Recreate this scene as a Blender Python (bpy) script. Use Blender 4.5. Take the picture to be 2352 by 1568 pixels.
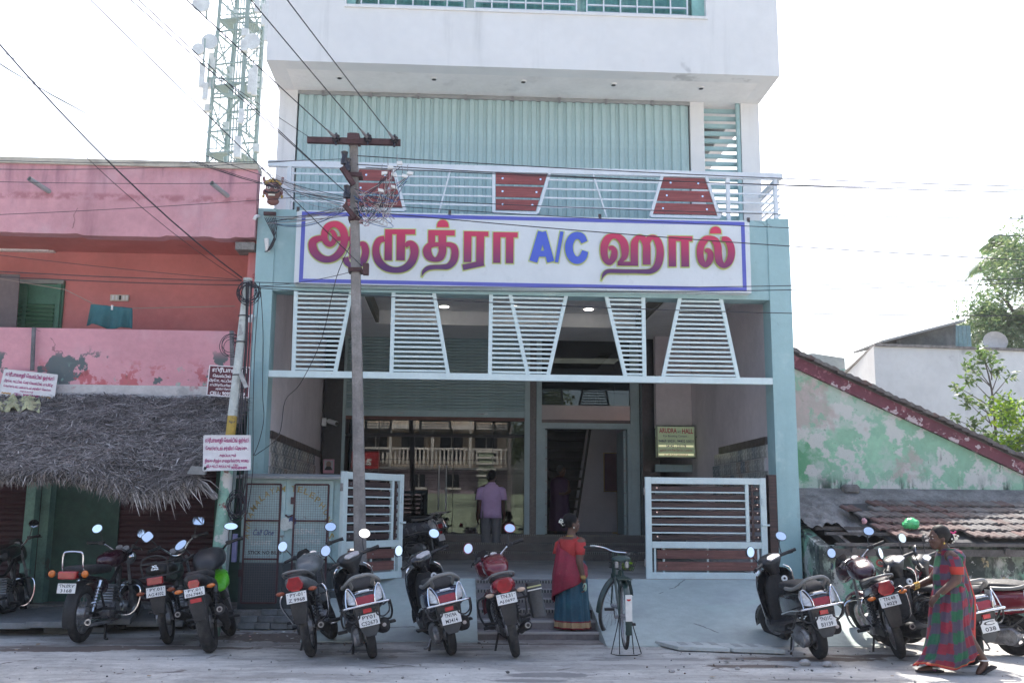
import bpy, bmesh, math, random
from math import radians as rad, sin, cos, pi, sqrt, atan2
from mathutils import Vector, Matrix, Quaternion
random.seed(7)
SC = bpy.context.scene
for _o in list(bpy.data.objects): bpy.data.objects.remove(_o)
C = SC.collection
# ------------------------------------------------------------------ camera
CAM_H = 1.5
FPX = 2290.0                                   # focal length in pixels of a 2352 px wide view of the photo
_p, _y, _r = rad(9.56), rad(3.06), rad(0.475)
CF = Vector((sin(_y)*cos(_p), cos(_y)*cos(_p), sin(_p)))
_rt = Vector((cos(_y), -sin(_y), 0)); _up = _rt.cross(CF)
CR = _rt*cos(_r) + _up*sin(_r); CU = CR.cross(CF)
cam = bpy.data.cameras.new('camera'); camo = bpy.data.objects.new('camera', cam); C.objects.link(camo)
cam.sensor_width = 36; cam.lens = FPX/2352*36; cam.clip_start = .05; cam.clip_end = 2000
m3 = Matrix((CR, CU, -CF)).transposed()
camo.matrix_world = Matrix.Translation((0, 0, CAM_H)) @ m3.to_4x4()
SC.camera = camo
# ------------------------------------------------------------------ light
SUN_EL, SUN_AZ = rad(53), rad(7)              # azimuth from +Y (behind the hall) towards +X
w = bpy.data.worlds.new('World'); SC.world = w; w.use_nodes = True
nt = w.node_tree; bg = nt.nodes['Background']
sky = nt.nodes.new('ShaderNodeTexSky'); sky.sky_type = 'NISHITA'; sky.sun_disc = False
sky.sun_elevation = SUN_EL; sky.sun_rotation = SUN_AZ; sky.altitude = 50
sky.air_density = 1.0; sky.dust_density = 4.0; sky.ozone_density = 1.0
nt.links.new(sky.outputs[0], bg.inputs[0]); bg.inputs[1].default_value = .15
sl = bpy.data.lights.new('sun', 'SUN'); so = bpy.data.objects.new('sun', sl); C.objects.link(so)
sl.energy = 3.2; sl.angle = rad(.6); sl.color = (1, .95, .88)
sd = Vector((sin(SUN_AZ)*cos(SUN_EL), cos(SUN_AZ)*cos(SUN_EL), sin(SUN_EL)))
so.rotation_euler = sd.to_track_quat('Z', 'Y').to_euler(); so.location = (0, 40, 60)
vs = SC.view_settings; vs.view_transform = 'Standard'; vs.look = 'None'; vs.gamma = 1; vs.exposure = 1.42
SC.render.engine = 'CYCLES'; SC.cycles.max_bounces = 8; SC.cycles.transparent_max_bounces = 12

# ------------------------------------------------------------------ pixels to places
def ray(u, v): return CF*FPX + CR*(u-1176) - CU*(v-784)
def P(u, v, Y):
    d = ray(u, v); k = Y/d.y
    return Vector((d.x*k, Y, CAM_H + d.z*k))
def G(u, v, z=0):
    d = ray(u, v); k = (z-CAM_H)/d.z
    return Vector((d.x*k, d.y*k, z))
def X(u, v, Y): return P(u, v, Y).x
def Z(u, v, Y): return P(u, v, Y).z
def lin(c): c /= 255; return c/12.92 if c <= .04045 else ((c+.055)/1.055)**2.4
def S(r, g, b, k=1.0): return (lin(r)*k, lin(g)*k, lin(b)*k)

# ------------------------------------------------------------------ materials
MATS = {}
def mat(name, base, rough=.6, metal=0., var=.12, vscale=2., bump=0., bscale=40., layers=(), coat=0., emit=None, spec=.5, alpha=1., trans=0.):
    if name in MATS: return MATS[name]
    m = bpy.data.materials.new(name); MATS[name] = m; m.use_nodes = True
    N = m.node_tree.nodes; L = m.node_tree.links; b = N['Principled BSDF']
    def sock(i, v): b.inputs[i].default_value = v
    sock('Roughness', rough); sock('Metallic', metal); sock('Specular IOR Level', spec); sock('Coat Weight', coat); sock('Transmission Weight', trans)
    base4 = (*base, 1)
    tc = N.new('ShaderNodeTexCoord')
    def noise(scale, st=(1, 1, 1), det=5, seed=0., dist=0., kind='n'):
        mp = N.new('ShaderNodeMapping'); mp.inputs['Scale'].default_value = st; mp.inputs['Location'].default_value = (seed*3.7, seed*1.3, seed*2.1)
        L.new(tc.outputs['Object'], mp.inputs[0])
        if kind == 'crack':
            n1 = N.new('ShaderNodeTexNoise'); n1.inputs['Scale'].default_value = scale*3; n1.inputs['Detail'].default_value = 7; L.new(mp.outputs[0], n1.inputs[0])
            ad = N.new('ShaderNodeMixRGB'); ad.inputs[0].default_value = .3; L.new(mp.outputs[0], ad.inputs[1]); L.new(n1.outputs['Color'], ad.inputs[2])
            t = N.new('ShaderNodeTexVoronoi'); t.feature = 'DISTANCE_TO_EDGE'; t.inputs['Scale'].default_value = scale; L.new(ad.outputs[0], t.inputs[0])
            n2 = N.new('ShaderNodeTexNoise'); n2.inputs['Scale'].default_value = scale*1.7; n2.inputs['Detail'].default_value = 3; L.new(mp.outputs[0], n2.inputs[0])
            g2 = N.new('ShaderNodeMapRange'); g2.inputs[1].default_value = .47; g2.inputs[2].default_value = .6; g2.inputs[3].default_value = .1; g2.inputs[4].default_value = 0.; L.new(n2.outputs['Fac'], g2.inputs[0])
            a2 = N.new('ShaderNodeMath'); a2.operation = 'ADD'; L.new(t.outputs['Distance'], a2.inputs[0]); L.new(g2.outputs[0], a2.inputs[1]); return a2.outputs[0]
        if kind == 'wave':
            t = N.new('ShaderNodeTexWave'); t.inputs['Scale'].default_value = scale; t.inputs['Distortion'].default_value = dist; L.new(mp.outputs[0], t.inputs[0]); return t.outputs['Fac']
        t = N.new('ShaderNodeTexNoise'); t.inputs['Scale'].default_value = scale; t.inputs['Detail'].default_value = det; t.inputs['Roughness'].default_value = .62; t.inputs['Distortion'].default_value = dist
        L.new(mp.outputs[0], t.inputs[0]); return t.outputs['Fac']
    def mr(src, a, c, lo=0., hi=1.):
        n = N.new('ShaderNodeMapRange'); n.interpolation_type = 'SMOOTHSTEP'
        for i, v in zip((1, 2, 3, 4), (a, c, lo, hi)): n.inputs[i].default_value = v
        L.new(src, n.inputs[0]); return n.outputs[0]
    def mul(a, c):
        n = N.new('ShaderNodeMath'); n.operation = 'MULTIPLY'; L.new(a, n.inputs[0])
        if isinstance(c, float): n.inputs[1].default_value = c
        else: L.new(c, n.inputs[1])
        return n.outputs[0]
    col = None
    if var:
        f = mr(noise(vscale), .3, .7)
        mx = N.new('ShaderNodeMixRGB'); L.new(f, mx.inputs[0])
        mx.inputs[1].default_value = (*[c*(1-var) for c in base], 1); mx.inputs[2].default_value = (*[min(1, c*(1+var)) for c in base], 1)
        col = mx.outputs[0]
        f2 = mr(noise(vscale*9, seed=1.7, det=3), .25, .75)
        mx2 = N.new('ShaderNodeMixRGB'); mx2.blend_type = 'MULTIPLY'; mx2.inputs[0].default_value = 1
        g = N.new('ShaderNodeMapRange'); g.inputs[3].default_value = 1-var*.6; g.inputs[4].default_value = 1+var*.6; L.new(f2, g.inputs[0])
        L.new(col, mx2.inputs[1]); L.new(g.outputs[0], mx2.inputs[2]); col = mx2.outputs[0]
    sep = None
    for i, ly in enumerate(layers):
        k = noise(ly.get('s', 3), ly.get('st', (1, 1, 1)), ly.get('det', 6), ly.get('seed', i*2.3+3), ly.get('dist', 0.), ly.get('kind', 'n'))
        f = mr(k, ly['lo'], ly['hi'])
        if 'attr' in ly:
            an = N.new('ShaderNodeAttribute'); an.attribute_name = ly['attr']; ad_ = N.new('ShaderNodeMath'); ad_.operation = 'ADD'; L.new(an.outputs['Fac'], ad_.inputs[0]); sc_ = N.new('ShaderNodeMath'); sc_.operation = 'MULTIPLY_ADD'; sc_.inputs[1].default_value = ly.get('rag', 1.2); sc_.inputs[2].default_value = -.5*ly.get('rag', 1.2); L.new(k, sc_.inputs[0]); L.new(sc_.outputs[0], ad_.inputs[1]); f = mr(ad_.outputs[0], ly['lo'], ly['hi'])
        for ax, a, c in ly.get('m', ()):
            if sep is None: sep = N.new('ShaderNodeSeparateXYZ'); L.new(tc.outputs['Object'], sep.inputs[0])
            f = mul(f, mr(sep.outputs['xyz'.index(ax)], a, c))
        f = mul(f, float(ly.get('a', 1.)))
        mx = N.new('ShaderNodeMixRGB'); L.new(f, mx.inputs[0]); mx.inputs[2].default_value = (*ly['c'], 1)
        if col is None: mx.inputs[1].default_value = base4
        else: L.new(col, mx.inputs[1])
        col = mx.outputs[0]
    if col is None: sock('Base Color', base4)
    else: L.new(col, b.inputs['Base Color'])
    if rough > .15 and var:
        L.new(mr(noise(vscale*4, seed=5.), .2, .8, max(.03, rough-.12), min(1, rough+.12)), b.inputs['Roughness'])
    if bump:
        bp = N.new('ShaderNodeBump'); bp.inputs['Strength'].default_value = min(1, bump); bp.inputs['Distance'].default_value = .01*max(1, bump)
        L.new(noise(bscale, seed=9., det=6), bp.inputs['Height']); L.new(bp.outputs[0], b.inputs['Normal'])
    if emit: sock('Emission Color', (*emit[:3], 1)); sock('Emission Strength', emit[3])
    return m
def glassmat(name, tint, ior=1.55, rough=0.):
    m = bpy.data.materials.new(name); m.use_nodes = True; N = m.node_tree.nodes; L = m.node_tree.links
    N.remove(N['Principled BSDF']); out = N['Material Output']
    tr = N.new('ShaderNodeBsdfTransparent'); tr.inputs[0].default_value = (*tint, 1)
    gl = N.new('ShaderNodeBsdfGlossy'); gl.inputs['Roughness'].default_value = rough
    fr = N.new('ShaderNodeFresnel'); fr.inputs[0].default_value = ior
    mx = N.new('ShaderNodeMixShader'); L.new(fr.outputs[0], mx.inputs[0]); L.new(tr.outputs[0], mx.inputs[1]); L.new(gl.outputs[0], mx.inputs[2]); L.new(mx.outputs[0], out.inputs[0])
    return m

# ------------------------------------------------------------------ mesh building
class MB:
    def __init__(s): s.v = []; s.f = []; s.mi = []; s.cur = 0
    def add(s, vs, fs):
        o = len(s.v); s.v += [tuple(p) for p in vs]; s.f += [tuple(o+i for i in f) for f in fs]; s.mi += [s.cur]*len(fs); return s
    def box(s, x0, x1, y0, y1, z0, z1):
        v = [(x, y, z) for z in (z0, z1) for y in (y0, y1) for x in (x0, x1)]
        return s.add(v, [(0, 2, 3, 1), (4, 5, 7, 6), (0, 1, 5, 4), (2, 6, 7, 3), (0, 4, 6, 2), (1, 3, 7, 5)])
    def obox(s, c, ax, ay, az):
        c, ax, ay, az = map(Vector, (c, ax, ay, az))
        v = [c+ax*i+ay*j+az*k for k in (-1, 1) for j in (-1, 1) for i in (-1, 1)]
        return s.add(v, [(0, 2, 3, 1), (4, 5, 7, 6), (0, 1, 5, 4), (2, 6, 7, 3), (0, 4, 6, 2), (1, 3, 7, 5)])
    def bar(s, a, b, w, h=None, up=(0, 0, 1)):
        """rectangular bar from a to b, w across, h along up"""
        a, b = Vector(a), Vector(b); h = w if h is None else h; d = b-a; u = Vector(up); sdv = d.cross(u)
        if sdv.length < 1e-6: sdv = d.cross(Vector((1, 0, 0)))
        sdv.normalize(); u = sdv.cross(d).normalized()
        return s.obox((a+b)/2, d/2, sdv*w/2, u*h/2)
    def loft(s, rings, caps=True, closed=True, loop=False):
        n = len(rings[0]); o = len(s.v)
        for r in rings: s.v += [tuple(p) for p in r]
        nr = len(rings); f = []
        for i in range(nr if loop else nr-1):
            a = o+i*n; b2 = o+((i+1) % nr)*n
            for j in range(n if closed else n-1):
                k = (j+1) % n; f.append((a+j, a+k, b2+k, b2+j))
        if caps and closed and not loop: f.append(tuple(o+j for j in reversed(range(n)))); f.append(tuple(o+(nr-1)*n+j for j in range(n)))
        s.f += f; s.mi += [s.cur]*len(f); return s
    def tube(s, pts, r, n=8, caps=True, loop=False, flat=1.):
        pts = [Vector(p) for p in pts]; rings = []; np_ = len(pts); prev = None
        for i, p in enumerate(pts):
            if loop: t = pts[(i+1) % np_]-pts[i-1]
            else: t = pts[min(i+1, np_-1)]-pts[max(i-1, 0)]
            t.normalize()
            if prev is None:
                a = t.cross(Vector((0, 0, 1)));
                if a.length < .05: a = t.cross(Vector((1, 0, 0)))
                a.normalize()
            else:
                a = prev-t*prev.dot(t); a.normalize()
            prev = a; b = t.cross(a); rr = r[i] if isinstance(r, (list, tuple)) else r
            rings.append([p+a*rr*cos(2*pi*j/n)+b*rr*flat*sin(2*pi*j/n) for j in range(n)])
        return s.loft(rings, caps, True, loop)
    def cyl(s, a, b, r0, r1=None, n=14): return s.tube([a, b], [r0, r0 if r1 is None else r1], n)
    def ell(s, c, r, n=14, m=8, M=None):
        c = Vector(c); rings = []
        for i in range(m+1):
            t = -pi/2+pi*i/m; t = max(-pi/2+.03, min(pi/2-.03, t)); ring = []
            for j in range(n):
                q = Vector((r[0]*cos(t)*cos(2*pi*j/n), r[1]*cos(t)*sin(2*pi*j/n), r[2]*sin(t)))
                ring.append(c+(M @ q if M else q))
            rings.append(ring)
        return s.loft(rings)
    def torus(s, c, R, rw, rh, n=28, m=10, axis='X', arc=(0, 2*pi), e=1.):
        """ring about axis; rw half width along the axis, rh half thickness"""
        c = Vector(c); full = abs(arc[1]-arc[0]-2*pi) < 1e-6; k = n if full else n+1; rings = []
        for i in range(k):
            t = arc[0]+(arc[1]-arc[0])*i/n; ring = []
            for j in range(m):
                q = 2*pi*j/m; cq, sq = cos(q), sin(q)
                cq = math.copysign(abs(cq)**e, cq); sq = math.copysign(abs(sq)**e, sq)
                ra = R+rh*cq; ax = rw*sq
                p = {'X': (ax, ra*cos(t), ra*sin(t)), 'Y': (ra*cos(t), ax, ra*sin(t)), 'Z': (ra*cos(t), ra*sin(t), ax)}[axis]
                ring.append(c+Vector(p))
            rings.append(ring)
        return s.loft(rings, not full, True, full)
    def prism(s, poly, fn, d0, d1):
        """poly of (a,b); fn(a,b,d)->xyz"""
        n = len(poly); v = [fn(a, b, d0) for a, b in poly]+[fn(a, b, d1) for a, b in poly]
        return s.add(v, [tuple(range(n)), tuple(range(2*n-1, n-1, -1))]+[(i, i+n, (i+1) % n+n, (i+1) % n) for i in range(n)])
    def prxz(s, poly, y0, y1): return s.prism(poly, lambda a, b, d: (a, d, b), y0, y1)
    def pryz(s, poly, x0, x1): return s.prism(poly, lambda a, b, d: (d, a, b), x0, x1)
    def prxy(s, poly, z0, z1): return s.prism(poly, lambda a, b, d: (a, b, d), z0, z1)
    def quad(s, a, b, c, d): return s.add([a, b, c, d], [(0, 1, 2, 3)])
    def mesh(s, name, mats, smooth=False, bevel=0):
        me = bpy.data.meshes.new(name); me.from_pydata(s.v, [], s.f)
        ms = mats if isinstance(mats, (list, tuple)) else [mats]
        for m in ms: me.materials.append(m)
        if len(ms) > 1: me.polygons.foreach_set('material_index', s.mi)
        bm = bmesh.new(); bm.from_mesh(me); bmesh.ops.recalc_face_normals(bm, faces=bm.faces)
        if bevel: bmesh.ops.bevel(bm, geom=bm.edges[:], offset=bevel, segments=1, affect='EDGES', clamp_overlap=True)
        bm.to_mesh(me); bm.free()
        if smooth:
            me.polygons.foreach_set('use_smooth', [True]*len(me.polygons))
            me.set_sharp_from_angle(angle=rad(smooth if smooth is not True else 45))
        me.update(); return me
    def part(s, name, mats, parent=None, smooth=False, bevel=0):
        return link(name, s.mesh(name, mats, smooth, bevel), parent)
def link(name, me, parent=None):
    o = bpy.data.objects.new(name, me); C.objects.link(o)
    if parent is not None:
        o.parent = parent
        if parent.get('_loc') is not None: o.matrix_parent_inverse = Matrix.Translation(-Vector(parent['_loc']))
    return o
def tag(o, label=None, cat=None, group=None, kind=None):
    if label: o['label'] = label
    if cat: o['category'] = cat
    if group: o['group'] = group
    if kind: o['kind'] = kind
    return o
def thing(name, label, cat, loc=(0, 0, 0), group=None, world=True):
    """Empty at the base; with world=True its parts are given in world coordinates"""
    o = bpy.data.objects.new(name, None); C.objects.link(o); o.location = loc; o.empty_display_size = .2
    if world: o['_loc'] = tuple(loc)
    return tag(o, label, cat, group)
def sub(o, parent):
    """parent a mesh that lives in the same space as its parent mesh"""
    o.parent = parent; return o
def copy_tree(o, parent=None):
    c = o.copy(); C.objects.link(c)
    if parent is not None: c.parent = parent; c.matrix_parent_inverse = o.matrix_parent_inverse.copy()
    for ch in list(o.children): copy_tree(ch, c)
    return c
def pos(o): return Vector(o.get('_loc', (0, 0, 0)))
def inst(name, me, parent, loc, rot=None, scale=None):
    o = link(name, me, parent); o.location = loc
    if rot: o.rotation_euler = rot
    if scale: o.scale = scale
    return o
def smooth_path(pts, k=6, loop=False):
    pts = [Vector(p) for p in pts]; out = []; n = len(pts)
    rng = range(n if loop else n-1)
    for i in rng:
        if loop: a, b, c, d = pts[i-1], pts[i], pts[(i+1) % n], pts[(i+2) % n]
        else: a, b, c, d = pts[max(i-1, 0)], pts[i], pts[i+1], pts[min(i+2, n-1)]
        for j in range(k):
            t = j/k; out.append(.5*((2*b)+(c-a)*t+(2*a-5*b+4*c-d)*t*t+(3*b-a-3*c+d)*t**3))
    if not loop: out.append(pts[-1])
    return out
def text_mesh(body, w=None, h=None, bold=0., shear=0., res=2):
    """flat text mesh in XY fitted to width w and height h, centred"""
    c = bpy.data.curves.new('t', 'FONT'); c.body = body; c.size = 1; c.resolution_u = res; c.align_x = 'LEFT'; c.offset = bold; c.shear = shear
    o = bpy.data.objects.new('t', c); C.objects.link(o); bpy.context.view_layer.update()
    dg = bpy.context.evaluated_depsgraph_get(); me = bpy.data.meshes.new_from_object(o.evaluated_get(dg))
    bpy.data.objects.remove(o); bpy.data.curves.remove(c)
    me.materials.clear()
    if not me.vertices: return me
    xs = [v.co.x for v in me.vertices]; ys = [v.co.y for v in me.vertices]
    cx, cy = (min(xs)+max(xs))/2, (min(ys)+max(ys))/2; sw = max(xs)-min(xs); sh = max(ys)-min(ys)
    kx = w/sw if w else h/sh; ky = h/sh if h else kx
    for v in me.vertices: v.co = ((v.co.x-cx)*kx, (v.co.y-cy)*ky, 0)
    return me
def text(body, c, right, up, w, h, m, parent, bold=0., name='lettering', shear=0.):
    me = text_mesh(body, w, h, bold, shear); r = Vector(right).normalized(); u = Vector(up).normalized(); n = r.cross(u)
    M = Matrix((r, u, n)).transposed().to_4x4(); M.translation = Vector(c); me.transform(M); me.materials.append(m)
    me.name = name
    return link(name, me, parent)
def rnd(a, b): return random.uniform(a, b)

# common materials
DUST = [dict(c=(.13, .12, .11), s=5, lo=.42, hi=.8, a=.38), dict(c=(.15, .14, .13), s=60, lo=.66, hi=.74, a=.4, det=2)]
M_black = mat('black_plastic', (.022, .023, .026), .42, var=.25, vscale=6, layers=DUST)
M_matt = mat('matt_black', (.016, .016, .018), .65, var=.3, vscale=8, layers=[dict(c=(.09, .085, .08), s=5, lo=.45, hi=.8, a=.3)])
M_rubber = mat('tyre_rubber', (.02, .02, .021), .8, var=.3, vscale=9, bump=.5, bscale=90, layers=[dict(c=(.11, .1, .09), s=7, lo=.5, hi=.75, a=.6)])
M_chrome = mat('chrome', (.72, .72, .74), .14, 1., var=.06, vscale=8)
M_steel = mat('dull_steel', (.3, .3, .31), .42, .9, var=.25, vscale=9)
M_alu = mat('aluminium_casting', (.32, .32, .33), .5, .75, var=.25, vscale=10, layers=[dict(c=(.06, .055, .05), s=8, lo=.5, hi=.7, a=.7)])
M_mirror = mat('mirror_glass', (.88, .9, .93), .02, 1., var=0)
M_plate = mat('plate_white', (.74, .74, .72), .45, var=.06, vscale=12, layers=[dict(c=(.25, .14, .07), s=16, lo=.66, hi=.8, a=.7)])
M_ink = mat('ink_black', (.015, .015, .02), .6, var=0)
M_redlens = mat('red_lens', (.32, .008, .012), .12, var=.2, vscale=20, coat=.6)
M_amber = mat('amber_lens', (.55, .14, .01), .15, var=.15, vscale=20, coat=.5)
M_clear = mat('clear_lens', (.55, .53, .52), .12, .25, var=.25, vscale=25, coat=.6)
M_wire = mat('black_cable', (.02, .02, .03), .5, var=0)
# ================================================================== ground
M_road = mat('road_concrete', (.47, .46, .435), .85, var=.18, vscale=1.1, bump=.6, bscale=30, layers=[
    dict(c=(.25, .24, .23), s=.7, lo=.50, hi=.66, st=(1, 2.2, 1), a=.8), dict(c=(.30, .29, .27), s=2.6, lo=.5, hi=.6, st=(.5, 1.6, 1), det=10, a=.6), dict(c=(.22, .21, .2), s=.35, lo=.54, hi=.6, st=(.35, 3.5, 1), det=8, a=.5),
    dict(c=(.54, .53, .50), s=1.6, lo=.55, hi=.7, a=.7),
    dict(c=(.14, .138, .135), s=38, lo=.58, hi=.7, a=.6, det=2, st=(.6, 1, 1)),
    dict(c=(.12, .10, .095), s=.9, lo=.02, hi=.0, kind='crack', a=.9), dict(c=(.16, .14, .13), s=2.6, lo=.03, hi=.0, kind='crack', a=.6),
    dict(c=(.14, .10, .085), s=1.3, lo=.42, hi=.58, st=(.45, 1, 1), m=[('y', 11.0, 11.5), ('y', 12.6, 11.9)], a=.5),
    dict(c=(.52, .505, .475), attr='slab', s=5, lo=.5, hi=.6, det=8, a=.5), dict(c=(.13, .105, .092), attr='soil', s=5, lo=.42, hi=.62, det=10, rag=1.5), dict(c=(.17, .165, .165), attr='oil', s=3, lo=.45, hi=.62, det=8, a=.85)])
def grid_sheet(x0, x1, y0, y1, nx, ny, zf):
    mb = MB(); v = [(x0+(x1-x0)*i/nx, y0+(y1-y0)*j/ny, 0) for j in range(ny+1) for i in range(nx+1)]
    v = [(a, b, zf(a, b)) for a, b, c in v]
    mb.add(v, [(j*(nx+1)+i, j*(nx+1)+i+1, (j+1)*(nx+1)+i+1, (j+1)*(nx+1)+i) for j in range(ny) for i in range(nx)]); return mb
from mathutils import noise as NZ
def nz(x, y, s=1., o=0.): return NZ.noise(Vector((x*s+o, y*s-o, o*.37)))
tag(MB().quad((-400, -400, -.03), (400, -400, -.03), (400, 600, -.03), (-400, 600, -.03)).part('ground', mat('dry_earth', (.28, .25, .21), .9, var=.2, vscale=.3)), kind='structure')
def road_z(x, y):
    e = .012*nz(x, y, .9)+.007*nz(x, y, 3.1, 5)+.004*nz(x, y, 8., 9)
    return e*min(1, max(0, (13.6-y)/.4))*.8
road = tag(grid_sheet(-14, 16, 6, 14.2, 420, 180, road_z).part('road', M_road, smooth=60), kind='structure')
def paint(name, spots):
    at = road.data.attributes.new(name, 'FLOAT', 'POINT'); sp_ = [(G(u, v), rx, ry) for u, v, rx, ry in spots]; vals = []
    for vt in road.data.vertices:
        q = 0
        for g, rx, ry in sp_:
            e = ((vt.co.x-g.x)/rx)**2+((vt.co.y-g.y)/ry)**2
            if e < 9: q = max(q, math.exp(-e*.7))
        vals.append(q)
    at.data.foreach_set('value', vals)
paint('slab', [(330, 1500, .55, .13), (450, 1518, .8, .2), (560, 1502, .5, .12), (1960, 1520, 1.1, .22), (2060, 1548, .8, .16), (2250, 1560, .7, .12), (900, 1540, 1.2, .2), (1500, 1520, .8, .15)])
paint('soil', [(300, 1487, 1.5, .16), (60, 1492, .8, .12), (1240, 1478, 1.0, .06), (1850, 1512, .9, .16), (2000, 1505, .5, .1), (620, 1462, .8, .4), (760, 1470, .6, .25), (1930, 1440, .5, .4), (1720, 1530, .5, .1)])
paint('oil', [(1270, 1548, .5, .13), (1225, 1562, .4, .09), (1900, 1562, .6, .08), (330, 1478, .5, .1), (880, 1495, .5, .12), (1060, 1490, .4, .1)])
tag(MB().quad((-90, -9, -.012), (90, -9, -.012), (90, 6.02, -.012), (-90, 6.02, -.012)).part('far_road', M_road), kind='structure')
# ================================================================== hall
YF, YG, ZF = 14.0, 19.7, .58
XLo, XLi, XRi, XRo = -2.92, -2.665, 4.51, 4.83
M_cyan = mat('cyan_paint', (.32, .485, .50), .7, var=.05, vscale=1.2, bump=.25, bscale=22, layers=[
    dict(c=(.25, .40, .41), s=1.8, lo=.52, hi=.8, st=(1.4, 1, .22), a=.65), dict(c=(.50, .64, .63), s=2.6, lo=.56, hi=.72, a=.5), dict(c=(.24, .33, .33), s=7, lo=.62, hi=.72, a=.4, st=(1, 1, .5)),
    dict(c=(.19, .26, .26), s=.8, lo=.006, hi=.0, kind='crack', a=.7)])
M_white = mat('white_paint', (.72, .735, .735), .75, var=.03, vscale=.8, bump=.15, bscale=15, layers=[
    dict(c=(.42, .44, .44), s=2.2, lo=.56, hi=.8, st=(1.4, 1, .07), a=.6), dict(c=(.63, .65, .67), s=.7, lo=.5, hi=.75, a=.5),
    dict(c=(.35, .36, .37), s=1.1, lo=.64, hi=.7, a=.55, det=9)])
M_soff = mat('soffit_paint', (.78, .78, .77), .8, var=.05, vscale=1.5, layers=[dict(c=(.5, .5, .5), s=1.5, lo=.58, hi=.75, a=.5)])
M_lilac = mat('lilac_wall', (.62, .56, .58), .8, var=.07, vscale=1.2, layers=[dict(c=(.38, .34, .35), s=1.4, lo=.5, hi=.75, st=(1, 1, .3), a=.5)])
M_grille = mat('pale_steel_paint', (.62, .74, .745), .5, var=.05, vscale=3, layers=[dict(c=(.32, .2, .13), s=22, lo=.68, hi=.76, a=.6)])
M_rail = mat('white_rail_paint', (.66, .71, .75), .45, var=.05, vscale=4, layers=[dict(c=(.4, .34, .3), s=18, lo=.68, hi=.76, a=.5)])
M_granite = mat('dark_granite', (.022, .022, .026), .22, var=.3, vscale=30)
M_greygran = mat('grey_granite', (.085, .08, .085), .35, var=.3, vscale=22)
M_floor = mat('porch_concrete', (.33, .325, .315), .8, var=.15, vscale=1.4, bump=.4, bscale=30, layers=[dict(c=(.15, .145, .14), s=1., lo=.5, hi=.7, a=.6)])
M_ramp = mat('ramp_concrete', (.41, .465, .44), .82, var=.1, vscale=1.2, bump=.5, bscale=28, layers=[
    dict(c=(.29, .31, .33), s=.9, lo=.48, hi=.7, a=.7), dict(c=(.38, .50, .44), s=1.3, lo=.55, hi=.7, a=.6), dict(c=(.14, .14, .14), s=.45, lo=.006, hi=0., kind='crack', a=.9), dict(c=(.15, .15, .15), s=50, lo=.64, hi=.72, a=.5)])
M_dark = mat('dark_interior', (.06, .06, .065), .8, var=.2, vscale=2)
hall = thing('hall_building', 'tall white and cyan function hall with open porch and folding shutters upstairs', 'building', (1, YF, 0))
def hb(name, m, x0, x1, y0, y1, z0, z1, parent=None, bevel=0):
    return MB().box(x0, x1, y0, y1, z0, z1).part(name, m, parent or hall, bevel=bevel)
ZB0, ZB1 = Z(680, 667, YF), Z(1200, 493, YF)+.0          # fascia bottom and top
ZFL = 5.74
# pillars and side walls
hb('pillar', M_cyan, XLo, XLi, YF, YF+.35, -.1, ZFL); hb('pillar', M_cyan, XRi, XRo, YF, YF+.35, -.1, ZFL+.03)
sw = hb('side_wall', M_lilac, XLo+.01, XLi-.004, YF+.35, 26, -.1, ZFL); sw2 = hb('side_wall', M_lilac, XRi+.004, XRo-.01, YF+.35, 26, -.1, ZFL)
hb('fascia', M_cyan, XLi, XRi, YF+.02, YF+.32, ZB0, ZFL-.004)
hb('balcony_floor', M_soff, XLo+.02, XRo-.02, YF+.33, 26, ZFL-.45, ZFL-.01)
# porch ceiling: dropped ring, cove and raised tray
zt, zr = 5.12, 4.86
hb('ceiling', M_soff, XLi, XRi, YF+.32, YG+4, zt, zt+.08)
M_cove = mat('olive_cove', (.16, .16, .13), .8)
ring = MB()
for a in ((XLi, XRi, YF+.32, 15.6), (XLi, XRi, 18.2, YG+.3), (XLi, -1.55, 15.6, 18.2), (3.35, XRi, 15.6, 18.2)): ring.box(a[0], a[1], a[2], a[3], zr, zt-.002)
ring.part('ceiling_border', M_soff, hall)
hb('cove', M_cove, -1.55, 3.35, 15.602, 15.66, zr+.02, zt-.01); hb('cove', M_cove, -1.549, -1.49, 15.67, 18.19, zr+.02, zt-.01); hb('cove', M_cove, 3.29, 3.349, 15.67, 18.19, zr+.02, zt-.01)
M_lamp = mat('lit_downlight', (.9, .9, .88), .4, var=0, emit=(1, .97, .9, 2.2)); M_lampoff = mat('unlit_downlight', (.6, .6, .6), .4, var=0)
for u, v, lit, z in ((1020, 704, 1, zt), (1352, 710, 1, zt), (992, 742, 0, zr), (1250, 745, 0, zr), (1180, 704, 1, zt)):
    d = ray(u, v); k = (z-CAM_H)/d.z; p = Vector((d.x*k, d.y*k, z))
    MB().cyl(p-Vector((0, 0, .012)), p+Vector((0, 0, .01)), .085, n=20).part('downlight', M_lamp if lit else M_lampoff, hall)
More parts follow.
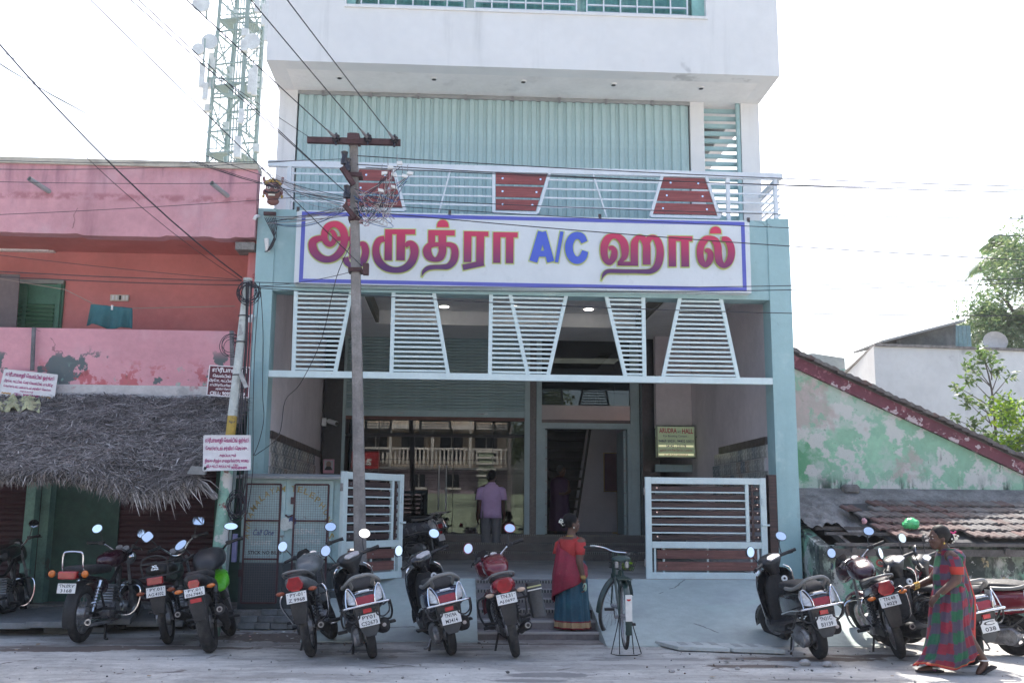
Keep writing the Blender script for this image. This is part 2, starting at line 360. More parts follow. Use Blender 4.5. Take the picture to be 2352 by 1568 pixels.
# lintel bar and hanging grilles
zl0, zl1 = Z(620, 865, YF), Z(620, 850, YF)
hb('lintel_bar', M_grille, XLi+.005, XRi-.005, YF-.005, YF+.085, zl0, zl1)
def gx(u, v): return X(u, v, YF+.04)
def grille(lt, lb, rt, rb, mid=None):
    zt_, zb_ = ZB0, zl1; vt, vb = 676, 858
    L0, L1, R0, R1 = gx(lt, vt), gx(lb, vb), gx(rt, vt), gx(rb, vb)
    y = YF+.04
    def bar(a, b):
        MB().obox(((a+b)/2, y, (zt_+zb_)/2), (.028, 0, 0), (0, .018, 0), ((b-a)/-2, 0, (zt_-zb_)/2)) if 0 else None
        w_ = .028
        MB().prxz([(b-w_, zb_), (b+w_, zb_), (a+w_, zt_), (a-w_, zt_)], y-.022, y+.022).part('grille_bar', M_grille, hall)
    bar(L0, L1); bar(R0, R1)
    if mid: bar(gx(mid[0], vt), gx(mid[1], vb))
    n = 17
    for i in range(n):
        t = (i+.55)/n; z = zt_+(zb_-zt_)*t; a = L0+(L1-L0)*t; b = R0+(R1-R0)*t
        MB().box(a+.02, b-.02, y-.012, y+.012, z-.014, z+.014).part('slat', M_grille, hall)
grille(680, 674, 807, 770); grille(904, 899, 997, 1029); grille(1128, 1125, 1300, 1259, (1172, 1212)); grille(1393, 1436, 1477, 1480); grille(1561, 1523, 1655, 1694)
# ---- railing on the balcony edge
yr = YF+.05
zr1, zr0 = Z(700, 378, yr), Z(700, 476, yr)
rl = hb('top_rail', M_rail, XLo+.1, XRo-.06, yr-.035, yr+.035, zr1-.045, zr1+.045)
for u, vv in ((664, 420), (1781, 450), (1672, 450)): x = X(u, vv, yr); MB().box(x-.028, x+.028, yr-.026, yr+.026, ZFL-.02, zr1-.046).part('rail_post', M_rail, hall)
zs = [zr1-(zr1-ZFL)*k for k in (.2, .4, .6, .8)]
def quadpanel(tl, tr, bl, br, planks=True):
    pts = [X(u, v, yr) for u, v in (tl, tr, bl, br)]; zt_, zb_ = zr1-.046, ZFL+.03
    a0, b0, a1, b1 = pts[0], pts[1], pts[2], pts[3]
    for x_t, x_b in ((a0, a1), (b0, b1)): MB().prxz([(x_b-.022, zb_), (x_b+.022, zb_), (x_t+.022, zt_), (x_t-.022, zt_)], yr-.03, yr+.03).part('panel_frame', M_rail, hall)
    MB().box(a1, b1, yr-.029, yr+.029, zb_-.02, zb_+.02).part('panel_frame', M_rail, hall)
    n = 3
    for i in range(n):
        t0, t1 = (i+.06)/n, (i+.88)/n
        f = lambda t: (a0+(a1-a0)*t+.03, b0+(b1-b0)*t-.03, zt_+(zb_+.02-zt_)*t)
        A, B = f(t0), f(t1)
        MB().prxz([(B[0], B[2]), (B[1], B[2]), (A[1], A[2]), (A[0], A[2])], yr-.012, yr+.012).part('red_plank', mat('red_plank', (.30, .075, .075), .55, var=.1, vscale=3, layers=[dict(c=(.2, .05, .05), s=6, lo=.4, hi=.6, st=(.3, 1, 14))]), hall)
        for xx in (A[0]+.1, A[1]-.1): MB().cyl((xx, yr-.02, (A[2]+B[2])/2), (xx, yr-.01, (A[2]+B[2])/2), .016, n=8).part('bolt', M_chrome, hall)
    return min(a0, a1), max(b0, b1)
q1 = quadpanel((822, 390), (905, 392), (783, 482), (930, 484)); q2 = quadpanel((1134, 400), (1262, 402), (1134, 484), (1234, 486)); q3 = quadpanel((1520, 410), (1622, 412), (1494, 492), (1652, 496))
for z in zs:
    for a, b in ((X(664, 420, yr), X(822-38*((zr1-z)/(zr1-ZFL)), 430, yr)), (X(906+25*((zr1-z)/(zr1-ZFL)), 430, yr), X(1134, 440, yr)), (X(1262-28*((zr1-z)/(zr1-ZFL)), 440, yr), X(1520-27*((zr1-z)/(zr1-ZFL)), 450, yr)), (X(1622+30*((zr1-z)/(zr1-ZFL)), 450, yr), X(1781, 450, yr))):
        MB().box(a, b, yr-.01, yr+.01, z-.012, z+.012).part('rail_rod', M_rail, hall)
for t, b in (((1034, 395), (1008, 482)), ((1362, 402), (1393, 490))):
    MB().bar((X(*t, yr), yr-.022, zr1-.05), (X(*b, yr), yr-.022, ZFL), .03, .02).part('rail_rod', M_rail, hall)
for i in range(6):   # return of the railing along the right-hand edge
    MB().bar((XRo-.09, yr+.05, ZFL+.12+.1*i), (XRo-.09, YF+1.0, ZFL+.12+.1*i), .02, .02).part('rail_rod', M_rail, hall)
MB().bar((XRo-.09, yr+.036, zr1), (XRo-.09, YF+1.0, zr1), .06, .06).part('top_rail', M_rail, hall)
# ---- upper storey
YU = 15.05; ZS = Z(611, 138, YF)
xs0, xs1 = X(680, 300, YU), X(1586, 300, YU)
hb('column', M_white, XLo+.02, xs0, YU, YU+.3, ZFL-.005, ZS); hb('column', M_white, xs1, X(1618, 320, YU), YU, YU+.3, ZFL-.005, ZS); hb('column', M_white, X(1703, 320, YU), XRo-.06, YU, YU+.3, ZFL-.005, ZS)
hb('back_wall', M_white, XLo+.03, X(1610, 320, YU), YU+.305, 25, ZFL, ZS-.003)
M_fold = mat('folding_shutter_paint', (.41, .56, .565), .55, var=.06, vscale=2, layers=[dict(c=(.27, .41, .42), s=2.5, lo=.48, hi=.7, st=(1, 1, .2), a=.6), dict(c=(.5, .68, .66), s=5, lo=.6, hi=.75, st=(1, 1, .15), a=.5)])
zft = ZS-.06
n = 44; pw = (xs1-xs0-.04)/n; me_cache = {}
for i in range(n):
    a = xs0+.02+i*pw; k = i % 2
    mb = MB()
    if k not in me_cache:
        d = .035 if k else .0
        mb.prism([(0, .03+d), (pw*.12, .0+d), (pw*.62, .0+d), (pw*.74, .045), (pw*.99, .05)], lambda p, q, r: (p, q, r), ZFL, zft)
        # open zig-zag sheet: keep as thin folded sheet
        mb = MB(); prof = [(0, .02), (pw*.1, 0), (pw*.58, 0), (pw*.66, .026), (pw*.985, .026)]
        back = [(x_, y_+.012) for x_, y_ in prof]
        mb.prism(prof+back[::-1], lambda p, q, r: (p, q, r), ZFL, zft)
        me_cache[k] = mb.mesh('shutter_leaf', M_fold)
    inst('shutter_leaf', me_cache[k], hall, (a, YU+.02+(i % 3)*.004, 0))
hb('shutter_track', mat('track', (.3, .32, .32), .6), xs0, xs1, YU, YU+.11, zft, ZS-.004)
for i in range(8):
    x = xs0+.4+i*.75; MB().box(x-.02, x+.02, YU-.03, YU-.002, zft-.03, zft+.05).part('track_bracket', M_steel, hall)
# louvre in the stair bay
lx0, lx1 = X(1620, 320, YU), X(1701, 320, YU)
for i in range(17):
    z = ZS-.1-i*.128; MB().obox(((lx0+lx1)/2, YU+.12, z), ((lx1-lx0)/2, 0, 0), (0, .015, -.006), (0, .003, .03)).part('louvre_slat', M_cyan, hall)
hb('louvre_frame', M_cyan, lx1-.06, lx1+.0, YU+.0, YU+.05, ZFL, ZS-.004)
MB().pryz([(YU+.4, ZFL+.3), (YU+3.4, ZS+.6), (YU+3.4, ZS+.3), (YU+.4, ZFL)], lx0+.02, lx1-.1).part('stair_slab', M_white, hall)
# overhanging top storey with its window
ZT = 14.2
wx0, wx1 = X(795, 12, YF), X(1622, 43, YF); wz0 = Z(1200, 27, YF)
ov = MB(); ov.box(XLo, wx0, YF, YF+.28, ZS, ZT); ov.box(wx1, XRo-.05, YF, YF+.28, ZS, ZT); ov.box(wx0, wx1, YF, YF+.28, ZS, wz0); ov.box(wx0, wx1, YF, YF+.28, wz0+1.7, ZT)
ov.part('overhang_front', M_white, hall)
hb('overhang_side', M_white, XLo, XLo+.25, YF+.28, 26, ZS+.001, ZT); hb('overhang_side', M_white, XRo-.3, XRo-.05, YF+.28, 26, ZS+.001, ZT)
hb('roof_slab', M_white, XLo+.01, XRo-.06, YF+.01, 26, ZT+.003, ZT+.2); hb('rear_wall', M_white, XLo+.02, XRo-.07, 25.7, 25.99, ZS+.2, ZT)
hb('soffit', M_soff, XLo+.25, XRo-.3, YF+.281, YU+.9, ZS+.002, ZS+.15); hb('floor_slab', M_soff, XLo+.25, lx0+.1, YU+.91, 25.6, ZS+.002, ZS+.15)
for u, v in ((780, 178), (997, 181), (1202, 187), (1409, 194), (1610, 202)):
    d = ray(u, v); k = (ZS-CAM_H)/d.z; p = Vector((d.x*k, d.y*k, ZS))
    o = MB().cyl(p-Vector((0, 0, .015)), p+Vector((0, 0, .01)), .055, n=16).part('soffit_light', M_white, hall)
    MB().cyl(p-Vector((0, 0, .019)), p-Vector((0, 0, .016)), .035, n=14).part('lamp_well', M_matt, o)
win = hb('window_sill', M_white, wx0-.02, wx1+.02, YF-.03, YF+.2, wz0-.03, wz0+.012)
M_curt = mat('teal_curtain', (.30, .52, .50), .8, var=.2, vscale=2, layers=[dict(c=(.55, .7, .66), s=5, lo=.45, hi=.6, st=(1, 1, .02))])
M_wglass = glassmat('window_glass', (.75, .9, .88), 1.6)
cur = MB(); NN = 90; prev = None; ringA = []
for i in range(NN+1):
    x = wx0+.02+(wx1-wx0-.04)*i/NN; y = YF+.24+.03*sin(i*1.3)+.015*sin(i*.37); ringA.append((x, y))
cur.add([(x, y, wz0) for x, y in ringA]+[(x, y, wz0+1.7) for x, y in ringA], [(i, i+1, NN+2+i, NN+1+i) for i in range(NN)]); cur.part('curtain', M_curt, hall, smooth=True)
M_teal = mat('teal_frame', (.25, .48, .45), .5)
hb('window_jamb', M_teal, wx0+.001, wx0+.13, YF+.1, YF+.16, wz0+.012, wz0+1.69); hb('window_jamb', M_teal, wx1-.19, wx1-.001, YF+.1, YF+.16, wz0+.012, wz0+1.69)
pn = 3; ww = (wx1-wx0-.34)/pn
for i in range(pn):
    a = wx0+.14+i*ww
    hb('window_pane', M_wglass, a+.06, a+ww-.06, YF+.13, YF+.138, wz0+.02, wz0+1.68)
    for zz in (.05, .17, .55, .95): hb('window_bar', M_rail, a+.08, a+ww-.08, YF+.06, YF+.085, wz0+zz, wz0+zz+.022)
    for k in range(7): x = a+.08+(ww-.16)*k/6; hb('window_bar', M_rail, x-.01, x+.01, YF+.03, YF+.055, wz0+.02, wz0+1.6)

# ================================================================== porch
M_mould = mat('brown_moulding', (.07, .05, .048), .4, var=.2)
zm = 2.53
hb('dado_moulding', M_mould, XLi-.003, XLi+.03, YF+.36, YG-.1, zm-.06, zm+.05); hb('dado_moulding', M_mould, XRi-.03, XRi+.003, YF+.36, 17.0, zm-.06, zm+.05)
tcols = [mat('tile_%d' % i, c, .25, var=.1, vscale=4) for i, c in enumerate([(.40, .39, .36), (.30, .31, .30), (.35, .30, .26), (.45, .44, .42), (.22, .24, .26)])]
random.seed(11)
def tiles(xa, sgn, y0, y1, zb, zt_):
    meshes = [MB().box(-.009, .009, .004, .246, .004, .186).mesh('tile', t) for t in tcols]
    nY = int((y1-y0)/.25); nZ = int((zt_-zb)/.19)
    for j in range(nZ):
        for i in range(nY):
            inst('tile', random.choice(meshes), sw if sgn > 0 else sw2, (xa+sgn*.004, y0+i*.25+(.125 if j % 2 else 0), zt_-.19*(j+1)))
tiles(XLi, 1, YF+.37, 18.9, 1.35, zm-.06); tiles(XRi, -1, YF+.37, 17.6, 1.35, zm-.06)
# floor, entrance steps
hb('porch_floor', M_floor, XLi-.004, XRi+.004, YF-.12, YG+.05, -.1, ZF)
M_stepst = mat('dark_step_stone', (.085, .08, .083), .35, var=.25, vscale=5, layers=[dict(c=(.12, .11, .11), s=3, lo=.5, hi=.7, a=.6)])
M_nose = mat('dotted_nosing', (.03, .03, .03), .5, var=0, layers=[dict(c=(.22, .215, .2), s=1, lo=.5, hi=.55, kind='wave', st=(8, 0, 0))])
for i in range(3):
    y0 = YG-.98+.31*i; z1 = ZF+.15*(i+1)
    stp = hb('entrance_step', M_stepst, -1.35, 3.72, y0, YG+.1, ZF+.15*i-.02, z1)
    hb('step_nosing', M_nose, -1.35, 3.72, y0-.012, y0+.03, z1-.028, z1+.006, stp)
ZI = ZF+.45
# front steps between the two ramps
sx0, sx1 = .27, 1.70; yb0 = 11.75
M_fstep = mat('front_step_stone', (.17, .155, .16), .6, var=.2, vscale=3, layers=[dict(c=(.25, .24, .24), s=3, lo=.5, hi=.7, a=.6)])
ns = 6
for i in range(ns):
    y0 = 12.05+(YF-.12-12.05)*i/ns; z1 = ZF*(i+1)/ns-.012
    stp = hb('front_step', M_fstep, sx0+.003, sx1-.003, y0, YF-.125, z1-ZF/ns, z1)
    if i >= 2: hb('step_nosing', M_nose, sx0+.003, sx1-.003, y0-.01, y0+.04, z1-.03, z1+.005, stp)
    else: hb('step_edge', mat('pale_edge', (.42, .41, .4), .7), sx0+.003, sx1-.003, y0-.008, y0+.05, z1-.02, z1+.004, stp)
for x0, x1, yb in ((-1.75, sx0, 11.85), (sx1, XRo+.02, 11.45)):
    o = MB(); k = 24
    prof = [(YF-.121, -.05), (YF-.121, ZF-.006)]+[(YF-.121+(yb-YF+.121)*j/k, max(.012, (ZF-.006)*(1-j/k)+.02*sin(pi*j/k))) for j in range(1, k+1)]+[(yb-.02, -.05)]
    o.pryz(prof, x0, x1); tag(o.part('ramp', M_ramp), kind='structure')
# cement drain covers at the ramp foot
M_cover = mat('cement_cover', (.46, .49, .475), .8, var=.1, vscale=3, bump=.4, bscale=40)
for i in range(2):
    a, b = G(1508+i*122, 1478+i*4, .03), G(1630+i*122, 1482+i*4, .03)
    o = MB().prxy([(a.x+.16, a.y-.38), (b.x+.13, b.y-.38), (b.x-.02, b.y+.1), (a.x, a.y+.1)], .012, .055).part('drain_cover', M_cover, bevel=.006)
    tag(o, 'flat cement drain cover at the foot of the ramp, ' + ('nearer the bicycle' if i == 0 else 'nearer the black scooter'), 'drain cover', 'drain covers at the ramp foot')
    for k in range(3): MB().box(a.x+.22+.17*k, a.x+.30+.17*k, a.y-.26, a.y-.02, .0555, .0585).part('cover_slot', mat('slot', (.34, .36, .35), .9), o)

# ---- shop front
hb('granite_column', M_granite, X(746, 900, YG), X(792, 900, YG), YG-.06, YG+.3, ZF, zr)
gcol = X(1505, 900, YG)
hb('granite_column', M_granite, X(1467, 900, YG), gcol, YG-.35, YG+.3, ZF, zr)
M_frame = mat('grey_blue_frame', (.30, .40, .42), .5, var=.08, vscale=4, layers=[dict(c=(.1, .12, .12), s=12, lo=.62, hi=.75, a=.5)])
sX0, sX1 = X(797, 900, YG), X(1205, 900, YG); zsb, zst = Z(1000, 957, YG), zr
hb('shutter_guide', M_frame, sX0-.06, sX0, YG-.1, YG, ZI, zst); hb('shutter_guide', M_frame, sX1, sX1+.1, YG-.1, YG, ZI, zst)
hb('granite_strip', M_greygran, sX1+.1, X(1232, 900, YG), YG-.02, YG+.2, ZI, zst)
M_roll = mat('roller_shutter_paint', (.30, .42, .44), .5, var=.08, vscale=3)
nsl = 24; sh = (zst-zsb-.12)/nsl
msl = MB().prism([(-.03, .0), (-.045, sh*.35), (-.035, sh*.75), (-.008, sh*.98), (.0, sh*.98), (0, 0)], lambda a, b, d: (d, a, b), sX0, sX1).mesh('shutter_slat', M_roll)
rs = hb('roller_shutter', M_roll, sX0, sX1, YG-.03, YG-.005, zsb+.12, zst)
for i in range(nsl): inst('shutter_slat', msl, rs, (0, YG-.03, zsb+.12+i*sh))
hb('bottom_rail', M_roll, sX0, sX1, YG-.075, YG-.01, zsb, zsb+.118, rs); hb('timber_strip', mat('rust_timber', (.13, .06, .045), .7), sX0, sX1, YG-.06, YG+.0, zsb-.07, zsb-.003)
text('சக்தி', (X(1110, 948, YG-.08), YG-.077, zsb+.06), (1, 0, 0), (0, 0, 1), .18, .035, M_plate, rs)
for k in (.3, .75): x = sX0+(sX1-sX0)*k; MB().bar((x-.07, YG-.085, zsb+.06), (x+.07, YG-.085, zsb+.06), .015).part('handle', M_steel, rs)
M_glass = glassmat('shop_glass', (.36, .40, .40), 1.75)
zg1 = zsb-.075
us = (800, 868, 950, 1040, 1130, 1204)
for a, b in zip(us[:-1], us[1:]): hb('glass_pane', M_glass, X(a, 1100, YG)+.004, X(b, 1100, YG)-.004, YG+.03, YG+.042, ZI, zg1-.32)
for a, b in zip(us[:-1], us[1:]): hb('glass_pane', M_glass, X(a, 1100, YG)+.004, X(b, 1100, YG)-.004, YG+.03, YG+.042, zg1-.27, zg1)
hb('transom', M_matt, sX0, sX1, YG+.02, YG+.06, zg1-.318, zg1-.272)
x = X(943, 1050, YG); hb('mullion', M_matt, x-.05, x+.05, YG+.06, YG+.12, ZI, zg1)
for u in (1008, 1025): x = X(u, 1100, YG); MB().tube([(x, YG-.03, Z(u, 1172, YG)), (x, YG-.03, Z(u, 1068, YG))], .014, 8).part('door_pull', M_chrome, hall)
# entrance door bay
dX0, dX1 = X(1243, 1100, YG), X(1449, 1100, YG)
dz1 = Z(1345, 972, YG)
hb('door_jamb', M_frame, X(1232, 900, YG), dX0, YG-.08, YG+.1, ZI, zst); hb('door_jamb', M_frame, dX1, X(1466, 900, YG), YG-.08, YG+.1, ZI, zst)
hb('door_head', M_frame, dX0, dX1, YG-.06, YG+.08, dz1-.11, dz1)
hb('door_post', M_frame, dX0, dX0+.07, YG-.06, YG+.08, ZI, dz1-.112); hb('door_post', M_frame, dX1-.07, dX1, YG-.06, YG+.08, ZI, dz1-.112)
zp0, zp1 = Z(1345, 964, YG), Z(1345, 931, YG)
hb('panel_band', mat('beige_panel', (.38, .33, .32), .12, var=.05), dX0, dX1, YG-.01, YG+.03, zp0, zp1); hb('panel_band', M_mould, dX0, dX1, YG-.02, YG+.03, dz1, zp0-.002)
hb('glass_pane', M_glass, dX0, dX1, YG+.01, YG+.02, zp1+.002, zst)
for sdx, xx in ((1, dX0+.075), (-1, dX1-.075)):    # door leaves folded in
    hb('door_leaf', M_frame, min(xx, xx+sdx*.05), max(xx, xx+sdx*.05), YG+.1, YG+.95, ZI+.01, dz1-.13)
    for k in range(9): MB().cyl((xx+sdx*.03, YG+.09, ZI+.15+k*.22), (xx+sdx*.03, YG+.11, ZI+.15+k*.22), .018, n=8).part('bolt', M_steel, hall)
# beige return wall with the open gap under it
zgap = Z(1550, 982, 19.0)
hb('return_wall', M_lilac, X(1505, 800, 19.0), XRi-.005, 19.0, 19.2, zgap, zt)
for i, v in enumerate((995, 1075, 1140)): hb('gap_bar', M_frame, X(1505, v, 19.1), XRi-.005, 19.05, 19.12, Z(1550, v, 19.1)-.07, Z(1550, v, 19.1)+.07)
# interior
hb('inner_floor', mat('polished_floor', (.1, .1, .11), .15), XLi-.003, XRi+.003, YG+.06, 25.6, ZI-.2, ZI-.004)
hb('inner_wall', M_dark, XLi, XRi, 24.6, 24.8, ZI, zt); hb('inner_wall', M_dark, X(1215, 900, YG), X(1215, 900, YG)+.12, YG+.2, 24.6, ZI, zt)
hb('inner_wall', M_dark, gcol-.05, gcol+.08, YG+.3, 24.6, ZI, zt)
M_iw = mat('inner_lilac', (.5, .49, .54), .7, var=.05)
yi = 22.3
MB().prxz([(X(1312, 1208, yi), ZI), (X(1462, 1208, yi), ZI), (X(1462, 960, yi), Z(1462, 960, yi)), (X(1352, 960, yi), Z(1352, 960, yi))], yi, yi+.1).part('stair_wall', M_iw, hall)
for i in range(11):
    z = ZI+.25+.22*i; xr_ = X(1330, 1100, yi)+.045*i
    MB().box(X(1262, 1100, yi), xr_-.08, yi-.2+.2*i*.2, yi+.12+.2*i*.2, z, z+.05).part('stair_tread', M_matt, hall)
MB().bar((X(1322, 1208, yi)-.02, yi-.03, ZI), (X(1362, 960, yi)-.03, yi-.03, Z(1362, 960, yi)), .06, .05).part('stair_stringer', M_matt, hall)
nb = thing('notice_board', 'maroon notice board on a brass stand inside the entrance', 'notice board', (X(1413, 1210, 21.2), 21.2, ZI))
x0, x1, z0, z1 = X(1387, 1100, 21.2), X(1437, 1100, 21.2), Z(1410, 1128, 21.2), Z(1410, 1040, 21.2)
M_brass = mat('brass', (.5, .36, .12), .35, .8)
MB().box(x0, x1, 21.2, 21.24, z0, z1).part('board', mat('maroon_felt', (.04, .006, .016), .8), nb); MB().tube([(x0, 21.19, z0), (x1, 21.19, z0), (x1, 21.19, z1), (x0, 21.19, z1)], .013, 6, loop=True).part('rim', M_brass, nb)
MB().cyl((x0+.42*(x1-x0)+.1, 21.26, ZI), (x0+.42*(x1-x0)+.1, 21.26, z0+.2), .014).part('stand', M_brass, nb); MB().cyl((x0+.42*(x1-x0)+.1, 21.26, ZI-.002), (x0+.42*(x1-x0)+.1, 21.26, ZI+.02), .13, .1).part('foot', M_brass, nb)
for k in range(3): text(('WEDDING', 'RECEPTION', 'WELCOME')[k], ((x0+x1)/2, 21.195, z1-.12-.12*k), (1, 0, 0), (0, 0, 1), .22, .03, M_brass, nb) if 0 else None
# ================================================================== hall name board
YS = YF-.16
sg = thing('name_board', 'long white board with blue border and big red Tamil lettering on the hall', 'sign', (0.9, YS, ZB0))
sTL, sTR, sBR, sBL = P(683, 482, YS), P(1721, 508, YS), P(1726, 672, YS), P(674, 652, YS)
zt_, zb_ = (sTL.z+sTR.z)/2, (sBL.z+sBR.z)/2; xl_, xr_ = (sTL.x+sBL.x)/2, (sTR.x+sBR.x)/2
M_flex = mat('white_flex_print', (.66, .70, .72), .35, var=.03, vscale=2)
MB().box(xl_, xr_, YS, YF+.02, zb_, zt_).part('panel', M_flex, sg)
M_blue = mat('blue_print', (.10, .115, .47), .4, var=.05)
bw = .055; e = .07
for a in ((xl_+e, xr_-e, zt_-.02-bw, zt_-.02), (xl_+e, xr_-e, zb_+.02, zb_+.02+bw), (xl_+e, xl_+e+bw, zb_+.02+bw, zt_-.02-bw), (xr_-e-bw, xr_-e, zb_+.02+bw, zt_-.02-bw)):
    MB().box(a[0], a[1], YS-.004, YS+.001, a[2], a[3]).part('border_band', M_blue, sg)
for u in (1033, 1378, 1719, 684): x = X(u, 490, YS); MB().box(x-.02, x+.02, YS+.0, YS+.03, zt_-.02, zt_+.05).part('bracket', M_mould, sg)
# lettering printed red above running to purple below; green-yellow outline behind
def gradmat(name, top, bot, z0, z1):
    m = bpy.data.materials.new(name); m.use_nodes = True; N = m.node_tree.nodes; L = m.node_tree.links; b = N['Principled BSDF']
    tc = N.new('ShaderNodeTexCoord'); sp = N.new('ShaderNodeSeparateXYZ'); mr = N.new('ShaderNodeMapRange'); mx = N.new('ShaderNodeMixRGB')
    L.new(tc.outputs['Object'], sp.inputs[0]); L.new(sp.outputs[2], mr.inputs[0]); mr.inputs[1].default_value = z0; mr.inputs[2].default_value = z1
    L.new(mr.outputs[0], mx.inputs[0]); mx.inputs[1].default_value = (*bot, 1); mx.inputs[2].default_value = (*top, 1); L.new(mx.outputs[0], b.inputs[0]); b.inputs['Roughness'].default_value = .4
    return m
zc = (zt_+zb_)/2
M_let = gradmat('red_purple_print', (.62, .035, .10), (.10, .03, .13), zb_+.27, zt_-.22)
M_lblue = mat('blue_lettering', (.07, .12, .56), .4, var=.04); M_out = mat('lime_outline', (.52, .62, .22), .4, var=.03)
KZ = 860/2352/1.6327
def cp(o, q): return P((o/1.6327)+q[0]*KZ, 780/1.6327+q[1]*KZ, YS)
def stroke(mb, o, pts, wds, dy, grow=0., closed=False, sm=True):
    q = [Vector((p_[0], p_[1], wds[i] if isinstance(wds, (list, tuple)) else wds)) for i, p_ in enumerate(pts)]
    if sm and len(q) > 2: q = smooth_path(q, 5)
    n = len(q); L_, R_ = [], []
    for i in range(n):
        t = (q[min(i+1, n-1)]-q[max(i-1, 0)]); t.z = 0; t.normalize(); nn = Vector((-t.y, t.x, 0)); hw = q[i].z/2+grow
        ext = t*(grow if i == n-1 else -grow if i == 0 else 0)
        L_.append(q[i]+nn*hw+ext); R_.append(q[i]-nn*hw+ext)
    pts3 = [cp(o, (p_.x, p_.y)) for p_ in L_]+[cp(o, (p_.x, p_.y)) for p_ in R_]
    mb.add([(p_.x, YS-dy-(k_ % n)*(.00035 if not grow else .00002), p_.z) for k_, p_ in enumerate(pts3)], [(i, i+1, n+i+1, n+i) for i in range(n-1)])
def dome(mb, o, x0, x1, yb, yt, dy, grow=0.):
    cx = (x0+x1)/2; rx = (x1-x0)/2+grow; ry = yb-yt+grow; k = 14
    q = [cp(o, (cx+rx*cos(pi*i/k), yb-ry*sin(pi*i/k)**.75)) for i in range(k+1)]
    if grow: q += [cp(o, (cx-rx, yb+grow)), cp(o, (cx+rx, yb+grow))]
    mb.add([(p_.x, YS-dy, p_.z) for p_ in q], [tuple(range(len(q)))])
A_, B_ = 1100, 1960
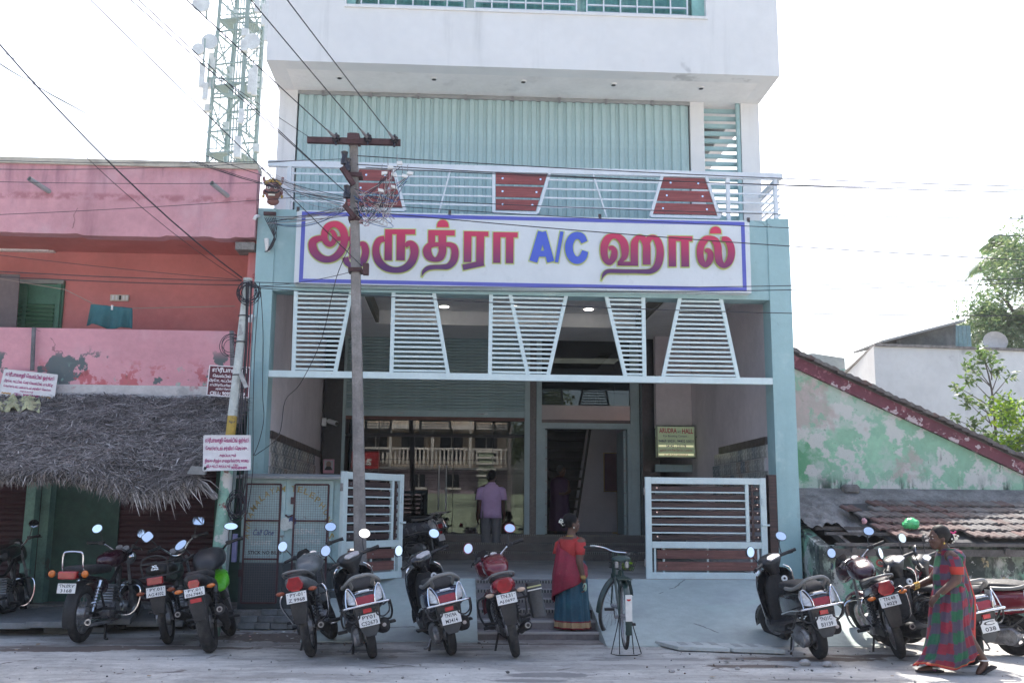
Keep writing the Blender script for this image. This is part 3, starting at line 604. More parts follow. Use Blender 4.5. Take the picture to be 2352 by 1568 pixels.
LET = [
 ('r', A_, [((335, 312), 55), ((262, 316), 62), ((207, 345), 80), ((198, 395), 86), ((222, 460), 86), ((285, 515), 76), ((360, 532), 66), ((430, 508), 72), ((487, 450), 76), ((518, 380), 76), ((528, 310), 78), ((512, 235), 78), ((468, 185), 72), ((415, 172), 62), ((362, 195), 70), ((330, 245), 72), ((322, 305), 66), ((340, 355), 62), ((378, 383), 54), ((414, 360), 50), ((430, 310), 52), ((414, 262), 46), ((385, 240), 36)]),
 ('r', A_, [((440, 318), 45), ((640, 318), 45)]), ('r', A_, [((612, 205), 62), ((604, 525), 62)]),
 ('r', A_, [((655, 400), 30), ((690, 372), 45), ((725, 385), 70), ((742, 450), 74), ((722, 535), 74), ((670, 585), 66), ((605, 598), 52), ((552, 565), 60), ((535, 510), 66)]),
 ('r', A_, [((935, 318), 60), ((880, 335), 66), ((850, 400), 70), ((852, 480), 78), ((885, 560), 80), ((955, 618), 70), ((1050, 640), 60), ((1140, 622), 70), ((1208, 565), 80), ((1242, 480), 82), ((1240, 415), 84), ((1215, 375), 66), ((1180, 372), 55), ((1150, 400), 40)]),
 ('r', A_, [((942, 246), 50), ((1250, 248), 50)]), ('r', A_, [((978, 226), 72), ((973, 540), 78)]), ('r', A_, [((1105, 226), 88), ((1100, 540), 88)]),
 ('r', A_, [((1385, 256), 54), ((1656, 260), 54)]), ('r', A_, [((1419, 236), 70), ((1419, 365), 72)]), ('r', A_, [((1528, 236), 80), ((1527, 420), 78)]),
 ('r', A_, [((1530, 380), 46), ((1450, 378), 46), ((1395, 392), 66), ((1372, 440), 86), ((1392, 500), 82), ((1450, 534), 48), ((1505, 510), 76), ((1530, 450), 78), ((1528, 400), 78)]),
 ('r', A_, [((1560, 378), 44), ((1610, 380), 50), ((1648, 410), 70), ((1658, 470), 76), ((1642, 545), 74), ((1590, 600), 60), ((1520, 608), 48), ((1440, 610), 46), ((1380, 622), 46), ((1338, 655), 34), ((1318, 705), 6)]),
 ('r', A_, [((1750, 266), 48), ((2000, 270), 48)]), ('r', A_, [((1789, 242), 78), ((1786, 558), 78)]), ('r', A_, [((1918, 245), 80), ((1913, 590), 80)]), ('r', A_, [((1738, 612), 58), ((1953, 566), 58)]),
 ('r', A_, [((2052, 276), 50), ((2300, 280), 50)]), ('r', A_, [((2087, 252), 74), ((2086, 566), 76)]), ('r', A_, [((2220, 256), 78), ((2217, 570), 78)]),
 ('b', B_, [((198, 248), 84), ((108, 553), 84)]), ('b', B_, [((205, 248), 70), ((287, 555), 74)]), ('b', B_, [((140, 472), 62), ((262, 472), 62)]), ('b', B_, [((402, 245), 36), ((346, 560), 36)]),
 ('b', B_, [((632, 355), 66), ((604, 302), 74), ((558, 285), 74), ((510, 305), 76), ((480, 360), 80), ((473, 415), 80), ((486, 480), 80), ((522, 530), 78), ((572, 540), 76), ((615, 508), 76), ((638, 448), 66)]),
 ('r', B_, [((880, 420), 40), ((915, 412), 46), ((938, 450), 64), ((930, 510), 70), ((890, 565), 54), ((848, 530), 66), ((832, 460), 74), ((838, 380), 78), ((875, 315), 74), ((930, 295), 50), ((985, 308), 66), ((1030, 360), 80), ((1045, 430), 82), ((1040, 500), 66), ((1010, 545), 44), ((985, 570), 40)]),
 ('r', B_, [((970, 574), 42), ((1182, 576), 42)]), ('r', B_, [((1143, 590), 76), ((1143, 400), 76), ((1152, 345), 70), ((1190, 300), 46), ((1235, 325), 66), ((1266, 385), 76), ((1268, 470), 80), ((1268, 586), 80)]),
 ('r', B_, [((1266, 380), 60), ((1290, 325), 64), ((1335, 302), 46), ((1380, 340), 70), ((1404, 420), 76), ((1402, 510), 78), ((1375, 600), 74), ((1310, 652), 54), ((1200, 656), 42), ((1000, 654), 42), ((880, 653), 42), ((832, 680), 34), ((804, 745), 6)]),
 ('r', B_, [((1492, 316), 52), ((1738, 320), 52)]), ('r', B_, [((1530, 292), 76), ((1533, 604), 76)]), ('r', B_, [((1660, 296), 80), ((1664, 606), 80)]),
 ('r', B_, [((1865, 445), 36), ((1898, 440), 48), ((1922, 480), 64), ((1912, 545), 66), ((1872, 592), 50), ((1830, 550), 66), ((1815, 470), 70), ((1825, 390), 74), ((1868, 330), 68), ((1915, 314), 46), ((1965, 340), 70), ((1993, 400), 76), ((1998, 480), 76), ((2012, 560), 72), ((2058, 600), 52), ((2108, 560), 70), ((2132, 480), 74), ((2122, 395), 72), ((2085, 335), 62), ((2032, 325), 40)])]
for idx, (k, o, pw_) in enumerate(LET):
    pts = [a for a, b in pw_]; wd = [b for a, b in pw_]
    mb = MB(); stroke(mb, o, pts, wd, .012+idx*.0003); mb.part('lettering', M_let if k == 'r' else M_lblue, sg)
    mb = MB(); stroke(mb, o, pts, wd, .004+idx*.0001, grow=11); mb.part('letter_outline', M_out, sg)
for o, x0, x1, yb, yt in ((A_, 1472, 1594, 200, 122), (B_, 1918, 2036, 265, 192)):
    mb = MB(); dome(mb, o, x0, x1, yb, yt, .012); mb.part('lettering', M_let, sg)
    mb = MB(); dome(mb, o, x0, x1, yb, yt, .005, 10); mb.part('letter_outline', M_out, sg)

# booking board in the porch
bk = thing('booking_board', 'lit green booking board reading ARUDRA A/C HALL in the porch', 'sign', (X(1552, 1050, 18.6), 18.6, Z(1552, 1050, 18.6)))
x0, x1, z0, z1 = X(1509, 1015, 18.6), X(1596, 1015, 18.6), Z(1552, 1050, 18.6), Z(1552, 978, 18.6)
M_bkg = mat('green_backlit_film', (.50, .60, .38), .4, var=.06, vscale=3, emit=(.5, .6, .36, .05)); M_bky = mat('backlit_strip', (.8, .8, .5), .4, var=0, emit=(1, .97, .6, .2))
MB().box(x0, x1, 18.6, 18.72, z0, z1).part('panel', M_bkg, bk); MB().tube([(x0, 18.59, z0), (x1, 18.59, z0), (x1, 18.59, z1), (x0, 18.59, z1)], .018, 4, loop=True).part('rim', M_steel, bk)
W, Hh = x1-x0, z1-z0; xm = (x0+x1)/2
for k in (.36, .09): MB().box(x0+.03, x1-.03, 18.594, 18.599, z0+Hh*(k-.025), z0+Hh*(k+.03)).part('tube_glow', M_bky, bk)
M_crim = mat('crimson_ink', (.45, .02, .07), .5, var=0); M_navy = mat('navy_ink', (.02, .03, .12), .5, var=0)
R_, U_ = (1, 0, 0), (0, 0, 1); yk = 18.585
text('ARUDRA', (x0+W*.29, yk, z0+Hh*.85), R_, U_, W*.46, Hh*.16, M_crim, bk, .02); text('HALL', (x0+W*.81, yk, z0+Hh*.84), R_, U_, W*.29, Hh*.16, M_crim, bk, .02)
text('A/C', (x0+W*.59, yk, z0+Hh*.81), R_, U_, W*.1, Hh*.07, M_navy, bk); text('For Booking Contact :', (xm, yk, z0+Hh*.67), R_, U_, W*.66, Hh*.09, M_navy, bk)
text('94869 50031, 94432 50031', (xm, yk, z0+Hh*.51), R_, U_, W*.93, Hh*.1, M_navy, bk, .01); text('04142 - 233178', (xm, yk, z0+Hh*.36), R_, U_, W*.52, Hh*.1, M_navy, bk, .01)
text('ஹால் புக்கிங் ெசய்ய / பார்க்க', (xm, yk, z0+Hh*.22), R_, U_, W*.86, Hh*.1, M_crim, bk); text('உடன் தளம் ெசல்லவும்', (xm, yk, z0+Hh*.08), R_, U_, W*.62, Hh*.09, M_crim, bk)
MB().bar((XRi, 18.66, (z0+z1)/2+.1), (x1, 18.66, (z0+z1)/2+.1), .02).part('bracket', M_steel, bk)
# camera and poster on the granite
cc = thing('security_camera', 'small white bullet security camera on the porch wall', 'camera', (X(745, 968, 19.5), 19.5, Z(745, 968, 19.5)))
c0 = P(745, 968, 19.5); MB().box(c0.x-.05, c0.x+.03, 19.48, 19.6, c0.z-.08, c0.z+.07).part('junction_box', M_white, cc); MB().cyl((c0.x+.03, 19.5, c0.z+.02), (c0.x+.12, 19.42, c0.z-.0), .02).part('arm', M_white, cc); MB().cyl((c0.x+.09, 19.46, c0.z+.01), (c0.x+.26, 19.3, c0.z-.05), .045).part('body', M_white, cc, smooth=True); MB().cyl((c0.x+.258, 19.302, c0.z-.0495), (c0.x+.266, 19.294, c0.z-.052), .036).part('lens', M_matt, cc)
po = thing('wall_poster', 'pink edged poster of a masked figure on dark granite', 'poster', (X(754, 1086, 19.6), 19.6, Z(754, 1086, 19.6)))
x0, x1, z0, z1 = X(742, 1070, 19.6), X(767, 1070, 19.6), Z(754, 1086, 19.6), Z(754, 1054, 19.6)
MB().box(x0, x1, 19.625, 19.635, z0, z1).part('sheet', mat('poster_pink', (.6, .3, .4), .5), po); MB().box(x0+.02, x1-.02, 19.62, 19.626, z0+.06, z1-.02).part('picture', mat('poster_grey', (.45, .45, .5), .5), po)
MB().ell(((x0+x1)/2, 19.618, z0+.17), (.05, .004, .06)).part('figure_head', mat('poster_face', (.25, .16, .13), .6), po); MB().prxz([((x0+x1)/2-.08, z0+.06), ((x0+x1)/2+.08, z0+.06), ((x0+x1)/2+.04, z0+.13), ((x0+x1)/2-.04, z0+.13)], 19.613, 19.6195).part('figure_body', M_matt, po)

# ---- guardian mask on the pillar
mk = thing('guardian_mask', 'painted demon face mask with horns and moustache on the pillar top', 'mask', tuple(P(627, 468, YF-.05)))
c0 = P(627, 440, YF-.12); s = .15
M_face = mat('mask_face', (.20, .085, .075), .4, var=.15, vscale=9); M_gold = mat('mask_gold', (.36, .24, .07), .4, .3)
MB().ell(c0, (s*.78, s*.55, s), 18, 12).part('face', M_face, mk, smooth=True)
for sx_ in (-1, 1):
    e_ = MB().ell(c0+Vector((sx_*.05, -.075, .03)), (.028, .02, .019), 10, 6).part('eye', mat('mask_eye', (.8, .8, .75), .3, var=0), mk, smooth=True)
    MB().ell(c0+Vector((sx_*.05, -.094, .03)), (.011, .006, .011), 8, 5).part('pupil', M_ink, e_)
    MB().tube(smooth_path([c0+Vector((sx_*.015, -.09, .06)), c0+Vector((sx_*.05, -.088, .072)), c0+Vector((sx_*.09, -.06, .058))]), .008, 6).part('brow', M_ink, mk)
    MB().tube(smooth_path([c0+Vector((0, -.105, -.045)), c0+Vector((sx_*.04, -.1, -.05)), c0+Vector((sx_*.085, -.075, -.03)), c0+Vector((sx_*.1, -.06, .0))]), [.014]*6+[.012]*6+[.01]*6+[.004], 6).part('moustache', M_ink, mk)
    MB().tube(smooth_path([c0+Vector((sx_*.08, 0, .1)), c0+Vector((sx_*.125, -.02, .15)), c0+Vector((sx_*.135, -.03, .21))]), [.03]*6+[.02]*6+[.004], 8).part('horn', M_face, mk, smooth=True)
    MB().ell(c0+Vector((sx_*.125, .0, -.01)), (.02, .03, .045), 8, 6).part('ear', M_face, mk, smooth=True); MB().ell(c0+Vector((sx_*.13, -.01, -.075)), (.022, .022, .026), 8, 6).part('earring', M_gold, mk, smooth=True)
MB().ell(c0+Vector((0, -.1, -.005)), (.024, .03, .03), 8, 6).part('nose', M_face, mk, smooth=True)
MB().box(c0.x-.045, c0.x+.045, c0.y-.095, c0.y-.07, c0.z-.085, c0.z-.065).part('teeth', mat('teeth', (.8, .78, .7), .3, var=0), mk)
for k in range(7): a = pi*(k+.5)/7; MB().ell(c0+Vector((.1*cos(a), -.03, .095+.06*sin(a))), (.026, .03, .045 if k == 3 else .034), 8, 6).part('crown_leaf', M_gold, mk, smooth=True)
MB().ell(c0+Vector((0, .03, -.14)), (.09, .06, .06), 10, 6).part('neck', M_face, mk, smooth=True)

# ================================================================== gates
M_gate = mat('gate_paint', (.56, .66, .66), .45, var=.06, vscale=4, layers=[dict(c=(.38, .4, .38), s=9, lo=.6, hi=.75, a=.5)])
M_plankd = mat('dark_plank', (.055, .028, .028), .5, var=.2, vscale=3, layers=[dict(c=(.025, .014, .015), s=4, lo=.42, hi=.6, st=(.4, 1, 14))])
M_plankr = mat('red_brown_plank', (.17, .07, .058), .55, var=.15, vscale=3, layers=[dict(c=(.11, .04, .035), s=4, lo=.42, hi=.6, st=(.4, 1, 14))])
def gate(name, label, w_, h_, M, mirror):
    g = thing(name, label, 'gate', M.translation, 'hall gate leaves', world=False)
    g.matrix_world = M
    def bx(nm, m, x0, x1, y0, y1, z0, z1, par=None):
        if mirror: x0, x1 = w_-x1, w_-x0
        return MB().box(x0, x1, y0, y1, z0, z1).part(nm, m, par or g, bevel=.004)
    f = .085; zm_ = h_*.335
    fr = bx('stile', M_gate, 0, f, -.03, .03, 0, h_); bx('stile', M_gate, w_-f, w_, -.03, .03, 0, h_)
    for nm, z0 in (('top_rail', h_-f*1.1), ('bottom_rail', 0), ('middle_rail', zm_-.05)): bx(nm, M_gate, f, w_-f, -.028, .028, z0, z0+f*1.05)
    xi = w_-f-.16*w_/1.8-.06
    bx('inner_stile', M_gate, xi, xi+.05, -.026, .026, zm_+.042, h_-f*1.12)
    zz0, zz1 = zm_+.045, h_-f*1.15; n = 7; st = (zz1-zz0)/n
    for i in range(n):
        z = zz0+st*i
        bx('plank', M_plankd, f-.005, xi+.0, .004, .022, z+.016, z+st-.028)
        bx('cross_bar', M_gate, f, xi, -.02, .0, z-.008, z+.012) if i else None
        bx('plank', M_plankd, xi+.05, w_-f, .004, .02, z+.02, z+st-.035)
        if i % 3 == 0: o = bx('bolt', M_chrome, f+.07, f+.095, -.006, .003, z+st*.42, z+st*.42+.025)
        bx('bolt', M_chrome, w_-f-.05, w_-f-.028, -.006, .003, z+st*.42, z+st*.42+.022)
    bx('plank', M_plankd, xi+.085, xi+.12, -.014, .003, zz0, zz1)
    bx('upright', M_gate, f+.03, f+.06, .0, .02, f, zm_-.05); bx('upright', M_gate, w_-f-.06, w_-f-.03, .0, .02, f, zm_-.05)
    zz0, zz1 = f*1.1, zm_-.055; st = (zz1-zz0)/2
    for i in range(2):
        bx('plank', M_plankr, f+.07, w_-f-.07, -.012, .008, zz0+st*i+.02, zz0+st*(i+1)-.02)
        for k in (.16, .5, .86): bx('bolt', M_chrome, w_*k, w_*k+.018, -.02, -.01, zz0+st*(i+.5)-.01, zz0+st*(i+.5)+.01)
    for k in (.14, .5, .86): bx('upright', M_gate, w_*k, w_*k+.03, .01, .03, f, zm_-.05)
    bx('latch', M_gate, w_-f*.8, w_-f*.35, -.045, -.03, h_*.72, h_*.8); bx('bolt_rod', M_gate, w_-f*.9, w_+.03, -.06, -.035, h_*.52, h_*.54)
    for k in (.12, .82): bx('hinge', M_steel, -.02, .0, -.02, .02, h_*k, h_*k+.1)
    return g
gA, gB = P(1484, 1328, YF-.06), P(1765, 1330, YF-.06); gz1 = Z(1620, 1096, YF-.06); gz0 = (gA.z+gB.z)/2
gate('gate_leaf', 'white steel gate leaf with brown planks standing square across the right half of the porch', gB.x-gA.x, gz1-gz0, Matrix.Translation((gA.x, YF-.06, gz0)), False)
y0 = 12.95; a = P(787, 1084, y0); b = P(925, 1091, YF-.02)
d = Vector((b.x-a.x, b.y-a.y, 0)); ang = atan2(d.y, d.x)
gate('gate_leaf', 'white steel gate leaf with brown planks swung open behind the concrete pole', d.length, gz1-gz0, Matrix.Translation((a.x, y0, gz0)) @ Matrix.Rotation(ang, 4, 'Z'), False)
tag(MB().box(X(1770, 1200, YF-.05)+.0, XRi-.01, YF+.0-.02, YF+.1, ZF, Z(1775, 1090, YF)).part('gate_post', M_plankd), 'dark brown wooden gate post against the right-hand cyan pillar', 'post')
# ================================================================== pink house
YP, YPB = 14.0, 15.3
M_pink = mat('pink_limewash', (.58, .295, .325), .85, var=.1, vscale=1.1, bump=.4, bscale=24, layers=[
    dict(c=(.62, .38, .42), s=1.4, lo=.5, hi=.72, a=.7), dict(c=(.20, .09, .13), s=2.6, lo=.5, hi=.74, st=(1.3, 1, .22), m=[('z', 5.5, 6.35)], a=.8),
    dict(c=(.30, .13, .16), s=1.9, lo=.55, hi=.78, st=(1, 1, .16), a=.6), dict(c=(.34, .12, .14), s=6, lo=.42, hi=.6, m=[('z', 5.74, 5.8), ('z', 5.9, 5.84)], a=.7), dict(c=(.10, .05, .055), s=.75, lo=.006, hi=0., kind='crack', a=.65)])
M_pinkb = mat('pink_balcony', (.60, .29, .33), .85, var=.08, vscale=1.2, bump=.4, bscale=24, layers=[
    dict(c=(.62, .38, .42), s=1.4, lo=.5, hi=.72, a=.6), dict(c=(.115, .14, .145), s=1.55, lo=.56, hi=.575, seed=11, m=[('z', 3.75, 3.5), ('z', 3.05, 3.12)], det=9),
    dict(c=(.25, .42, .36), s=5, lo=.6, hi=.64, m=[('z', 3.5, 3.3)], a=.8), dict(c=(.45, .09, .10), s=3, lo=.56, hi=.6, m=[('z', 3.6, 3.25)], a=.8), dict(c=(.28, .13, .15), s=2, lo=.6, hi=.8, st=(1, 1, .16), a=.5), dict(c=(.1, .05, .055), s=.9, lo=.006, hi=0., kind='crack', a=.6)])
M_pinkin = mat('deep_pink_wall', (.56, .20, .19), .8, var=.08, vscale=1.1, layers=[dict(c=(.50, .15, .15), s=1.3, lo=.5, hi=.7, a=.6), dict(c=(.30, .04, .045), s=2.2, lo=.6, hi=.63, m=[('x', -3.6, -3.3)], a=.8)])
M_cream = mat('cream_coping', (.50, .46, .38), .85, var=.12, vscale=2, layers=[dict(c=(.3, .26, .22), s=3, lo=.5, hi=.7, a=.6)])
M_conc = mat('broken_concrete', (.20, .19, .18), .95, var=.3, vscale=8, bump=1., bscale=30)
pk = thing('pink_house', 'weathered pink two storey house with balcony and flat parapet', 'house', (-6, YP, 0))
PX0, PX1 = -13.5, -2.935
def pb(name, m, x0, x1, y0, y1, z0, z1, parent=None, bevel=0): return MB().box(x0, x1, y0, y1, z0, z1).part(name, m, parent or pk, bevel=bevel)
pz1, pz0 = Z(300, 388, YP), Z(560, 553, YP)
# parapet with a chipped lower edge
random.seed(5)
low = []
NB = 120
for i in range(NB+1):
    x = PX0+(PX1-PX0)*i/NB; u = i/NB
    chip = 0
    for c0_, c1_, dd in ((-6.9, -5.4, .05), (-4.25, -3.55, .045), (-3.25, -2.9, .06), (-9.5, -8.2, .05)):
        if c0_ < x < c1_: chip = dd*(.35+.65*abs(nz(x, 0, 7.)))
    low.append((x, pz0+chip))
mb = MB(); mb.prxz(low+[(PX1, pz1), (PX0, pz1)], YP-.1, YP+.12); mb.part('parapet', M_pink, pk)
mb = MB(); mb.prxz([(x, z+.015 if z > pz0+.001 else z+.1) for x, z in low]+[(PX1-.001, pz0+.35), (PX0+.001, pz0+.35)], YP-.06, YP+.14); mb.part('broken_edge', M_conc, pk)
pb('coping', M_cream, PX0, PX1+.0, YP-.14, YP+.2, pz1, pz1+.085)
pb('roof_slab', M_conc, PX0, PX1-.02, YP+.14, 24, pz0+.12, pz0+.3)
zbt, zbb = Z(300, 757, YP), Z(300, 908, YP)
pb('balcony_wall', M_pinkb, PX0, X(535, 800, YP), YP-.02, YP+.13, zbb+.14, zbt)
pb('limewash_band', mat('whitewash', (.52, .5, .5), .9, var=.12, vscale=3, layers=[dict(c=(.4, .16, .18), s=4, lo=.58, hi=.66, a=.7), dict(c=(.25, .25, .25), s=2.5, lo=.6, hi=.7, a=.6)]), PX0, PX1, YP-.035, YP+.12, zbb-.05, zbb+.139)
pb('balcony_slab', M_conc, PX0, PX1-.01, YP+.125, YPB, zbb-.05, zbb+.1)
pb('upper_wall', M_pinkin, PX0, PX1-.005, YPB, YPB+.25, zbb, pz0+.12)
pb('end_wall', M_pinkin, PX1-.12, PX1-.004, YP+.13, YPB-.002, zbb+.1, pz0+.119)
pb('ceiling', M_pinkin, PX0, PX1-.12, YP+.125, YPB, pz0+.11, pz0+.119)
pb('brick_corbel', M_conc, X(542, 565, YP), PX1-.005, YP-.05, YP+.3, pz0-.14, pz0-.03)
pb('side_wall', M_pink, PX0, PX0+.2, YPB+.25, 24, 0, pz0+.12)
# shutter window upstairs
M_green = mat('green_shutter', (.03, .13, .06), .5, var=.2, vscale=4); M_dgreen = mat('dark_green_paint', (.05, .16, .10), .5, var=.2, vscale=4)
wx1 = X(147, 700, YPB); wz0, wz1 = zbb+.5, Z(100, 645, YPB)
wn = pb('window', M_dgreen, wx1-2.6, wx1-.001, YPB-.05, YPB-.002, wz0, wz1)
wl = .46; msl = MB().obox((0, 0, 0), (wl/2-.03, 0, 0), (0, .02, .012), (0, -.002, .012)).mesh('slat', M_green)
for j in range(5):
    xc = wx1-.09-wl/2-wl*j
    pb('shutter_stile', M_dgreen, xc-wl/2-.03, xc-wl/2+.03, YPB-.085, YPB-.045, wz0+.03, wz1-.06, wn)
    for i in range(16): inst('slat', msl, wn, (xc, YPB-.065, wz0+.06+i*.062))
pb('shutter_stile', M_dgreen, wx1-.09, wx1-.03, YPB-.085, YPB-.045, wz0+.03, wz1-.06, wn); pb('window_head', mat('grey_frame', (.25, .27, .25), .7), wx1-2.6, wx1, YPB-.09, YPB-.051, wz1-.06, wz1, wn)
# open grey shutter leaf
MB().prxz([(X(0, 650, 14.9)-.3, wz0), (X(40, 760, 14.9), wz0), (X(45, 648, 14.9), wz1), (X(0, 650, 14.9)-.3, wz1)], 14.88, 14.9).part('shutter_leaf', mat('grey_net', (.16, .13, .13), .8), wn)
# tube light, switchboard, roof spouts
tl = pb('tube_light', M_plate, X(0, 576, YPB)-.6, X(128, 576, YPB), YPB-.09, YPB-.002, Z(64, 580, YPB), Z(64, 572, YPB)); MB().cyl((X(0, 576, YPB)-.5, YPB-.11, Z(64, 578, YPB)), (X(118, 577, YPB), YPB-.11, Z(64, 578, YPB)), .018).part('tube', mat('tube_glass', (.75, .75, .75), .3), tl)
sb = pb('switchboard', mat('ivory_plastic', (.6, .57, .48), .4), X(255, 685, YPB), X(297, 685, YPB), YPB-.04, YPB-.002, Z(276, 692, YPB), Z(276, 678, YPB))
for k in range(5): x = X(260+8*k, 685, YPB); MB().box(x, x+.028, YPB-.052, YPB-.041, Z(276, 690, YPB), Z(276, 680, YPB)).part('switch', M_plate if k != 2 else M_matt, sb)
for u, v in ((98, 437), (508, 447)):
    p_ = P(u, v, YP-.1); MB().tube([p_+Vector((.12, .08, -.03)), p_+Vector((-.06, -.32, .06))], .035, 10, caps=False).part('rain_spout', mat('pvc_grey', (.33, .35, .36), .5), pk, smooth=True)
MB().tube(smooth_path([P(595, 497, YP-.02), P(588, 497, YP-.1), P(584, 505, YP-.1)], 4), .025, 8).part('pvc_elbow', mat('pvc_white', (.7, .7, .7), .4), pk)
MB().tube([(X(78, 752, 13.9), 13.9, Z(78, 752, 13.9)), (X(74, 850, 13.9), 13.9, Z(74, 850, 13.9))], .03, 8).part('stay_pipe', mat('rusty_grey', (.16, .16, .17), .8, var=.3), pk)
MB().tube([(X(532, 760, 13.7), 13.7, Z(532, 760, 13.7)), (X(535, 905, 13.7), 13.7, Z(535, 905, 13.7))], .03, 8).part('stay_pipe', mat('rusty_grey', (.16, .16, .17), .8), pk)
# ground floor shops
YSH = 14.5
M_mar = mat('maroon_shutter', (.045, .012, .018), .5, var=.2, vscale=3)
M_shgr = mat('shop_green', (.04, .105, .085), .7, var=.2, vscale=1.5, layers=[dict(c=(.03, .06, .055), s=2, lo=.5, hi=.7, a=.6)])
M_post = mat('pale_green_post', (.16, .30, .26), .7, var=.2, vscale=3, layers=[dict(c=(.15, .06, .06), s=3, lo=.55, hi=.62, a=.8, m=[('z', 1.2, .4)])])
zsh = 3.0; zfl = .2
pb('shop_wall', M_shgr, X(100, 1250, YSH), X(268, 1250, YSH), YSH, YSH+.2, zfl, zsh); pb('shop_wall', M_shgr, X(488, 1250, YSH), PX1-.003, YSH-.0, YSH+.2, -.05, zsh)
def shutter(x0, x1):
    base = pb('roller_shutter', M_mar, x0, x1, YSH+.05, YSH+.08, zfl, zsh); h_ = .078; me = MB().prism([(0, 0), (-.018, h_*.4), (-.01, h_*.85), (0, h_*.98)], lambda a, b, d: (d, a, b), x0, x1).mesh('shutter_slat', M_mar)
    for i in range(int((2.2)/h_)): inst('shutter_slat', me, base, (0, YSH+.05, zfl+i*h_))
shutter(X(268, 1250, YSH), X(488, 1250, YSH)); shutter(-9.4, X(48, 1250, YSH))
pb('shop_post', M_post, X(50, 1250, 14.1), X(72, 1250, 14.1), 14.1, 14.28, 0, zsh); pb('shop_post', M_post, X(84, 1280, 14.3), X(104, 1280, 14.3), 14.3, 14.5, 0, zsh); pb('shop_post', M_shgr, X(492, 1280, 14.2), X(506, 1280, 14.2), 14.2, 14.45, 0, zsh)
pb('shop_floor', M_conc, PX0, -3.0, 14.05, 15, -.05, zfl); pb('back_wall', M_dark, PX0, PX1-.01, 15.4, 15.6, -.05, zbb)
# stone slabs bridging the drain
M_slab = mat('grey_stone_slab', (.20, .205, .205), .8, var=.15, vscale=3, bump=.4, bscale=25)
for i, (u0, u1, v0, v1, h_) in enumerate([(60, 175, 1392, 1427, .17), (165, 300, 1388, 1420, .18), (290, 420, 1395, 1425, .12), (-60, 70, 1395, 1430, .15), (100, 240, 1424, 1440, .07)]):
    a, b = G(u0, v1, h_), G(u1, v1, h_); c_, d_ = G(u0+30, v0, h_+.03), G(u1+30, v0, h_+.03)
    mb = MB(); t_ = .07; q = [a, b, d_, c_]
    mb.add([tuple(p_) for p_ in q]+[(p_.x, p_.y, p_.z-t_) for p_ in q], [(0, 1, 2, 3), (7, 6, 5, 4), (0, 4, 5, 1), (1, 5, 6, 2), (2, 6, 7, 3), (3, 7, 4, 0)])
    tag(mb.part('stone_slab', M_slab, bevel=.008), ('grey stone slab in front of the maroon shutter at the street drain, ' + ('beside the pale green post', 'under the green wall', 'under the maroon shutter', 'beyond the green posts', 'lowest of the heap')[i]), 'stone slab', 'drain slabs before the shops')
# kerb block and pavers by the kiosk
tag(MB().box(-3.3, -1.6, 13.08, 13.95, -.05, .235).part('kiosk_plinth', M_conc, bevel=.02), 'rough concrete plinth under the wire fronted kiosk', 'plinth')
M_pav = mat('grey_paver', (.19, .20, .205), .85, var=.2, vscale=9, bump=.6, bscale=50)
random.seed(3)
pm = [MB().prxy([(-.1, -.05), (-.05, -.062), (.05, -.062), (.1, -.05), (.1, .05), (.05, .062), (-.05, .062), (-.1, .05)], 0, .075).mesh('paver_block', M_pav, bevel=.006) for _ in range(2)]
k = 0; rows = [(545, 700, 1446, 0.0), (552, 708, 1446, .078), (560, 690, 1444, .156)]
for u0, u1, v, z in rows:
    a, b = G(u0, v), G(u1, v); nn = int((b.x-a.x)/.2)
    for i in range(nn):
        if z > .1 and i in (0,): continue
        o = link('paver_block', random.choice(pm)); o.location = (a.x+.1+i*.203+rnd(-.01, .01), a.y+.05+rnd(-.02, .03), z+.012+.0); o.rotation_euler = (0, 0, rnd(-.12, .12))
        tag(o, 'grey interlocking paver block in the low stack before the kiosk', 'paver', 'pavers stacked before the kiosk')
# ---- clothes line and cloth
cl = MB().tube([P(0, 640, 14.3), P(150, 665, 14.3), P(215, 698, 14.3), P(260, 706, 14.3), P(305, 708, 14.3), P(540, 703, 14.3)], .006, 5).part('clothes_line', mat('rope', (.3, .24, .2), .9)); tag(cl, 'thin brown rope strung across the pink balcony', 'clothes line')
mb = MB(); nu, nv = 40, 16; vv_ = []
for j in range(nv+1):
    for i in range(nu+1):
        t = i/nu; q = j/nv; u = 210+95*t+(-12*q*(1-t))+(0)*t; top = 699+9*t; bot = 748-4*sin(t*9)+10*max(0, t-.05)
        p_ = P(u, top+(bot-top)*q, 14.3); vv_.append((p_.x, 14.3+(.03*sin(t*14+q*1.5)+.02*sin(t*31))*q**.5-.02, p_.z))
mb.add(vv_, [(j*(nu+1)+i, j*(nu+1)+i+1, (j+1)*(nu+1)+i+1, (j+1)*(nu+1)+i) for j in range(nv) for i in range(nu)])
lg = thing('hanging_lungi', 'dark teal cloth pegged on the line over the pink balcony', 'cloth', tuple(P(255, 757, 14.3))); o = mb.part('fabric', mat('teal_cloth', (.035, .13, .145), .85, var=.1), lg, smooth=180)
md = o.modifiers.new('t', 'SOLIDIFY'); md.thickness = .006
MB().box(X(258, 703, 14.27)-.01, X(258, 703, 14.27)+.012, 14.25, 14.3, Z(258, 712, 14.27), Z(258, 701, 14.27)).part('peg', M_plate, lg)

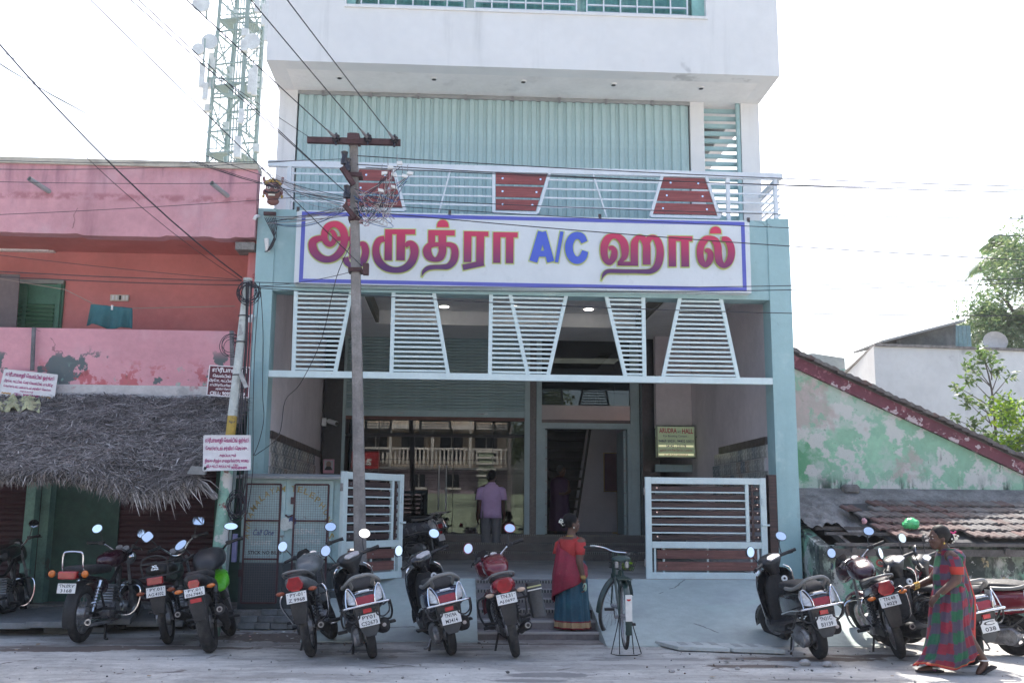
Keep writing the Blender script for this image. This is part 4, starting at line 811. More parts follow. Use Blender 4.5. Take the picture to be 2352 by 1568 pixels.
# ================================================================== thatched awning
th = thing('thatch_awning', 'grey palm leaf thatch awning sloping over the shop front', 'awning', (-5, 13, 0))
tA, tB = (13.92, Z(200, 912, 13.92)), (12.2, 1.86)
XT0, XT1 = -11.0, -2.98
def thz(x, t):
    y = tA[0]+(tB[0]-tA[0])*t; z = tA[1]+(tB[1]-tA[1])*t
    z += .05*nz(x, y, 1.1, 3)+.03*nz(x, y, 3., 1)-.16*max(0, 1-abs(x+3.75)/.9)*t**2-.03*sin(x*1.7)*t; return y, z
mb = MB(); nx, ny = 90, 20; vv_ = []
for j in range(ny+1):
    for i in range(nx+1):
        x = XT0+(XT1-XT0)*i/nx-.12*(j/ny)*(i/nx); y, z = thz(x, j/ny); vv_.append((x, y, z))
mb.add(vv_, [(j*(nx+1)+i, j*(nx+1)+i+1, (j+1)*(nx+1)+i+1, (j+1)*(nx+1)+i) for j in range(ny) for i in range(nx)])
M_that = mat('thatch_dark', (.045, .04, .042), .95, var=.3, vscale=6)
mb.v = [(a, b, c-.02) for a, b, c in mb.v]+[(a, b, c-.1) for a, b, c in mb.v]; nq = (nx+1)*(ny+1); mb.f += [tuple(i+nq for i in f) for f in mb.f]; mb.mi *= 2; o = mb.part('thatch_bed', M_that, th)
M_str = [mat('dry_leaf_%d' % i, c, .85, var=.25, vscale=3) for i, c in enumerate([(.235, .21, .20), (.14, .125, .12), (.33, .30, .285), (.06, .055, .053), (.55, .52, .5)])]
random.seed(21)
mb = MB()
def strand(mb, p, d, L_, w_, n, bend):
    """thin leaf blade of three joints"""
    d = Vector(d).normalized(); s_ = d.cross(Vector(n)).normalized(); n = Vector(n)
    a = Vector(p); pts = [a, a+d*L_*.5+n*bend*.3, a+d*L_-n*bend]
    ws = [w_*.7, w_, w_*.15]
    mb.add([q+s_*k*wq for q, wq in zip(pts, ws) for k in (-1, 1)], [(0, 1, 3, 2), (2, 3, 5, 4)])
sl_ = Vector((0, tB[0]-tA[0], tB[1]-tA[1])).normalized(); nn_ = Vector((0, sl_.z, -sl_.y)).normalized()
if nn_.z < 0: nn_ = -nn_
for i in range(40000):
    t = random.random(); x = rnd(-7.6, XT1) if random.random() < .93 else rnd(XT0, -7.6); x -= .12*t
    y, z = thz(x, t); ang = random.choice((-1, 1))*abs(random.gauss(.95, .35)) if random.random() < .75 else rnd(-.4, .4)
    d = Vector((sin(ang), 0, 0))+sl_*cos(ang)+nn_*rnd(-.12, .22)
    mb.cur = random.choices((0, 1, 2, 3, 4), (34, 24, 18, 26, 2.0))[0]
    strand(mb, (x, y, z+rnd(.0, .06)), d, rnd(.07, .26), rnd(.0025, .0075), nn_, rnd(-.02, .03))
for i in range(4200):          # ragged hanging fringe
    x = rnd(-7.6, XT1-.1); y, z = thz(x, 1); c = max(0, 1-abs(x+3.75)/.8)
    d = Vector((rnd(-.6, .6), rnd(-.55, .1), -rnd(.25, 1)))
    mb.cur = random.choices((0, 1, 2, 3, 4), (34, 30, 14, 20, 1))[0]
    strand(mb, (x, y+rnd(-.06, .12), z+rnd(-.08, .04)), d, rnd(.04, .13)*(1+.8*c), rnd(.002, .006), nn_, rnd(0, .04))
for (u, L_, dx) in ((1000/1.633, .3, .5), (640, .25, .2)): pass
for i in range(40):            # a few long loose fronds
    x = rnd(-4.4, -3.1); y, z = thz(x, .97); mb.cur = random.choice((2, 4, 2)); strand(mb, (x, y-.02, z), (rnd(.2, 1), rnd(-.4, 0), -rnd(.2, .8)), rnd(.25, .42), .009, nn_, .08)
for i in range(160):           # stub ends at the right verge
    t = rnd(0, .75); y, z = thz(XT1, t); mb.cur = random.choice((0, 2, 1)); strand(mb, (XT1-.12*t-.12, y, z+rnd(-.08, .04)), (1, rnd(-.15, .1), rnd(-.1, .05)), rnd(.14, .3), .009, nn_, 0)
o = mb.part('thatch_strand', M_str, th); o['kind'] = 'stuff'
MB().cyl(P(490, 1128, 12.3)+Vector((-.25, .4, .1)), P(490, 1128, 12.3)+Vector((.04, -.1, -.06)), .05, .045, 10).part('rafter_end', mat('grey_timber', (.2, .19, .19), .9), th)
for u in (300, 455): MB().cyl(P(u, 1120, 12.6), P(u+6, 1105, 13.9)+Vector((0, 0, .7)), .035).part('rafter', mat('grey_timber', (.2, .19, .19), .9), th)
# plastic sheet caught on the thatch
mb = MB(); vv_ = []
for j in range(9):
    for i in range(15):
        u = 0+92*i/14; v = 912+30*j/8+6*sin(i*1.1); Yq = 13.75-.35*j/8; p_ = P(u, v, Yq); vv_.append((p_.x, p_.y+.03*sin(i*2.1+j), p_.z+.03*sin(i*1.7+j*2.3)))
mb.add(vv_, [(j*15+i, j*15+i+1, (j+1)*15+i+1, (j+1)*15+i) for j in range(8) for i in range(14)])
tag(mb.part('plastic_sheet', mat('yellowed_plastic', (.42, .42, .24), .4, var=.3, vscale=6), smooth=50), 'crumpled yellowish plastic sheet lying on the thatch under a tilted board', 'plastic sheet')
# ---- welding boards
M_board = mat('white_board', (.66, .66, .68), .5, var=.06, vscale=4, layers=[dict(c=(.4, .36, .33), s=7, lo=.62, hi=.74, a=.5)]); M_mag = mat('magenta_ink', (.38, .02, .16), .6, var=.1); M_marb = mat('maroon_board', (.10, .012, .028), .5, var=.1); M_och = mat('ochre_ink', (.5, .27, .06), .6, var=.1); M_wht = mat('white_ink', (.75, .72, .75), .5, var=.05)
def board(name, label, TL, TR, BR, BL, Y, mback, mink, lines, rim, extras=()):
    q = [P(*a_, Y) for a_ in (TL, TR, BR, BL)]; b_ = thing(name, label, 'sign', tuple((q[2]+q[3])/2))
    MB().prxz([(p_.x, p_.z) for p_ in q], Y, Y+.02).part('panel', mback, b_)
    for i in range(4): a_, c_ = q[i], q[(i+1) % 4]; MB().bar((a_.x, Y-.002, a_.z), (c_.x, Y-.002, c_.z), .012, .012, up=(0, 1, 0)).part('rim', rim, b_)
    r_ = (q[1]-q[0]); r_.y = 0; W_ = r_.length; r_.normalize(); u_ = (q[0]-q[3]); u_.y = 0; H_ = u_.length; u_.normalize()
    for body, fx, fz, fw, fh, m_ in lines:
        c_ = q[3]+r_*W_*fx+u_*H_*fz; text(body, (c_.x, Y-.006, c_.z), r_, u_, W_*fw, H_*fh*1.12, m_ or mink, b_, .032)
    return b_
L1 = 'ஸ்ரீபாலாஜி ெவல்டிங் ஒர்க்ஸ்'
board('welding_board', 'white welding board hung low on the leaning pole, with the words CIVIL WORK', (469, 1000), (575, 1000), (575, 1078), (467, 1080), 12.1, M_board, M_mag, [(L1, .5, .85, .94, .17, None), ('ேகஸ்ஸ்டவ் சர்வீஸ் ெசய்து .', .5, .62, .92, .15, None), ('தரப்படும்', .52, .42, .36, .11, None), ('இங்கு சிறந்த முைறயில்(CIVIL WORK)', .5, .265, .94, .12, None), ('வீடு கட்டி தரப்படும்', .32, .11, .52, .12, None), ('CELL', .7, .155, .12, .05, None), ('9095684489', .77, .075, .34, .075, None)], M_board)
for v in (1021, 1041): pass
board('welding_board', 'white welding board tilted on top of the thatch beside the plastic sheet', (11, 848), (132, 861), (124, 917), (-3, 908), 13.8, M_board, M_mag, [(L1, .5, .82, .92, .2, None), ('பீரோ, கட்டில், ேசர் ெவல்டிங், ஸ்பிேர', .5, .58, .92, .13, None), ('ேகஸ்ஸ்டவ், பம்ப்ஸ்டவ் சர்வீஸ் ெசய்து', .5, .38, .9, .12, None), ('தரப்படும்', .5, .24, .25, .08, None), ('CELL: 9095684489', .52, .11, .5, .1, None), ('~~~', .13, .12, .18, .07, M_och), ('~~~', .88, .12, .18, .07, M_och)], M_board)
board('welding_board', 'maroon welding board with white lettering behind the leaning pole', (482, 839), (575, 844), (571, 913), (475, 907), 13.6, M_marb, M_wht, [('ஸ்ரீபாலாஜி', .5, .85, .86, .2, None), ('ெவல்டிங் ஒர்க்ஸ்', .5, .65, .8, .13, None), ('பீரோ, கட்டில், ேசர்', .42, .5, .8, .11, None), ('ஸ்பிேரெபயிண்டிங், ேகஸ்', .5, .35, .9, .1, None), ('சர்வீஸ் ெசய்து தரப்படும்', .55, .22, .7, .09, None), ('CELL: 9095684489', .5, .08, .86, .11, None)], M_wht)
tag(MB().prxz([(X(432, 1088, 12.15), Z(432, 1088, 12.15)), (X(472, 1090, 12.15), Z(472, 1090, 12.15)), (X(478, 1072, 12.15), Z(478, 1072, 12.15)), (X(442, 1070, 12.15), Z(442, 1070, 12.15))], 12.1, 12.16).part('sheet_flap', M_slab), 'grey sheet flap sticking out of the thatch under the low board', 'sheet')
# ================================================================== old house on the right
YGB = 15.5
rh = thing('green_house', 'old low house with peeling green gable wall and maroon bargeboard', 'house', (6.5, YGB, 0))
M_gab = mat('peeling_green', (.27, .48, .34), .85, var=.12, vscale=1.2, bump=.5, bscale=22, layers=[
    dict(c=(.11, .32, .17), s=1.1, lo=.47, hi=.55, m=[('x', 6.3, 5.2)]), dict(c=(.44, .53, .47), s=1.5, lo=.46, hi=.56, det=14, a=.85), dict(c=(.56, .56, .54), s=3.2, lo=.50, hi=.56, det=14, a=.9), dict(c=(.43, .35, .33), s=1.1, lo=.55, hi=.62, seed=4, det=14, a=.75), dict(c=(.16, .20, .15), s=16, lo=.66, hi=.72, det=4, a=.7),
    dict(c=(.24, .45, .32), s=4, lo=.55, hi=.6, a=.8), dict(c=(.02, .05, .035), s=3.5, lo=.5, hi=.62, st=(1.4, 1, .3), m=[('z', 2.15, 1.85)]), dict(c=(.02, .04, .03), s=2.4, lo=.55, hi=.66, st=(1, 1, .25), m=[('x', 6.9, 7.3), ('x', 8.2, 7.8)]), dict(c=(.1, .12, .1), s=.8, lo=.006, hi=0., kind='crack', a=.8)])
def gz(x): return 3.8-(x-5.33)*.4536
MB().prxz([(4.86, -.05), (10.2, -.05), (10.2, gz(10.2)), (4.86, gz(4.86))], YGB, YGB+.25).part('gable_wall', M_gab, rh)
M_barge = mat('maroon_bargeboard', (.12, .022, .04), .6, var=.15, vscale=3, layers=[dict(c=(.46, .38, .40), s=5, lo=.56, hi=.59, det=9, st=(1, 1, 1)), dict(c=(.25, .09, .11), s=9, lo=.58, hi=.63)])
MB().prxz([(4.86, gz(4.86)-.04), (10.3, gz(10.3)-.04), (10.3, gz(10.3)+.15), (4.86, gz(4.86)+.15)], YGB-.08, YGB+.05).part('bargeboard', M_barge, rh)
M_tile = [mat('roof_tile_%d' % i, c, .85, var=.2, vscale=5, bump=.4, bscale=40, layers=[dict(c=(.11, .105, .10), s=4, lo=.46, hi=.64, a=.75)]) for i, c in enumerate([(.125, .068, .062), (.11, .09, .086), (.15, .14, .135), (.125, .085, .078)])]
random.seed(9)
rs_ = MB().prxz([(4.86, gz(4.86)+.15), (10.3, gz(10.3)+.15), (10.3, gz(10.3)+.19), (4.86, gz(4.86)+.19)], YGB-.05, 21).part('roof', M_tile[1], rh)
em = [MB().prxz([(-.06, 0), (.11, -.05), (.11, -.02), (.02, .045), (-.05, .05)], -.16, .16).mesh('ridge_tile', t) for t in M_tile]
for i in range(44):
    x = 4.95+i*.122; inst('ridge_tile', em[random.choice((1, 2, 1, 2, 0))], rs_, (x, YGB+rnd(-.02, .02), gz(x)+.2+rnd(-.008, .012)), (0, rnd(-.06, .06), 0))
# lean-to in front
ye, yt_, ze, zt2 = 13.3, 15.5, 1.10, 1.74
M_lw = mat('mouldy_wall', (.26, .32, .26), .9, var=.15, vscale=2, bump=.8, bscale=18, layers=[
    dict(c=(.20, .38, .27), s=1.2, lo=.5, hi=.56, det=8), dict(c=(.42, .43, .40), s=2.2, lo=.54, hi=.58, det=9), dict(c=(.04, .05, .045), s=2.2, lo=.44, hi=.58, det=14, st=(1.3, 1, .7)), dict(c=(.07, .08, .075), s=7, lo=.52, hi=.6, det=10), dict(c=(.45, .46, .44), s=9, lo=.60, hi=.64, det=8), dict(c=(.40, .33, .2), s=3, lo=.62, hi=.66, m=[('x', 6.5, 7.2)]), dict(c=(.06, .10, .06), s=2, lo=.42, hi=.6, m=[('z', .45, .05)])])
lwall = MB().box(4.95, 10.6, 13.5, 13.7, -.05, 1.06).part('front_wall', M_lw, rh)
MB().pryz([(13.42, -.05), (15.49, -.05), (15.49, 1.66), (13.42, 1.05)], 4.87, 5.02).part('end_wall', M_lw, rh)
M_cem = mat('cement_rubble', (.20, .195, .19), .95, var=.3, vscale=4, bump=1.5, bscale=14)
def lz(y): return ze+(zt2-ze)*(y-ye)/(yt_-ye)
MB().pryz([(ye+.08, lz(ye+.08)-.05), (yt_, lz(yt_)-.05), (yt_, lz(yt_)-.01), (ye+.08, lz(ye+.08)-.01)], 5.9, 10.6).part('roof_board', M_dark, rh)
# cement smeared over the left end and along the top
mb = grid_sheet(4.88, 6.6, 13.85, 15.49, 50, 40, lambda x, y: 0); nv = []
for x, y, z in mb.v:
    f = max(0, 1-max(0, x-5.35-.55*max(0, (y-14.4))-.15*nz(x, y, 2., 7))/.3); nv.append((x, y, lz(y)+.04*f+.09*abs(nz(x, y, 3., 2))*f+.05*nz(x, y, 11, 4)+.03*nz(x, y, 23, 6)-.09*(1-f)))
mb.v = nv; mb.part('cement_cap', M_cem, rh, smooth=50)
mb = MB().pryz([(15.15, lz(15.15)-.02), (15.2, lz(15.2)+.06), (15.42, 1.84), (15.497, 1.87), (15.497, 1.6)], 5.0, 9.3); mb.part('cement_fillet', M_cem, rh); MB().box(6.0, 6.25, 15.3, 15.49, 1.78, 1.93).part('cement_lump', M_cem, rh, bevel=.04)
tw, tl_ = .215, .34
prof = [(0, .0), (.03, .016), (.06, .015), (.09, .003), (.12, .002), (.15, .016), (.19, .018), (.21, .004)]
tm = []
for t in M_tile:
    mb = MB(); top = [(a, b+.024) for a, b in prof]; poly = prof+top[::-1]
    mb.prism(poly, lambda a, b, d: (a, d, b), 0, tl_); tm.append(mb.mesh('roof_tile', t))
sl = atan2(zt2-ze, yt_-ye); rows = 6
for r_ in range(rows):
    y0 = ye+.02+r_*.285
    for c_ in range(26):
        x = 5.05+c_*tw+(.1 if r_ % 2 else 0)
        if x < 5.75 and r_ == 0: continue
        if r_ == 0 and 6.62 < x < 6.78: continue
        if x < 5.55+.12*r_ and r_ < 3 and r_ > 0: continue
        if r_ >= 3 and x < 5.75+.2*(r_-3) and not (r_ == 4 and 5.6 < x < 5.9): continue
        k = random.choices((0, 1, 2, 3), (5, 4, 2, 3) if x < 7 else (1, 5, 5, 1))[0]
        inst('roof_tile', tm[k], rh, (x, y0, lz(y0)+.062+rnd(-.006, .01)), (sl-.085, 0, rnd(-.03, .03)))
M_beam = mat('grey_rafter', (.11, .10, .095), .9, var=.3, vscale=5)
MB().box(5.0, 10.6, 13.32, 13.4, .93, 1.02).part('eave_beam', M_beam, rh); MB().box(5.05, 10.6, 13.28, 13.33, 1.06, 1.10).part('batten', M_beam, rh); MB().box(5.05, 6.2, 13.62, 13.67, lz(13.62)-.0, lz(13.62)+.04).part('batten', M_beam, rh)
MB().box(5.02, 6.1, 13.9, 13.96, lz(13.9)-.02, lz(13.9)+.03).part('batten', M_beam, rh)
for i in range(8): x = 5.3+i*.7; MB().bar((x, 13.28, 1.0), (x, 15.3, 1.0+.29*2), .06, .08).part('rafter', M_beam, rh)
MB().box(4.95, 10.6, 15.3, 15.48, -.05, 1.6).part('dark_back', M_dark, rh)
M_redp = mat('red_scrawl', (.35, .05, .05), .7); text('24', (X(1978, 1285, 13.49), 13.49, Z(1978, 1285, 13.49)), (1, 0, -.15), (.1, 0, 1), .2, .13, M_redp, lwall, .02); text('C', (X(2020, 1292, 13.49), 13.492, Z(2020, 1292, 13.49)), (1, 0, -.15), (.1, 0, 1), .1, .1, M_redp, lwall, .03)
text('0 9 8', (X(1925, 1300, 13.49), 13.493, Z(1925, 1300, 13.49)), (1, 0, 0), (.2, 0, 1), .25, .09, M_navy, lwall)
mb = MB(); mb.prxz([(X(u, v, 13.49), Z(u, v, 13.49)) for u, v in ((2150, 1372), (2166, 1360), (2172, 1345), (2190, 1338), (2208, 1330), (2230, 1328), (2214, 1342), (2200, 1350), (2186, 1362), (2176, 1384), (2160, 1398))], 13.488, 13.498); mb.part('torn_poster', M_board, lwall)
for k in range(5): x = X(2026+13*k, 1330, 13.49); MB().box(x, x+.045, 13.491, 13.499, Z(2030, 1358, 13.49), Z(2030, 1315, 13.49)).part('painted_stripe', mat('faded_black', (.09, .1, .09), .9, var=.3, vscale=14), lwall)
# bags on the roof
def bag(label, u, v, r, col):
    y_ = 13.62; c0 = P(u, v, y_); mb = MB(); random.seed(int(u)); n_, m_ = 16, 9; rings = []
    for i in range(m_+1):
        t = -pi/2+pi*i/m_; t = max(-1.5, min(1.5, t)); rings.append([c0+Vector((r[0]*cos(t)*cos(2*pi*j/n_), r[1]*cos(t)*sin(2*pi*j/n_), r[2]*sin(t)))*(1+rnd(-.2, .2)) for j in range(n_)])
    mb.loft(rings); tag(mb.part('plastic_bag', mat('bag_'+label[:5], col, .3, var=.2, vscale=12), smooth=30), label, 'bag')
bag('crumpled bright green plastic bag on the roof tiles', 2092, 1202, (.11, .09, .075), (.09, .52, .20)); bag('tiny pale pink plastic bag on the roof tiles', 1985, 1196, (.035, .03, .04), (.55, .3, .34))

# ================================================================== buildings behind
M_ww = mat('old_white_wall', (.60, .62, .62), .9, var=.06, vscale=.8, layers=[dict(c=(.36, .37, .37), s=.9, lo=.54, hi=.75, st=(1.3, 1.3, .2), a=.6), dict(c=(.3, .31, .31), s=2., lo=.6, hi=.75, m=[('z', 4.2, 5.2)], a=.7)])
wb = thing('white_building', 'plain off-white walled building standing behind the tiled houses', 'building', (12, 22, 0))
a, b, c_ = P(2011, 880, 22), P(2500, 880, 22.5), P(1945, 880, 26.5); zt3 = Z(2011, 795, 22)
poly = [(c_.x, c_.y), (a.x, a.y), (b.x, b.y), (b.x, 27)]
MB().prxy(poly, 0, zt3).part('wall', M_ww, wb); MB().prxy([(c_.x-.06, c_.y), (a.x, a.y-.06), (b.x, b.y-.06), (b.x, 27.1)], zt3, zt3+.06).part('coping', M_conc, wb)
for u, v in ((1982, 884), (1998, 878)): p_ = P(u, v, 23.8); MB().cyl(p_+Vector((0, .4, 0)), p_+Vector((-.1, -.35, -.05)), .07).part('spout', M_conc, wb)
shd = thing('rooftop_shed', 'dark lean-to shed of grey sheets on the white building', 'shed', (12, 24, zt3))
y_ = 23.6; mb = MB(); mb.prxz([(X(u, v, y_), Z(u, v, y_)) for u, v in ((2060, 803), (2195, 803), (2195, 744), (2060, 778))], y_, y_+2); mb.part('side_sheet', mat('dark_sheet', (.13, .14, .14), .8, var=.3, vscale=1.5, layers=[dict(c=(.22, .22, .21), s=2, lo=.5, hi=.7, st=(1, 1, .2))]), shd)
MB().bar((X(2020, 790, y_)-.1, y_+.5, Z(2020, 790, y_)), (X(2198, 742, y_), y_+.5, Z(2198, 742, y_)), 1.8, .05).part('roof_sheet', mat('grey_sheet', (.3, .31, .31), .7), shd)
for i in range(5): x = X(2196+i*10, 770, y_); MB().box(x, x+.095, y_+.3, y_+.34, Z(2220, 803, y_), Z(2220, 742, y_)).part('corrugated_sheet', mat('blue_sheet', (.16, .27, .29), .6, var=.2, vscale=2), shd)
ds = thing('satellite_dish', 'small grey satellite dish on the white building roof', 'satellite dish', tuple(P(2282, 806, 23)))
p_ = P(2282, 795, 23); mb = MB(); rings = []
for i in range(7):
    r_ = .06+.2*i/6; rings.append([p_+Vector((r_*1.2*cos(2*pi*j/20), -.02-(r_*r_)*1.2, r_*.95*sin(2*pi*j/20)+.1)) for j in range(20)])
mb.loft(rings, caps=False); mb.f.append(tuple(range(20))); mb.mi.append(0); mb.part('bowl', mat('dish_grey', (.42, .42, .42), .6), ds, smooth=True); MB().cyl(p_+Vector((0, .05, .1)), p_+Vector((0, .1, -.25)), .02).part('mast', M_steel, ds)
g2 = thing('grey_back_building', 'stained grey concrete building far behind the gable, left of the white one', 'building', (9, 30, 0))
x0, x1 = X(1800, 840, 30), X(1941, 840, 30); MB().prxz([(x0, 0), (x1, 0), (x1, Z(1941, 822, 30)), (X(1868, 811, 30), Z(1868, 811, 30)), (x0, Z(1825, 818, 30))], 30, 33).part('wall', mat('stained_grey', (.36, .37, .36), .9, var=.15, vscale=1, layers=[dict(c=(.12, .13, .13), s=2, lo=.5, hi=.65, st=(1, 1, .5))]), g2)
MB().box(X(1860, 860, 29), X(1945, 860, 29), 29, 30, 0, Z(1900, 846, 29)).part('teal_wall', mat('faded_teal', (.30, .42, .38), .9, var=.15, vscale=1.5, layers=[dict(c=(.15, .22, .2), s=2, lo=.5, hi=.7, st=(1, 1, .3))]), g2)

# ================================================================== plants
def leafmesh(pts, mats, size, seed, up=.35, aspect=2.2):
    random.seed(seed); mb = MB()
    for p_ in pts:
        d = Vector((rnd(-1, 1), rnd(-1, 1), rnd(-.8, .6)+up-.35)).normalized(); n_ = Vector((rnd(-1, 1), rnd(-1, 1), rnd(.2, 1))).normalized(); s_ = d.cross(n_)
        if s_.length < .05: continue
        s_.normalize(); L_ = size*rnd(.7, 1.3); w_ = L_/aspect/2; p_ = Vector(p_); mb.cur = random.randrange(len(mats))
        mb.add([p_, p_+d*L_*.45+s_*w_, p_+d*L_, p_+d*L_*.45-s_*w_], [(0, 1, 2, 3)])
    return mb
def leafm(name, c, t=.35):
    m = mat(name, c, .5, var=.2, vscale=1.5); b = m.node_tree.nodes['Principled BSDF']; b.inputs['Subsurface Weight'].default_value = 0
    N = m.node_tree.nodes; L = m.node_tree.links; tr = N.new('ShaderNodeBsdfTranslucent'); tr.inputs[0].default_value = (min(1, c[0]*2.2), min(1, c[1]*2.0), c[2]*1.3, 1)
    mx = N.new('ShaderNodeMixShader'); mx.inputs[0].default_value = t; L.new(b.outputs[0], mx.inputs[1]); L.new(tr.outputs[0], mx.inputs[2]); L.new(mx.outputs[0], N['Material Output'].inputs[0]); return m
LF = [leafm('leaf_mid', (.085, .14, .06)), leafm('leaf_dark', (.055, .105, .045)), leafm('leaf_pale', (.14, .20, .10))]; LB = [leafm('leaf_bright', (.14, .26, .03), .5), leafm('leaf_lime', (.20, .30, .04), .5), leafm('leaf_mid', (.06, .12, .035))]
LT2 = [leafm('leaf_haze_a', (.09, .16, .085), .3), leafm('leaf_haze_b', (.065, .125, .07), .3), leafm('leaf_haze_c', (.15, .21, .12), .3)]
M_bark = mat('bark', (.12, .10, .085), .9, var=.25, vscale=6, bump=.6, bscale=20)
def clumps(centres, n, spread, seed):
    random.seed(seed); out = []
    for c0, r_ in centres:
        for i in range(int(n*r_*r_)):
            v = Vector((random.gauss(0, 1), random.gauss(0, 1), random.gauss(0, 1))).normalized()*r_*random.random()**.45; out.append(Vector(c0)+v*spread)
    return out
def tree(name, label, base, forks, centres, mats, n, size, seed, group=None, r0=.2):
    t = thing(name, label, 'tree', base, group); b = Vector(base); tr = MB()
    for path, rr in forks: tr.tube(smooth_path(path, 4), [rr*(1-.75*i/(len(path)*4-4)) for i in range(len(path)*4-3)], 8)
    tr.part('trunk', M_bark, t, smooth=True); leafmesh(clumps(centres, n, 1., seed), mats, size, seed).part('crown', mats, t); return t
b = Vector((X(2395, 700, 30), 30, 0)); random.seed(31); cs = []
for i in range(95):
    z = rnd(4.2, 10.6); rad_ = 2.1*max(0, 1-abs(z-7.4)/3.6)**.5+.3; t = rnd(0, 2*pi); cs.append(((b.x+rad_*cos(t)*rnd(.4, 1), 30+rad_*sin(t)*rnd(.3, 1), z), rnd(.45, .85)))
tree('neem_tree', 'tall leafy tree beyond the white building with palm fronds behind it', b, [([b, b+Vector((.1, 0, 3)), b+Vector((-.2, .1, 6)), b+Vector((0, 0, 10))], .22)]+[([b+Vector((0, 0, 3+i*.8)), b+Vector((1.2*cos(i*2.1), sin(i*2.1), 5+i*.8)), b+Vector((2.2*cos(i*2.1), 1.8*sin(i*2.1), 6+i*.9))], .09) for i in range(6)], cs, LT2, 640, .14, 5)
def palm(label, base, h_, n_, L_, seed):
    random.seed(seed); t = thing('coconut_palm', label, 'palm', base); b = Vector(base); MB().tube(smooth_path([b, b+Vector((.3, 0, h_*.5)), b+Vector((.2, 0, h_))], 6), .16, 10).part('trunk', M_bark, t, smooth=True); top = b+Vector((.2, 0, h_)); mb = MB()
    for i in range(n_):
        az = 2*pi*i/n_+rnd(-.2, .2); el = rnd(-.2, 1.1); d = Vector((cos(az), sin(az), 0)); pts = []
        for k in range(11): q = k/10; pts.append(top+d*L_*q*cos(el*.6)+Vector((0, 0, L_*(sin(el)*q-.75*q*q))))
        mb.cur = 0; mb.tube(pts, [.03*(1-.8*k/10) for k in range(11)], 4)
        for k in range(5, 60):
            q = k/60*10; j = int(q); p_ = pts[j].lerp(pts[min(j+1, 10)], q-j); tt = (pts[min(j+1, 10)]-pts[j]).normalized(); s_ = tt.cross(Vector((0, 0, 1))).normalized()
            for sg_ in (-1, 1):
                dd = (s_*sg_*.75+tt*.55+Vector((0, 0, -.55))).normalized(); le = .85*sin(pi*min(.97, .15+k/68)); wv = tt*.017; mb.cur = random.randrange(3)
                mb.add([p_-wv, p_+wv, p_+dd*le*.6+wv*.8+Vector((0, 0, -.03)), p_+dd*le+Vector((0, 0, -.12))], [(0, 1, 2, 3)])
    mb.part('frond', LT2, t); return t
palm('coconut palm with drooping fronds beside the tall leafy tree', (X(2292, 700, 31), 31, 0), 7.6, 17, 2.3, 3)
palm('coconut palm rising highest behind the tall leafy tree', (X(2350, 700, 36), 36, 0), 11.4, 16, 2.2, 8)
b = Vector((X(2282, 1050, 17.6), 17.6, 0)); random.seed(12); cs = []; fk = [([b, Vector((X(2284, 950, 17.6), 17.6, Z(2284, 950, 17.6))), Vector((X(2262, 830, 17.6), 17.6, Z(2262, 830, 17.6)))], .035)]
for u, v, r_ in ((2255, 812, .17), (2275, 822, .15), (2240, 840, .15), (2230, 870, .13), (2222, 840, .1), (2296, 850, .13), (2320, 862, .1), (2210, 905, .12), (2225, 925, .12), (2195, 885, .08), (2260, 930, .12), (2190, 960, .1), (2240, 975, .16), (2270, 1000, .18), (2215, 1010, .16), (2300, 960, .14)):
    p_ = P(u, v, 17.6+rnd(-.3, .3)); cs.append((p_, r_*1.1)); fk.append(([Vector((X(2278, min(1000, v+50), 17.6), 17.6, Z(2278, min(1000, v+50), 17.6))), p_], .012))
tree('sapling', 'slender sapling with grey green leaves against the white wall', b, fk, cs, LF, 1900, .12, 6)
b = Vector((X(2325, 1060, 17.2), 17.2, 0)); random.seed(14); cs = [(P(rnd(2285, 2390), rnd(905, 1075), 17.2+rnd(-.4, .4)), rnd(.13, .24)) for i in range(38)]
tree('bright_bush', 'bright lime green bush below the sapling', b, [([b, b+Vector((rnd(-.3, .4), 0, 1.6)), b+Vector((rnd(-.3, .5), 0, 2.6))], .03) for i in range(4)], cs, LB, 1500, .10, 7)
for i, (u, v, s_) in enumerate(((1935, 1425, .16), (1965, 1432, .2), (1990, 1440, .14), (1950, 1410, .14))):
    g = G(u, v); random.seed(90+i); pl = thing('wall_weed', 'green weed growing at the foot of the mouldy wall', 'weed', g, 'weeds at the wall foot'); pts = [g+Vector((random.gauss(0, .1), random.gauss(0, .05), abs(random.gauss(0, s_)))) for _ in range(170)]; leafmesh(pts, LF, .06, i).part('leaf_tuft', LF, pl)
    MB().tube([g, g+Vector((.01, 0, s_*1.5))], .005, 5).part('stem', M_bark, pl)

# ================================================================== cell tower
YT = 60; tcx = (X(475, 370, YT)+X(590, 370, YT))/2
tw_ = thing('cell_tower', 'pale green lattice cell tower with dishes and panel antennas', 'tower', (tcx, YT, 0))
M_tw = mat('tower_paint', (.24, .34, .32), .6, var=.1, vscale=.5); M_ant = mat('antenna_white', (.62, .66, .66), .5)
def corner(k, z):
    h_ = 1.55-.012*max(0, z-20)+.0; a = rad(28)+k*pi/2; return Vector((tcx+h_*1.05*cos(a)+.012*(z-25), YT+h_*1.05*sin(a), z))
zs_ = [2.2*i for i in range(22)]
for k in range(4): MB().bar(corner(k, 0), corner(k, 46), .2, .2).part('leg', M_tw, tw_)
lat = MB()
for i, z in enumerate(zs_[:-1]):
    for k in range(4):
        a, b2 = corner(k, z), corner((k+1) % 4, z); c2, d2 = corner(k, z+2.2), corner((k+1) % 4, z+2.2)
        lat.bar(a, b2, .09); lat.bar(a, d2, .07) if i % 2 else lat.bar(b2, c2, .07); m_ = (a+b2)/2; lat.bar(m_, (c2+d2)/2, .05) if k % 2 else None
        lat.bar((a+c2)/2, (b2+d2)/2, .05); lat.bar((a+c2)/2, m_, .045)
